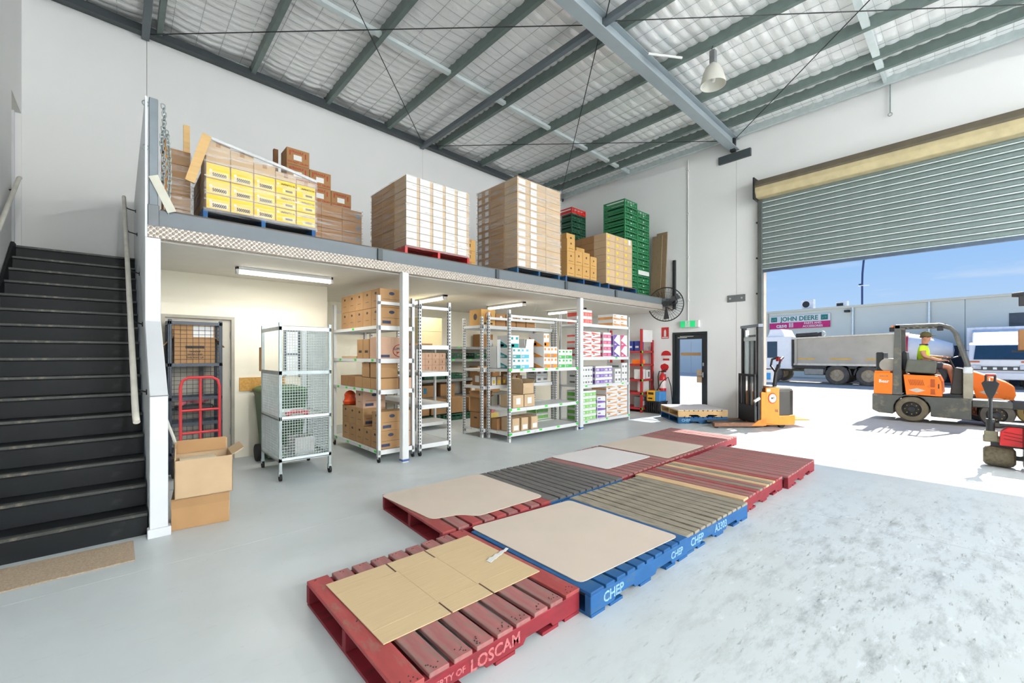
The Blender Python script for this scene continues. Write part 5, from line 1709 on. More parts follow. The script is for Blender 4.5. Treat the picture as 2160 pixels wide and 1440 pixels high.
MB().tube([fpt(0.34, 2.2, -0.12), fpt(0.30, 3.0, -0.13), fpt(0.25, 3.9, -0.13), fpt(0.1, 4.3, -0.13)], 0.012, 6).build('cord', black_rub, fn, smooth=True)

# ------------------------------------------------------------------ rolling cages left of the racks
def wire_grid(m, p0, u, v, nu, nv, r=0.0034):
    p0, u, v = Vector(p0), Vector(u), Vector(v)
    for i in range(nu + 1):
        a = p0 + u * (i / nu)
        m.cyl(a, a + v, r, n=4, cap=False)
    for j in range(nv + 1):
        a = p0 + v * (j / nv)
        m.cyl(a, a + u, r, n=4, cap=False)


ct = thing('mesh_trolley', 'galvanised mesh trolley on casters with two shelves', 'trolley', (1.42, 5.69, 0))
W, D, H = 0.61, 0.88, 1.91
for (px, py) in ((0, 0), (W - 0.03, 0), (0, D - 0.03), (W - 0.03, D - 0.03)):
    MB().box(px, px + 0.034, py, py + 0.034, 0.11, H if py == 0 else H - 0.0).build('post', galv, ct, bevel=0.003)
    c_ = MB().cyl((px + 0.004, py + 0.016, 0.045), (px + 0.03, py + 0.016, 0.045), 0.045, n=16).build('caster', black_rub, ct, smooth=True)
    MB().box(px - 0.004, px + 0.036, py + 0.0, py + 0.034, 0.06, 0.115).build('caster_fork', galv, c_)
for z in (0.26, 0.76):
    s_ = MB().box(0, W, 0, D, z - 0.03, z - 0.022).box(0, W, 0, 0.02, z - 0.035, z + 0.01).box(0, W, D - 0.02, D, z - 0.035, z + 0.01).box(0, 0.02, 0, D, z - 0.035, z + 0.01).box(W - 0.02, W, 0, D, z - 0.035, z + 0.01).build('shelf', galv_pale, ct)
for z in (1.30, 1.84):
    MB().box(0, W, 0, 0.014, z - 0.022, z + 0.022).build('cross_bar', galv if z < 1.5 else galv_pale, ct)
    MB().box(0, 0.014, 0, D, z - 0.022, z + 0.022).build('cross_bar', galv if z < 1.5 else galv_pale, ct)
    MB().box(W - 0.014, W, 0, D, z - 0.022, z + 0.022).build('cross_bar', galv if z < 1.5 else galv_pale, ct)
m = MB()
wire_grid(m, (0.0, 0.016, 0.26), (W, 0, 0), (0, 0, H - 0.30), 20, 48)
stuff(m.build('front_mesh', galv_pale, ct))
m = MB()
wire_grid(m, (W - 0.016, 0.0, 0.26), (0, D, 0), (0, 0, H - 0.30), 28, 48)
stuff(m.build('side_mesh', galv_pale, ct))
m = MB()
wire_grid(m, (0.016, 0.0, 0.26), (0, D, 0), (0, 0, 1.02), 28, 31)
stuff(m.build('side_mesh', galv_pale, ct))
MB().box(-0.012, -0.002, D - 0.04, D + 0.06, 1.30, 1.62).build('kraft_tag', kraft, ct)
for k in range(3):
    MB().cyl((0.05 + 0.02 * k, 0.3, 0.80), (0.08 + 0.02 * k, 0.7, 0.80), 0.02, n=8).build('red_sleeve', red_pt, ct) if k == 0 else None
carton('white carton on the bottom shelf of the mesh trolley', 1.80, 6.15, 0.24, 0.24, 0.34, 0.20, white_pl, None, tape=False)
pr = MB().tube([(-0.13, 0, 0.03), (-0.05, 0.02, 0.05), (0.05, -0.01, 0.05), (0.13, 0.01, 0.03)], 0.03, 8).build('red_sack', pm('red_white_sack', (214, 96, 100), 0.7, var=0.35, scale=18), loc=(1.70, 5.95, 0.735), smooth=True)
tag(pr, 'red and white folded sack on the upper shelf of the mesh trolley', 'sack')

nc = thing('mesh_cage', 'navy blue mesh roll cage in front of the storeroom door', 'cage', (0.46, 6.95, 0))
W, D, H = 0.58, 0.42, 1.97
for (px, py) in ((0, 0), (W - 0.04, 0), (0, D - 0.04), (W - 0.04, D - 0.04)):
    MB().box(px, px + 0.04, py, py + 0.04, 0.0, H).build('post', navy_pt, nc, bevel=0.003)
for z in (0.25, 0.62, 0.95, 1.39, H - 0.04):
    MB().box(0, W, 0, 0.02, z - 0.02, z + 0.02).box(0, W, D - 0.02, D, z - 0.02, z + 0.02).box(0, 0.02, 0, D, z - 0.02, z + 0.02).box(W - 0.02, W, 0, D, z - 0.02, z + 0.02).build('cross_frame', navy_pt, nc)
for z in (0.25, 0.80, 1.39):
    MB().box(0.01, W - 0.01, 0.01, D - 0.01, z - 0.006, z).build('shelf', navy_pt, nc)
m = MB()
wire_grid(m, (0.0, 0.016, 0.1), (W, 0, 0), (0, 0, H - 0.12), 9, 34, 0.0025)
stuff(m.build('front_mesh', navy_pt, nc))
m = MB()
wire_grid(m, (0.016, 0.0, 0.1), (0, D, 0), (0, 0, H - 0.12), 7, 34, 0.0025)
stuff(m.build('side_mesh', navy_pt, nc))
m = MB()
wire_grid(m, (W - 0.016, 0.0, 0.1), (0, D, 0), (0, 0, H - 0.12), 7, 34, 0.0025)
stuff(m.build('side_mesh', navy_pt, nc))
cbx = open_carton('printed kraft archive carton with a white label inside the navy cage', 0.745, 7.16, 1.393, 0.45, 0.30, 0.36, kraft, None, flaps=(-2, 3, 140, 140), flap=0.17)
MB().box(-0.10, 0.10, -0.152, -0.15, 0.21, 0.245).build('hand_hole', ink, cbx)
text('HANDLE', 0.03, ink, cbx, (0, -0.153, 0.17), '-y', 0.0006)
text('WITH CARE', 0.03, ink, cbx, (0, -0.153, 0.13), '-y', 0.0006)
text('THIS WAY UP', 0.03, ink, cbx, (0, -0.153, 0.09), '-y', 0.0006)
MB().box(-0.02, 0.20, -0.156, -0.151, 0.36, 0.51).build('white_label', lab_w, cbx)
bb = MB().box(-0.05, 0.05, -0.05, 0.05, 0, 1.35).build('black_post', black_pl, loc=(0.86, 7.405, 0.0))
bb.scale = (0.45, 0.3, 1)
tag(bb, 'slim black upright standing behind the navy cage at the door', 'post')
tray = MB().box(-0.2, 0.2, -0.12, 0.12, 0, 0.05).build('dark_tray', black_pl, loc=(0.75, 7.15, 0.80), bevel=0.01)
tag(tray, 'black shallow tray on the lower shelf of the navy cage', 'tray')
rag = MB().tube([(-0.15, -0.05, 0.02), (-0.05, 0.0, 0.06), (0.05, -0.02, 0.04), (0.15, 0.03, 0.06)], 0.03, 8).build('pink_cloth', pm('pink_cloth', (222, 130, 140), 0.8, var=0.2, scale=14), loc=(0.75, 7.15, 0.852), smooth=True)
tag(rag, 'pink cloth lying on the black tray in the navy cage', 'cloth')
tr = thing('hand_truck', 'red tubular hand truck parked in front of the navy cage', 'hand truck', (0.76, 6.62, 0))
m = MB()
m.tube([(-0.20, 0.0, 0.05), (-0.20, 0.02, 1.12), (-0.18, 0.02, 1.20), (-0.12, 0.02, 1.235), (0.12, 0.02, 1.235), (0.18, 0.02, 1.20), (0.20, 0.02, 1.12), (0.20, 0.0, 0.05)], 0.017, 8)
m.build('frame', red_pt, tr, smooth=True)
MB().tube([(0.0, 0.02, 1.235), (0.0, 0.02, 0.1)], 0.015, 8).build('centre_tube', red_pt, tr, smooth=True)
for z in (0.25, 0.55, 0.83):
    MB().tube([(-0.2, 0.015, z), (0.2, 0.015, z)], 0.015, 8).build('cross_tube', red_pt, tr, smooth=True)
MB().box(-0.22, 0.22, -0.22, 0.0, 0.01, 0.02).build('toe_plate', red_pt, tr)
for s in (-1, 1):
    MB().cyl((s * 0.22, 0.10, 0.12), (s * 0.28, 0.10, 0.12), 0.12, n=18).build('wheel', black_rub, tr, smooth=True)
MB().bar((-0.25, 0.10, 0.12), (0.25, 0.10, 0.12), 0.02, 0.02).build('axle', dark_metal, tr)
pl_ = MB().cyl((-0.13, 0.30, 1.05), (0.17, -0.10, 0.0), 0.016, n=8).build('broom_pole', pm('pole_white', (214, 214, 208), 0.5), loc=(0.46, 6.2, 0.0))
tag(pl_, 'pale pole leaning beside the stair wall behind the open cartons', 'pole')

# wheelie bin
wbn = thing('wheelie_bin', 'green wheelie bin with closed lid behind the mesh trolley', 'bin', (1.78, 7.05, 0), 0)
m = MB()
def ring(z, w_, d_, y=0):
    return [(-w_ / 2, y - d_ / 2, z), (w_ / 2, y - d_ / 2, z), (w_ / 2, y + d_ / 2, z), (-w_ / 2, y + d_ / 2, z)]
R_ = ring(0.05, 0.44, 0.46) + ring(0.92, 0.56, 0.60) + ring(0.98, 0.60, 0.64)
m.add(R_, [(3, 2, 1, 0), (0, 1, 5, 4), (1, 2, 6, 5), (2, 3, 7, 6), (3, 0, 4, 7), (4, 5, 9, 8), (5, 6, 10, 9), (6, 7, 11, 10), (7, 4, 8, 11), (8, 9, 10, 11)])
m.build('tub', bin_green, wbn, bevel=0.012)
m = MB()
R_ = ring(0.98, 0.62, 0.68) + ring(1.02, 0.60, 0.66) + ring(1.06, 0.46, 0.52)
m.add(R_, [(3, 2, 1, 0), (0, 1, 5, 4), (1, 2, 6, 5), (2, 3, 7, 6), (3, 0, 4, 7), (4, 5, 9, 8), (5, 6, 10, 9), (6, 7, 11, 10), (7, 4, 8, 11), (8, 9, 10, 11)])
m.build('lid', bin_green, wbn, bevel=0.012)
for s in (-1, 1):
    MB().cyl((s * 0.30, 0.16, 0.10), (s * 0.25, 0.16, 0.10), 0.10, n=18).build('wheel', black_rub, wbn, smooth=True)
MB().cyl((-0.33, -0.02, 0.12), (-0.27, -0.02, 0.12), 0.12, n=18).build('wheel', black_rub, wbn, smooth=True)
MB().cyl((-0.26, 0.33, 0.95), (0.26, 0.33, 0.95), 0.018, n=8).build('handle', bin_green, wbn, smooth=True)

# open cartons beside the stair wall
lc = MB()
c1 = carton('lower plain kraft carton by the stair wall, supporting the open one', 0.565, 4.88, 0.0, 0.42, 0.38, 0.27, kraft, None, rz=-0.12, tape=False)
MB().box(-0.211, 0.211, -0.196, -0.19, 0.19, 0.272).build('lid_flap', kraft, c1)
MB().box(0.205, 0.212, -0.18, 0.12, 0.10, 0.27).build('torn_flap', pm('torn_card', (226, 208, 190), 0.9), c1)
c2 = open_carton('upper open kraft carton with one flap sticking out by the stair wall', 0.575, 4.84, 0.275, 0.42, 0.36, 0.33, kraft_l, None, rz=-0.06, flaps=(None, -4, -3, 60), flap=0.11)
fv = MB().box(-0.19, 0.19, -0.003, 0.003, 0, 0.12).build('inner_card', kraft, c2, loc=(0, 0.165, 0.33))
MB().box(-0.17, 0.10, -0.10, 0.14, 0.29, 0.30).build('paper_sheet', pm('cream_paper', (232, 222, 196), 0.8), c2)
# ================================================================== the yard outside
bd = thing('warehouse_building', 'long pale grey warehouse across the yard', 'building', (34.7, 10.6, 0), math.radians(-97.2))
joints = [-24, -18, -12, -6, 0.0, 5.15, 8.64, 10.0, 16, 22, 28, 34]
for a, b in zip(joints[:-1], joints[1:]):
    MB().box(a + 0.01, b - 0.01, 0, 0.2, 0, 4.5).build('wall_panel', clad, bd)
MB().box(-24, 34, -0.12, 8, 4.48, 4.62).build('roof_edge', clad_tr, bd)
MB().box(-24, 34, 0.18, 8, 0, 4.5).build('body', clad, bd)
for s in (0.05, 5.10, 8.60):
    MB().cyl((s, -0.06, 0), (s, -0.06, 4.48), 0.07, n=10).build('downpipe', clad_tr if s < 1 else galv_pale, bd, smooth=True)
MB().box(11.55, 15, -0.03, 0.0, 0, 3.62).build('roller_shutter', pm('dark_shutter', (82, 90, 100), 0.6, 0.2), bd)
for k in range(10):
    MB().box(11.55, 15, -0.05, -0.03, 3.1 - 0.12 * k, 3.16 - 0.12 * k).build('shutter_rib', MAT['dark_shutter'], bd)
MB().box(9.2, 9.95, -0.02, 0.0, 0, 2.02).build('door', pm('door_navy', (40, 52, 66), 0.5), bd)
MB().box(4.72, 4.95, -0.3, 0, 4.2, 4.34).build('camera_mount', dark_metal, bd)
sg = thing('shop_sign', 'white and magenta tractor parts sign on the pale warehouse', 'sign', (34.7 - 0.1256 * 2.06 - 0.06, 10.6 - 0.992 * 2.06, 3.33), math.radians(-97.2))
MB().box(-1.85, 1.85, -0.03, 0.0, 0, 0.90).build('board', lab_w, sg)
MB().box(-1.85, 1.85, -0.036, -0.029, 0.0, 0.43).build('magenta_band', pm('sign_magenta', (196, 30, 110), 0.6), sg)
sgg = pm('sign_green', (28, 118, 108), 0.6)
text('JOHN DEERE', 0.42, sgg, sg, (0.03, -0.036, 0.66), '-y', 0.006, 0.95)
for s in (-1.55, 1.52):
    lg = MB().box(s - 0.2, s + 0.2, -0.037, -0.03, 0.50, 0.84).build('emblem', sgg, sg, bevel=0.002)
    MB().bar((s - 0.12, -0.04, 0.62), (s + 0.10, -0.04, 0.70), 0.006, 0.05, up=(0, 1, 0)).bar((s + 0.10, -0.04, 0.70), (s + 0.08, -0.04, 0.60), 0.006, 0.04, up=(0, 1, 0)).bar((s - 0.06, -0.04, 0.66), (s - 0.1, -0.04, 0.57), 0.006, 0.03, up=(0, 1, 0)).build('emblem_shape', lab_w, lg)
text('case III', 0.42, lab_w, sg, (-0.85, -0.040, 0.22), '-y', 0.006, 0.95)
text('PARTS AND', 0.19, lab_w, sg, (0.85, -0.040, 0.32), '-y', 0.006, 1.0)
text('ACCESSORIES', 0.19, lab_w, sg, (0.85, -0.040, 0.12), '-y', 0.006, 1.0)


def on_bld(s, dy, z):
    return (34.7 - 0.1256 * s + 0.992 * dy, 10.6 - 0.992 * s - 0.1256 * dy, z)


for k, (s, w_, hh, lbl) in enumerate(((2.38, 0.74, 0.66, 'larger air conditioning unit on the warehouse roof above the sign'), (4.33, 0.62, 0.36, 'smaller air conditioning unit on the warehouse roof right of the sign'))):
    ac = thing('air_conditioner', lbl, 'air conditioner', on_bld(s, 0.5, 4.62), math.radians(-97.2), 'roof air conditioners')
    MB().box(-w_ / 2, w_ / 2, 0, 0.35, 0.04, hh).build('casing', pm('ac_white', (214, 218, 224), 0.5), ac, bevel=0.01)
    MB().box(-w_ / 2 + 0.05, -w_ / 2 + 0.1, 0.05, 0.3, 0, 0.04).box(w_ / 2 - 0.1, w_ / 2 - 0.05, 0.05, 0.3, 0, 0.04).build('feet', dark_metal, ac)
    if k == 0:
        MB().lathe([(0.0, -0.015), (0.06, -0.02), (0.20, -0.012), (0.22, 0.0)], 24, c=(-0.08, 0.0, 0.36), axis='y').build('fan_grille', dark_metal, ac)
    else:
        MB().box(-0.26, 0.1, -0.01, 0.0, 0.08, 0.26).build('louvre', dark_metal, ac)
lp = thing('light_pole', 'tall dark blue curved light pole behind the warehouse', 'light pole', (45, 6.73, 0))
pb_ = pm('pole_blue', (36, 58, 112), 0.5)
MB().tube([(0, 0, 0), (0, 0, 7.2), (0, -0.02, 8.2), (0, -0.10, 9.2), (0, -0.28, 10.0), (0, -0.6, 10.6)], 0.07, 8).build('pole', pb_, lp, smooth=True)
MB().box(-0.1, 0.1, -0.45, 0.25, 7.16, 7.22).build('cross_arm', galv_pale, lp)
MB().cyl((0, 0.15, 7.22), (0, 0.15, 7.34), 0.08, n=8).build('camera_dome', pb_, lp)


def wheel(parent, x, y, z, r, w_, name='wheel', hub=hub_m, ty=tyre, holes=True):
    """axis along local y"""
    m = MB()
    m.lathe([(0.60 * r, -w_ / 2), (0.9 * r, -w_ / 2), (r, -w_ / 2 + 0.04), (r, w_ / 2 - 0.04), (0.9 * r, w_ / 2), (0.60 * r, w_ / 2), (0.60 * r, -w_ / 2)], 28, axis='y')
    o = m.build(name, ty, parent, smooth=True, loc=(x, y, z))
    m = MB()
    m.lathe([(0.0, -w_ / 2 + 0.03), (0.22 * r, -w_ / 2 + 0.02), (0.24 * r, -w_ / 2 + 0.06), (0.55 * r, -w_ / 2 + 0.07), (0.62 * r, -w_ / 2 + 0.01)], 24, axis='y')
    m.lathe([(0.0, w_ / 2 - 0.03), (0.22 * r, w_ / 2 - 0.02), (0.24 * r, w_ / 2 - 0.06), (0.55 * r, w_ / 2 - 0.07), (0.62 * r, w_ / 2 - 0.01)], 24, axis='y')
    h_ = m.build('hub', hub, o, smooth=True)
    if holes:
        m = MB()
        for s in (-1, 1):
            for k in range(8):
                a = k * PI / 4
                yy = s * (w_ / 2 - 0.06)
                m.cyl((0.40 * r * math.cos(a), yy - 0.012, 0.40 * r * math.sin(a)), (0.40 * r * math.cos(a), yy + 0.012, 0.40 * r * math.sin(a)), 0.045 * r, n=6)
        stuff(m.build('wheel_nuts', pm('nut_yellow', (186, 150, 60), 0.6), o))
    return o


far_hub = pm('far_hub', (176, 162, 138), 0.7, var=0.15, scale=9)
# ------------------------------------------------------------------ tipper truck
tk = thing('tipper_truck', 'grey tipper truck with white cab parked across the yard', 'truck', (28.2, 5.0, 0), PI / 2)
m = MB()
m.add([(-2.22, -1.2, 0.96), (1.92, -1.2, 0.96), (1.92, 1.2, 0.96), (-2.22, 1.2, 0.96), (-2.22, -1.2, 2.50), (1.92, -1.2, 2.38), (1.92, 1.2, 2.38), (-2.22, 1.2, 2.50)],
      [(0, 3, 2, 1), (4, 5, 6, 7), (0, 1, 5, 4), (1, 2, 6, 5), (2, 3, 7, 6), (3, 0, 4, 7)])
m.build('tipper_body', tip_grey, tk, bevel=0.02)
for xx in (-2.20, 1.84):
    MB().box(xx - 0.06, xx + 0.06, 1.2, 1.26, 0.96, 2.44).build('body_post', tip_grey, tk, bevel=0.01)
MB().add([(-2.25, 1.17, 2.49), (1.95, 1.17, 2.37), (1.95, 1.27, 2.37), (-2.25, 1.27, 2.49), (-2.25, 1.17, 2.56), (1.95, 1.17, 2.44), (1.95, 1.27, 2.44), (-2.25, 1.27, 2.56)], [(0, 3, 2, 1), (4, 5, 6, 7), (0, 1, 5, 4), (1, 2, 6, 5), (2, 3, 7, 6), (3, 0, 4, 7)]).build('top_rail', pm('tip_rail', (206, 200, 184), 0.6), tk)
for (a, b) in ((1.0, 1.8), (-0.55, 0.35), (-1.6, -1.1)):
    MB().box(a, b, 1.2, 1.206, 1.27, 1.33).build('reflector_strip', pm('amber_strip', (236, 178, 48), 0.5), tk)
MB().box(-2.2, 1.95, 1.19, 1.22, 0.96, 1.06).build('lower_rail', MAT['tip_rail'], tk)
MB().box(-2.3, 3.4, -0.45, 0.45, 0.62, 0.95).build('chassis', dirt_grey, tk)
MB().box(-2.2, 1.95, 0.9, 1.15, 0.82, 0.96).build('side_skirt', dark_metal, tk)
m = MB()
m.prism([(2.05, 0.75), (3.75, 0.75), (3.85, 1.2), (3.65, 2.35), (3.4, 2.52), (2.05, 2.52)], -1.15, 1.15, 'y')
m.build('cab', truck_white, tk, bevel=0.04, seg=2)
MB().box(2.75, 3.25, 1.145, 1.165, 1.35, 2.26).build('side_window', glass_dark, tk)
MB().prism([(2.4, 2.5), (3.3, 2.5), (3.15, 2.95), (2.6, 2.95)], -1.0, 1.0, 'y').build('roof_deflector', truck_white, tk, bevel=0.03)
MB().box(1.97, 2.05, 0.95, 1.2, 0.9, 2.35).build('exhaust_stack', dark_metal, tk)
MB().box(1.95, 2.3, -1.0, 1.1, 0.9, 2.3).build('headboard', tip_grey, tk)
MB().cyl((1.9, 0.8, 2.56), (0.7, 1.0, 2.6), 0.14, n=12).build('tarp_roll', pm('tarp_dark', (70, 66, 62), 0.8, var=0.3, scale=8), tk, smooth=True)
MB().cyl((0.75, 0.78, 2.62), (0.75, 1.08, 2.62), 0.17, n=16).build('tarp_reel', galv, tk, smooth=True)
MB().box(0.6, 1.5, 0.7, 1.12, 0.45, 0.80).build('fuel_tank', pm('tank_grey', (150, 150, 144), 0.5, 0.2), tk, bevel=0.04)
MB().cyl((0.3, 0.95, 0.55), (0.55, 0.95, 0.55), 0.18, n=14).build('air_tank', dirt_grey, tk, smooth=True)
for xx in (0.05, -1.21):
    wheel(tk, xx, 0.98, 0.48, 0.50, 0.40, hub=far_hub)
    wheel(tk, xx, -0.98, 0.48, 0.50, 0.40, hub=far_hub)
    MB().prism([(xx + 0.6 * math.cos(a), 0.5 + 0.6 * math.sin(a)) for a in [i * PI / 10 for i in range(11)]] + [(xx - 0.55, 0.5), (xx - 0.55 * math.cos(0.6), 0.5 + 0.55 * math.sin(0.6)), (xx, 1.05), (xx + 0.55 * math.cos(0.6), 0.5 + 0.55 * math.sin(0.6)), (xx + 0.55, 0.5)], 0.75, 1.15, 'y').build('mudguard', dark_metal, tk)
for yy in (0.95, -0.95):
    wheel(tk, 3.0, yy, 0.48, 0.48, 0.34, hub=far_hub)
bs = thing('yard_sign', 'small white board with blue figures standing before the truck cab', 'sign', (24.0, 7.45, 0), PI / 2 + PI)
MB().box(-0.42, 0.42, -0.02, 0.02, 0.15, 0.78).build('board', lab_w, bs)
for s in (-0.2, 0.2):
    MB().box(s - 0.09, s + 0.09, -0.026, -0.02, 0.28, 0.62).build('blue_figure', pm('figure_blue', (52, 148, 210), 0.6), bs)
MB().box(-0.4, -0.36, -0.02, 0.02, 0, 0.15).box(0.36, 0.4, -0.02, 0.02, 0, 0.15).build('feet', dark_metal, bs)

# ------------------------------------------------------------------ white box truck facing the door
wt = thing('box_truck', 'white box truck facing the roller door', 'truck', (29.0, -0.48, 0), PI)
m = MB()
m.prism([(0.0, 0.55), (0.06, 1.25), (-0.28, 1.98), (-0.5, 2.08), (-1.6, 2.08), (-1.6, 0.55)], -0.95, 0.95, 'y')
m.build('cab', truck_white, wt, bevel=0.05, seg=2)
m = MB()
m.add([(0.075, -0.80, 1.32), (0.075, 0.80, 1.32), (-0.22, 0.74, 1.94), (-0.22, -0.74, 1.94), (0.03, -0.80, 1.30), (0.03, 0.80, 1.30), (-0.27, 0.74, 1.92), (-0.27, -0.74, 1.92)],
      [(0, 1, 2, 3), (7, 6, 5, 4), (0, 4, 5, 1), (1, 5, 6, 2), (2, 6, 7, 3), (3, 7, 4, 0)])
m.build('windscreen', glass_dark, wt)
MB().box(-4.0, -1.5, -1.05, 1.05, 0.8, 2.84).build('cargo_box', pm('box_white', (214, 222, 230), 0.45), wt, bevel=0.02)
MB().prism([(-0.5, 2.08), (-1.45, 2.08), (-1.45, 2.72)], -0.85, 0.85, 'y').build('wind_deflector', pm('deflector', (206, 216, 230), 0.35), wt, bevel=0.04, seg=2)
MB().box(0.02, 0.10, -0.85, 0.85, 0.82, 1.0).build('grille', pm('grille_dark', (70, 74, 76), 0.5), wt)
for k in range(4):
    MB().box(0.09, 0.11, -0.45 + 0.3 * k - 0.06, -0.45 + 0.3 * k + 0.06, 0.86, 0.96).build('grille_bar', galv_pale, wt)
MB().box(0.0, 0.16, -0.98, 0.98, 0.42, 0.72).build('bumper', truck_white, wt, bevel=0.03)
for s in (-1, 1):
    MB().box(0.04, 0.11, s * 0.72 - 0.16, s * 0.72 + 0.16, 0.86, 1.06).build('headlamp', pm('lamp_clear', (206, 214, 220), 0.15), wt, bevel=0.02)
    MB().box(0.05, 0.085, s * 0.78 - 0.17, s * 0.78 + 0.17, 1.17, 1.24).build('indicator', pm('indicator_orange', (206, 104, 52), 0.4), wt)
    MB().bar((-0.15, s * 0.95, 1.7), (0.1, s * 1.2, 1.75), 0.02, 0.02).box(0.05, 0.12, s * 1.2 - 0.07, s * 1.2 + 0.07, 1.45, 1.85).build('mirror', black_pl, wt)
    wheel(wt, -0.75, s * 0.82, 0.38, 0.38, 0.24, hub=far_hub)
    wheel(wt, -3.2, s * 0.82, 0.38, 0.38, 0.30, hub=far_hub)
MB().bar((-0.12, -0.6, 1.33), (0.06, 0.0, 1.36), 0.015, 0.015).bar((0.09, 0.05, 1.35), (0.06, 0.65, 1.37), 0.015, 0.015).build('wiper', black_pl, wt)

# ------------------------------------------------------------------ white agitator truck behind the forklift
ag = thing('agitator_truck', 'white drum truck with a red stripe seen through the forklift cab', 'truck', (31.3, 2.9, 0), PI / 2)
MB().lathe([(0.0, -1.9), (0.35, -1.85), (0.75, -0.9), (0.95, 0.0), (0.9, 0.7), (0.55, 1.5), (0.0, 1.6)], 28, c=(0, 0, 1.75), axis='x').build('drum', truck_white, ag, smooth=True)
MB().lathe([(0.955, -0.22), (0.963, 0.0), (0.955, 0.18)], 28, c=(0, 0, 1.75), axis='x').build('red_stripe', pm('stripe_red', (196, 40, 70), 0.5), ag, smooth=True)
MB().box(-2.0, 2.6, -0.45, 0.45, 0.55, 0.85).build('chassis', dirt_grey, ag)
MB().box(1.7, 2.9, -1.0, 1.0, 0.6, 2.3).build('cab', truck_white, ag, bevel=0.06, seg=2)
for xx in (-1.2, 0.0, 2.3):
    for s in (-1, 1):
        wheel(ag, xx, s * 0.85, 0.46, 0.46, 0.3, hub=far_hub)
for xx in (-1.5, 1.2):
    MB().prism([(-0.6, 0.85), (0.6, 0.85), (0.3, 1.3), (-0.3, 1.3)], xx - 0.05, xx + 0.05, 'x').build('drum_cradle', dirt_grey, ag)

# ------------------------------------------------------------------ orange gas forklift with its driver
fk_dark = pm('forklift_grey', (84, 86, 82), 0.55, var=0.12, scale=7, worn=(120, 114, 96), wornamt=0.25)
fk = thing('forklift', 'orange and grey gas forklift driven across the yard', 'forklift', (13.8, 1.80, 0), -PI / 2)
arch_ = [(0.69 + 0.315 * math.cos(a), 0.29 + 0.315 * math.sin(a)) for a in [PI * (1.15 - i * 1.30 / 12) for i in range(13)]]
arch_ = [p for p in arch_ if p[1] > 0.165]
ch_poly = [(0.0, 0.60), (0.0, 0.22), (0.12, 0.16)] + [(arch_[0][0], 0.15)] + arch_ + [(arch_[-1][0], 0.15), (1.62, 0.13), (1.62, 0.60)]
MB().prism(ch_poly, -0.50, 0.50, 'y').build('chassis', fk_dark, fk, bevel=0.012)
MB().box(0.5, 0.9, -0.3, 0.3, 0.2, 0.6).build('axle_housing', black_pl, fk)
wheel(fk, 0.69, -0.41, 0.285, 0.285, 0.2, hub=dark_metal, ty=pm('tyre_tan', (120, 110, 90), 0.9, var=0.2, scale=9))
wheel(fk, 0.69, 0.41, 0.285, 0.285, 0.2, hub=dark_metal, ty=MAT['tyre_tan'])
m = MB()
m.prism([(0.02, 0.60), (0.37, 0.60), (0.37, 1.10), (0.03, 1.10)], -0.49, 0.49, 'y')
cwt = m.build('counterweight', orange_pt, fk, bevel=0.03, seg=2)
text('Bear', 0.10, lab_w, cwt, (0.21, -0.492, 0.90), '-y', 0.001)
text('GAS 25', 0.05, grey_pl, cwt, (0.21, -0.492, 1.02), '-y', 0.001)
m = MB()
m.prism([(0.36, 0.60), (0.53, 0.60), (0.50, 2.20), (0.40, 2.20)], -0.50, -0.40, 'y').prism([(0.36, 0.60), (0.53, 0.60), (0.50, 2.20), (0.40, 2.20)], 0.40, 0.50, 'y')
m.box(0.40, 0.50, -0.5, 0.5, 2.12, 2.20)
m.build('rear_pillars', fk_dark, fk, bevel=0.008)
for s in (-1, 1):
    MB().tube([(0.42, s * 0.45, 2.18), (1.15, s * 0.45, 2.18), (1.30, s * 0.45, 2.12), (1.38, s * 0.45, 2.0), (1.56, s * 0.45, 1.3), (1.58, s * 0.45, 0.6)], 0.04, 8).build('guard_rail', fk_dark, fk, smooth=True)
for k in range(7):
    MB().box(0.55 + 0.11 * k, 0.58 + 0.11 * k, -0.45, 0.45, 2.16, 2.20).build('guard_bar', fk_dark, fk)
for (a, b) in ((-0.50, -0.38), (0.38, 0.50)):
    MB().box(1.50, 1.64, a, b, 0.58, 1.25).build('front_post', pm('post_dust', (150, 146, 128), 0.7), fk, bevel=0.01)
MB().box(1.50, 1.64, -0.53, -0.42, 1.12, 1.26).build('front_lamp', pm('lamp_white', (214, 220, 224), 0.4), fk, bevel=0.02)
m = MB()
m.prism([(0.60, 0.60), (1.19, 0.60), (1.17, 0.92), (1.12, 1.05), (0.55, 1.07)], -0.49, 0.49, 'y')
ec = m.build('engine_cover', orange_pt, fk, bevel=0.02, seg=2)
m = MB()
for r_ in range(3):
    for k in range(9):
        m.bar((0.64 + 0.028 * k + 0.012 * r_, -0.492, 0.96 - 0.045 * r_), (0.652 + 0.028 * k + 0.012 * r_, -0.492, 0.92 - 0.045 * r_), 0.004, 0.012, up=(0, 1, 0))
stuff(m.build('vent_slots', black_pl, ec))
m = MB().prism([(0.64, 0.72), (0.78, 0.77), (0.92, 0.72), (0.78, 0.67)], -0.494, -0.489, 'y').build('diamond_decal', pm('decal_silver', (214, 206, 196), 0.5), ec)
text('1', 0.14, ink, ec, (1.13, -0.492, 0.82), '-y', 0.001)
MB().box(1.0, 1.07, -0.494, -0.489, 0.80, 0.98).box(1.0, 1.07, -0.494, -0.489, 0.64, 0.76).build('grille_patch', pm('burnt_orange', (186, 84, 26), 0.6), ec)
MB().box(1.17, 1.55, -0.45, 0.45, 0.60, 0.66).build('foot_well', dark_metal, fk)
MB().prism([(0.58, 1.13), (1.08, 1.10), (1.10, 1.38), (0.62, 1.42)], -0.50, -0.30, 'y').build('side_guard', pm('guard_olive', (92, 94, 84), 0.6), fk, bevel=0.02)
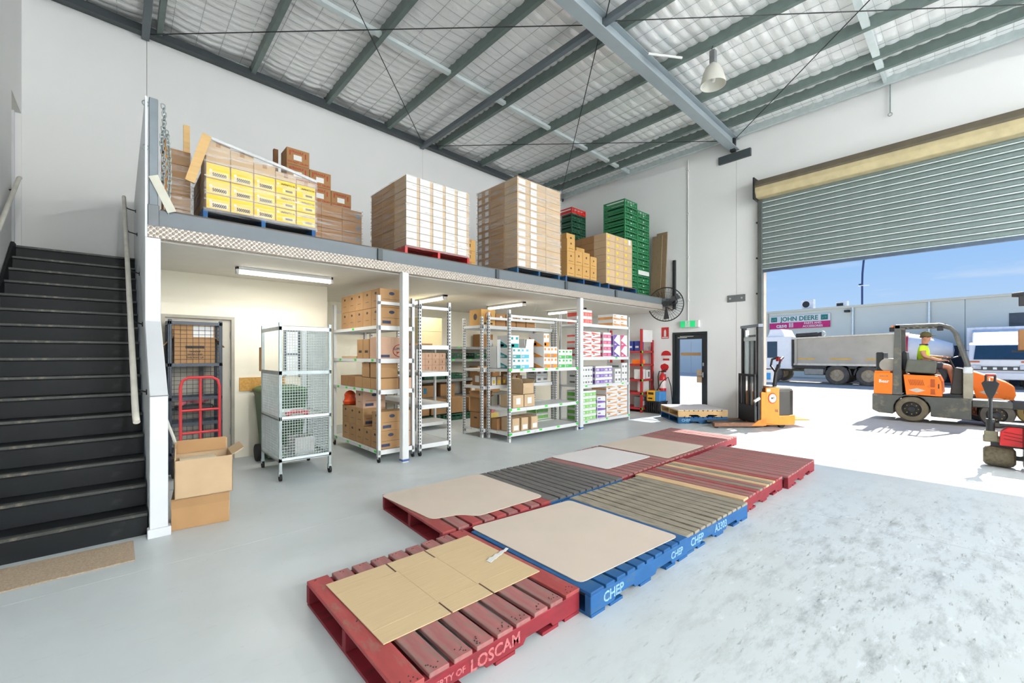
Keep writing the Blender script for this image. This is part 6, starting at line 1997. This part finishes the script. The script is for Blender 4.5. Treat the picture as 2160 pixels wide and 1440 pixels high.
MB().box(0.62, 1.08, -0.28, 0.28, 1.07, 1.20).build('seat', black_pl, fk, bevel=0.03)
MB().prism([(0.50, 1.15), (0.62, 1.15), (0.58, 1.60), (0.50, 1.60)], -0.26, 0.26, 'y').build('seat_back', black_pl, fk, bevel=0.03)
MB().cyl((0.27, -0.40, 1.28), (0.27, 0.40, 1.28), 0.155, n=24).build('gas_bottle', pm('bottle_grey', (150, 146, 136), 0.5), fk, smooth=True)
MB().box(0.05, 0.19, -0.36, 0.36, 1.10, 1.58).build('bottle_shroud', black_pl, fk, bevel=0.02)
MB().box(0.04, 0.32, -0.45, 0.45, 1.10, 1.14).build('bottle_tray', orange_pt, fk)
MB().prism([(1.30, 0.66), (1.50, 0.66), (1.50, 1.22), (1.36, 1.24)], -0.42, 0.42, 'y').build('dashboard', pm('dash_dark', (62, 58, 54), 0.7), fk, bevel=0.02)
MB().cyl((1.36, 0, 1.20), (1.28, 0, 1.42), 0.02, n=8).build('steering_column', black_pl, fk)
m = MB()
for i in range(24):
    pass
Mw = Matrix.Translation((1.27, 0, 1.43)) @ Matrix.Rotation(math.radians(-20), 4, 'Y')
m.tube([Mw @ Vector((0.15 * math.cos(i * PI / 12), 0.15 * math.sin(i * PI / 12), 0)) for i in range(24)], 0.012, 6, closed=True)
m.build('steering_wheel', black_pl, fk, smooth=True)
MB().box(0.30, 0.40, -0.44, -0.36, 2.06, 2.16).build('beacon', black_pl, fk, bevel=0.01)
MB().cyl((0.36, -0.4, 2.16), (0.36, -0.4, 2.20), 0.03, n=10).build('beacon_lens', orange_pt, fk)
MB().box(1.10, 1.20, -0.50, -0.40, 2.05, 2.14).build('work_lamp', black_pl, fk, bevel=0.01)
MB().box(1.62, 2.2, -0.30, 0.30, 0.40, 0.55).build('front_axle', fk_dark, fk, bevel=0.02)
wheel(fk, 1.98, -0.18, 0.26, 0.26, 0.2, hub=dark_metal)
wheel(fk, 1.98, 0.18, 0.29, 0.29, 0.2, hub=dark_metal)
for s in (-1, 1):
    MB().box(2.50, 2.61, s * 0.30 - 0.05, s * 0.30 + 0.05, 0.08, 2.1).build('mast_rail', dark_metal, fk)
    MB().box(2.65, 3.6, s * 0.25 - 0.06, s * 0.25 + 0.06, 0.08, 0.12).build('fork', dark_metal, fk)
MB().box(2.2, 2.66, -0.25, 0.25, 0.40, 0.55).box(2.61, 2.66, -0.4, 0.4, 0.10, 0.5).build('carriage', dark_metal, fk)


# driver: one continuous skinned body, clothes as children
def skinned(name, pts, edges, radii, mat, parent, sub=2, root=0):
    me = bpy.data.meshes.new(name)
    me.from_pydata([tuple(p) for p in pts], edges, [])
    ob_ = bpy.data.objects.new(name + '_tmp', me)
    COL.objects.link(ob_)
    ob_.modifiers.new('skin', 'SKIN')
    me.skin_vertices[0].data[root].use_root = True
    for i, r in enumerate(radii):
        me.skin_vertices[0].data[i].radius = (r, r) if not isinstance(r, tuple) else r
    sm_ = ob_.modifiers.new('sub', 'SUBSURF')
    sm_.levels = sub
    sm_.render_levels = sub
    dg = bpy.context.evaluated_depsgraph_get()
    me2 = bpy.data.meshes.new_from_object(ob_.evaluated_get(dg))
    me2.name = name
    bpy.data.objects.remove(ob_)
    me2.materials.clear()
    me2.materials.append(mat)
    for p in me2.polygons:
        p.use_smooth = True
    o = bpy.data.objects.new(name, me2)
    COL.objects.link(o)
    if parent is not None:
        o.parent = parent
    return o


dr = thing('person', 'person in a yellow shirt and olive cap sitting in the orange forklift', 'person', (13.8, 0.94, 1.20), -PI / 2)
# local: x forward, z up, origin on the seat
J = [(0.0, 0, 0.10), (-0.01, 0, 0.28), (-0.02, 0, 0.44), (0.0, 0, 0.55), (0.02, 0, 0.62), (0.04, 0, 0.70), (0.04, 0, 0.78),
     (-0.02, -0.18, 0.48), (0.02, -0.25, 0.28), (0.25, -0.20, 0.20), (0.31, -0.18, 0.20),
     (-0.02, 0.18, 0.48), (0.06, 0.24, 0.28), (0.28, 0.12, 0.26), (0.33, 0.10, 0.27),
     (0.05, -0.10, 0.07), (0.42, -0.13, 0.06), (0.50, -0.13, -0.32), (0.52, -0.13, -0.42), (0.64, -0.13, -0.45),
     (0.05, 0.10, 0.07), (0.42, 0.13, 0.06), (0.48, 0.13, -0.32), (0.50, 0.13, -0.42), (0.62, 0.13, -0.45)]
Ed = [(0, 1), (1, 2), (2, 3), (3, 4), (4, 5), (5, 6), (2, 7), (7, 8), (8, 9), (9, 10), (2, 11), (11, 12), (12, 13), (13, 14), (0, 15), (15, 16), (16, 17), (17, 18), (18, 19), (0, 20), (20, 21), (21, 22), (22, 23), (23, 24)]
Rd = [(0.13, 0.11), (0.13, 0.10), (0.14, 0.10), 0.055, 0.06, (0.075, 0.095), (0.06, 0.08), 0.065, 0.046, 0.034, 0.028, 0.065, 0.046, 0.034, 0.028, 0.085, 0.062, 0.046, 0.04, 0.035, 0.085, 0.062, 0.046, 0.04, 0.035]
body = skinned('body', J, Ed, Rd, skin, dr)
for side, hp, tip in ((-1, 10, (0.31, -0.18, 0.20)), (1, 14, (0.33, 0.10, 0.27))):
    hx, hy, hz = tip
    m = MB()
    m.box(hx - 0.01, hx + 0.07, hy - 0.035, hy + 0.035, hz - 0.014, hz + 0.014)
    for k in range(4):
        yy = hy - 0.028 + 0.019 * k
        L_ = (0.055, 0.065, 0.06, 0.045)[k]
        m.tube([(hx + 0.06, yy, hz), (hx + 0.06 + L_ * 0.6, yy, hz - 0.008), (hx + 0.06 + L_ * 0.8, yy, hz - 0.035)], 0.008, 6)
    m.tube([(hx + 0.01, hy - side * 0.03, hz), (hx + 0.04, hy - side * 0.055, hz - 0.005), (hx + 0.07, hy - side * 0.055, hz - 0.02)], 0.009, 6)
    m.build('hand', skin, dr, smooth=True)
# face
m = MB()
m.prism([(0.125, 0.685), (0.155, 0.69), (0.125, 0.74)], -0.012, 0.012, 'y')
m.build('nose', skin, dr)
for s in (-1, 1):
    MB().lathe([(0, -0.004), (0.010, 0.0), (0, 0.004)], 8, c=(0.118, s * 0.034, 0.735), axis='x').build('eye', ink, dr)
    MB().lathe([(0.0, -0.008), (0.028, -0.006), (0.03, 0.006), (0.0, 0.008)], 10, c=(0.03, s * 0.083, 0.71), axis='y').build('ear', skin, dr)
MB().box(0.108, 0.118, -0.022, 0.022, 0.655, 0.662).build('mouth', pm('lips', (160, 96, 86), 0.6), dr)
MB().lathe([(0.095, 0.0), (0.098, 0.03), (0.09, 0.07), (0.06, 0.105), (0.0, 0.115)], 20, c=(0.03, 0, 0.745)).build('cap', cap_m, dr, smooth=True)
MB().prism([(0.09, -0.075), (0.16, -0.065), (0.195, 0.0), (0.16, 0.065), (0.09, 0.075)], 0.752, 0.762, 'z').build('cap_peak', cap_m, dr)
MB().lathe([(0.088, -0.02), (0.098, 0.0), (0.097, 0.02)], 18, c=(0.02, 0, 0.735)).build('hair', pm('hair_brown', (92, 66, 46), 0.8), dr, smooth=True)
Js = [(0.0, 0, 0.12), (-0.01, 0, 0.28), (-0.02, 0, 0.44), (-0.005, 0, 0.53), (-0.02, -0.185, 0.475), (0.0, -0.225, 0.37), (-0.02, 0.185, 0.475), (0.02, 0.215, 0.37)]
skinned('shirt', Js, [(0, 1), (1, 2), (2, 3), (2, 4), (4, 5), (2, 6), (6, 7)], [(0.16, 0.135), (0.155, 0.125), (0.165, 0.125), 0.075, 0.085, 0.068, 0.085, 0.068], hivis, dr)
MB().lathe([(0.072, 0.0), (0.078, 0.02), (0.07, 0.035)], 16, c=(0.0, 0, 0.535)).build('collar', short_m, dr, smooth=True)
skinned('shorts', [(0.0, 0, 0.12), (0.06, -0.10, 0.075), (0.36, -0.13, 0.065), (0.06, 0.10, 0.075), (0.36, 0.13, 0.065)], [(0, 1), (1, 2), (0, 3), (3, 4)], [(0.155, 0.13), 0.10, 0.085, 0.10, 0.085], short_m, dr)
for yy, dx in ((-0.13, 0.02), (0.13, 0.0)):
    skinned('boot', [(0.49 + dx, yy, -0.28), (0.50 + dx, yy, -0.42), (0.66 + dx, yy, -0.455)], [(0, 1), (1, 2)], [0.055, 0.055, 0.045], pm('boot_brown', (58, 46, 38), 0.7), dr, sub=1)

# ------------------------------------------------------------------ second orange forklift at the edge of the frame
f2 = thing('forklift', 'second orange forklift behind, cut by the right edge, carrying a carton', 'forklift', (15.1, 0.28, 0), -PI / 2)
m = MB()
m.prism([(0.02, 1.17), (0.16, 0.50), (0.72, 0.50), (0.76, 0.62), (0.74, 0.80), (0.62, 0.90), (0.30, 1.05)], -0.48, 0.48, 'y')
hd = m.build('hood', orange_pt, f2, bevel=0.03, seg=2)
MB().prism([(0.20, 0.66), (0.35, 0.73), (0.50, 0.66), (0.35, 0.60)], -0.484, -0.478, 'y').build('diamond_decal', MAT['decal_silver'], hd)
MB().box(0.18, 2.0, -0.45, 0.45, 0.28, 0.50).build('chassis', fk_dark, f2, bevel=0.02)
MB().box(0.0, 0.2, -0.40, 0.40, 0.42, 0.56).build('rear_step', fk_dark, f2, bevel=0.02)
for xx in (0.20, 1.02):
    for s in (-1, 1):
        wheel(f2, xx, s * 0.40, 0.27, 0.27, 0.2, hub=pm('rim_rust', (128, 74, 52), 0.7), ty=black_rub if xx < 0.5 else pm('tyre_yellow', (186, 160, 96), 0.8))
for s in (-1, 1):
    MB().box(1.15, 1.26, s * 0.30 - 0.05, s * 0.30 + 0.05, 0.05, 2.95).build('mast_rail', dark_metal, f2)
MB().box(0.80, 1.15, -0.36, -0.26, 2.60, 2.90).build('mast_lamp_arm', dark_metal, f2, bevel=0.01)
MB().cyl((0.70, -0.31, 2.86), (0.86, -0.31, 2.86), 0.05, 0.07, n=10).build('mast_lamp', black_pl, f2)
MB().box(1.12, 1.28, -0.4, 0.4, 1.2, 1.8).build('carriage', dark_metal, f2)
for s in (-1, 1):
    MB().box(0.72, 1.15, s * 0.22 - 0.05, s * 0.22 + 0.05, 1.58, 1.62).build('fork', dark_metal, f2)
carton('brown carton raised on the second forklift at the right edge', 15.1, -0.70, 1.622, 0.5, 0.34, 0.46, kraft_d, None, tape=False)

# ================================================================== electric stacker inside the door
RS = math.radians(-42)
sk = thing('electric_stacker', 'orange electric pallet stacker with tall mast inside the roller door', 'stacker', (10.08, 3.36, 0), RS)
sk.scale = (0.86, 0.88, 1)
st_or = pm('stacker_orange', (240, 140, 34), 0.4, var=0.06, scale=4, worn=(190, 120, 50), wornamt=0.12)
sp1 = MB().prism([(0.07, 0.10), (0.42, 0.06), (0.42, 0.84), (0.10, 0.84)], -0.40, -0.36, 'y').build('side_panel', st_or, sk, bevel=0.008)
MB().lathe([(0.0, -0.012), (0.10, -0.012), (0.115, 0.0)], 24, c=(0.25, -0.40, 0.62), axis='y').build('badge_ring', pm('badge_orange', (206, 96, 40), 0.5), sp1)
MB().lathe([(0.0, -0.018), (0.085, -0.016), (0.088, -0.01)], 24, c=(0.25, -0.40, 0.62), axis='y').build('badge', lab_w, sp1)
text('MT', 0.06, ink, sp1, (0.25, -0.42, 0.62), '-y', 0.001)
text('16', 0.085, ink, sp1, (0.34, -0.402, 0.36), '-y', 0.001)
MB().box(0.11, 0.20, -0.404, -0.40, 0.76, 0.81).build('data_plate', lab_w, sp1)
MB().prism([(0.10, 0.06), (0.42, 0.06), (0.42, 0.84), (0.10, 0.84)], 0.36, 0.40, 'y').build('side_panel', st_or, sk, bevel=0.008)
MB().box(-0.02, 0.10, -0.40, 0.40, 0.10, 0.74).build('mast_foot', st_or, sk, bevel=0.008)
m = MB()
m.prism([(0.40, -0.36), (0.72, -0.33), (0.86, -0.24), (0.92, 0.0), (0.86, 0.24), (0.72, 0.33), (0.40, 0.36)], 0.24, 0.78, 'z')
m.build('battery_hood', pm('hood_black', (62, 58, 54), 0.22, var=0.1), sk, bevel=0.03, seg=2)
m = MB()
m.prism([(0.05, -0.39), (0.70, -0.37), (0.88, -0.28), (0.95, 0.0), (0.88, 0.28), (0.70, 0.37), (0.05, 0.39)], 0.06, 0.26, 'z')
m.build('base_skirt', st_or, sk, bevel=0.02, seg=2)
MB().box(0.42, 0.78, -0.28, 0.28, 0.78, 0.84).build('control_deck', pm('deck_grey', (150, 148, 142), 0.5), sk, bevel=0.015)
MB().box(0.74, 0.88, -0.18, 0.10, 0.66, 0.80).build('control_box', black_pl, sk, bevel=0.01)
MB().box(0.92, 1.28, -0.22, 0.22, 0.135, 0.155).build('rider_platform', st_or, sk, bevel=0.004)
MB().box(0.86, 0.96, -0.1, 0.1, 0.10, 0.16).build('platform_hinge', dark_metal, sk)
for yy in (-0.30, 0.30):
    MB().cyl((0.52, yy - 0.05, 0.075), (0.52, yy + 0.05, 0.075), 0.075, n=16).build('drive_wheel', black_rub, sk, smooth=True)
MB().tube([(0.55, 0.0, 0.80), (0.57, 0.0, 0.98), (0.60, 0.0, 1.15), (0.66, 0.0, 1.30)], 0.045, 8).build('tiller', black_pl, sk, smooth=True)
m = MB()
m.tube([(0.58, -0.02, 1.16), (0.56, -0.16, 1.28), (0.60, -0.17, 1.42), (0.70, -0.10, 1.46), (0.72, 0.0, 1.44), (0.70, 0.10, 1.46), (0.60, 0.17, 1.42), (0.56, 0.16, 1.28), (0.58, 0.02, 1.16)], 0.026, 8)
th_ = m.build('tiller_handle', black_pl, sk, smooth=True)
MB().box(0.62, 0.72, -0.05, 0.05, 1.38, 1.46).build('red_button', red_bright, th_)
for s in (-1, 1):
    MB().box(-0.08, 0.02, s * 0.33 - 0.04, s * 0.33 + 0.04, 0.06, 2.14).build('outer_mast', black_pl, sk, bevel=0.006)
    MB().box(-0.05, 0.04, s * 0.25 - 0.03, s * 0.25 + 0.03, 0.10, 2.06).build('inner_mast', galv_pale, sk, bevel=0.006)
    MB().box(-1.15, 0.05, s * 0.34 - 0.055, s * 0.34 + 0.055, 0.03, 0.11).build('straddle_leg', pm('leg_rust', (140, 96, 70), 0.6, var=0.2, scale=10), sk, bevel=0.01)
    MB().cyl((-1.08, s * 0.34 - 0.04, 0.045), (-1.08, s * 0.34 + 0.04, 0.045), 0.045, n=12).build('load_wheel', black_rub, sk, smooth=True)
    MB().prism([(-0.25, 0.05), (0.10, 0.05), (0.10, 0.20), (-0.08, 0.16)], s * 0.34 - 0.06, s * 0.34 + 0.06, 'y').build('leg_root', st_or, sk)
    MB().box(-1.10, -0.12, s * 0.14 - 0.05, s * 0.14 + 0.05, 0.06, 0.10).build('fork', dark_metal, sk)
MB().box(-0.09, 0.03, -0.40, 0.40, 2.10, 2.16).build('mast_head', pm('head_grey', (150, 156, 168), 0.5), sk, bevel=0.006)
MB().box(-0.06, 0.04, -0.34, 0.34, 1.82, 1.90).build('mast_tie', galv_pale, sk, bevel=0.006)
MB().cyl((-0.01, 0.0, 0.2), (-0.01, 0.0, 1.85), 0.035, n=12).build('lift_cylinder', galv, sk, smooth=True)
MB().box(0.02, 0.028, -0.24, 0.24, 0.95, 1.95).build('guard_screen', glass_mat('guard_tint', (0.45, 0.45, 0.45, 1), 0.15), sk)
for yy in (-0.08, 0.08):
    MB().cyl((0.0, yy, 0.9), (0.0, yy, 1.88), 0.012, n=6).build('lift_chain', dark_metal, sk)
cg = MB().box(-0.16, -0.10, -0.36, 0.36, 0.10, 0.45).box(-0.16, -0.12, -0.36, -0.30, 0.45, 1.10).box(-0.16, -0.12, 0.30, 0.36, 0.45, 1.10).box(-0.16, -0.12, -0.12, -0.06, 0.45, 1.08).box(-0.16, -0.12, 0.08, 0.14, 0.45, 1.08).box(-0.16, -0.12, -0.36, 0.36, 1.06, 1.11).build('load_backrest', black_pl, sk, bevel=0.004)
MB().cyl((-0.18, -0.38, 0.55), (-0.05, -0.38, 0.62), 0.035, n=8).build('hose_block', galv_pale, sk)
pallet('blue pallet held by the orange stacker under a pine pallet', 9.90, 4.59, 0.0, RS, top=(chip_blue,), side=pm('pallet_navy', (24, 84, 128), 0.7, var=0.12), n=10, texts=(('CHEP', 0.08, -0.38, 0.072),), group='pallets on the stacker', size=1.10)
pallet('pale pine pallet stacked on the blue one at the orange stacker', 9.90, 4.59, 0.148, RS, top=(pal_pine,), side=pm('pine_side', (206, 170, 120), 0.75, var=0.1), n=10, group='pallets on the stacker', size=1.10)
so = MB().box(-0.55, 0.54, -0.55, 0.55, 0, 0.006).build('cardboard_sheet', card_white, loc=(9.90, 4.59, 0.2965))
so.rotation_euler = (0, 0, RS)
tag(so, 'white card sheet on the pine pallet at the orange stacker', 'cardboard sheet')

# ------------------------------------------------------------------ hand pallet truck at the right edge
pj = thing('pallet_truck', 'red and black hand pallet truck in the sun at the right edge', 'pallet truck', (8.85, -0.06, 0), -PI / 2)
# local x runs along world -y (to the right in view), local y runs along world +x
m = MB()
m.tube([(0.0, 0.0, 0.48), (0.0, 0.0, 0.98)], 0.022, 10)
m.tube([(0.0, 0.0, 0.46), (0.0, 0.0, 0.64)], 0.045, 10)
tl = m.build('tiller_shaft', black_pl, pj, smooth=True)
m = MB()
m.prism([(-0.02, 0.92), (0.02, 0.92), (0.05, 1.0), (0.085, 1.13), (0.055, 1.16), (0.055, 1.24), (0.03, 1.24), (0.03, 1.16), (-0.03, 1.16), (-0.03, 1.24), (-0.055, 1.24), (-0.055, 1.16), (-0.085, 1.13), (-0.05, 1.0)], -0.022, 0.022, 'y')
m.build('handle_head', black_pl, pj, bevel=0.006)
MB().tube([(-0.05, 0, 1.24), (0.05, 0, 1.24)], 0.021, 8).build('handle_grip', pm('grip_red', (176, 50, 40), 0.5), pj, smooth=True)
MB().cyl((-0.01, -0.01, 1.20), (-0.01, -0.01, 0.80), 0.008, n=6).build('release_rod', galv_pale, pj)
MB().box(-0.06, 0.07, -0.05, 0.05, 0.34, 0.48).cyl((-0.07, 0, 0.37), (0.09, 0, 0.37), 0.05, n=10).build('pivot_casting', pm('cast_dusty', (128, 122, 100), 0.8, var=0.25, scale=20), pj, bevel=0.008)
m = MB()
m.prism([(0.08, 0.30), (0.30, 0.30), (0.30, 0.56), (0.16, 0.56), (0.09, 0.48)], -0.10, 0.10, 'y')
pu = m.build('pump_cowl', red_bright, pj, bevel=0.02, seg=2)
for k in range(3):
    MB().bar((0.12, -0.104, 0.40 + 0.045 * k), (0.28, -0.104, 0.37 + 0.045 * k), 0.006, 0.012, up=(0, 1, 0)).build('cowl_rib', pm('cowl_dark', (110, 16, 18), 0.5), pu)
MB().box(0.08, 0.36, -0.12, 0.12, 0.565, 0.60).build('top_plate', dark_metal, pj, bevel=0.004)
MB().box(0.29, 0.37, -0.12, 0.12, 0.04, 0.58).build('frame_post', dark_metal, pj, bevel=0.006)
MB().box(0.36, 1.5, -0.27, -0.12, 0.05, 0.11).build('fork', red_bright, pj, bevel=0.01)
MB().box(0.36, 1.5, 0.12, 0.27, 0.05, 0.11).build('fork', red_bright, pj, bevel=0.01)
MB().box(0.34, 0.5, -0.27, 0.27, 0.11, 0.45).build('fork_yoke', red_bright, pj, bevel=0.01)
m = MB()
m.lathe([(0.0, -0.15), (0.09, -0.15), (0.125, -0.125), (0.14, -0.07), (0.14, 0.07), (0.125, 0.125), (0.09, 0.15), (0.0, 0.15)], 26, axis='x')
m.build('steer_wheel', pm('wheel_dusty', (104, 94, 74), 0.8, var=0.35, scale=30), pj, smooth=True, loc=(0.08, 0.0, 0.14))
MB().box(0.20, 0.34, -0.03, 0.03, 0.11, 0.17).box(0.0, 0.30, -0.03, 0.03, 0.27, 0.33).build('wheel_yoke', dark_metal, pj)
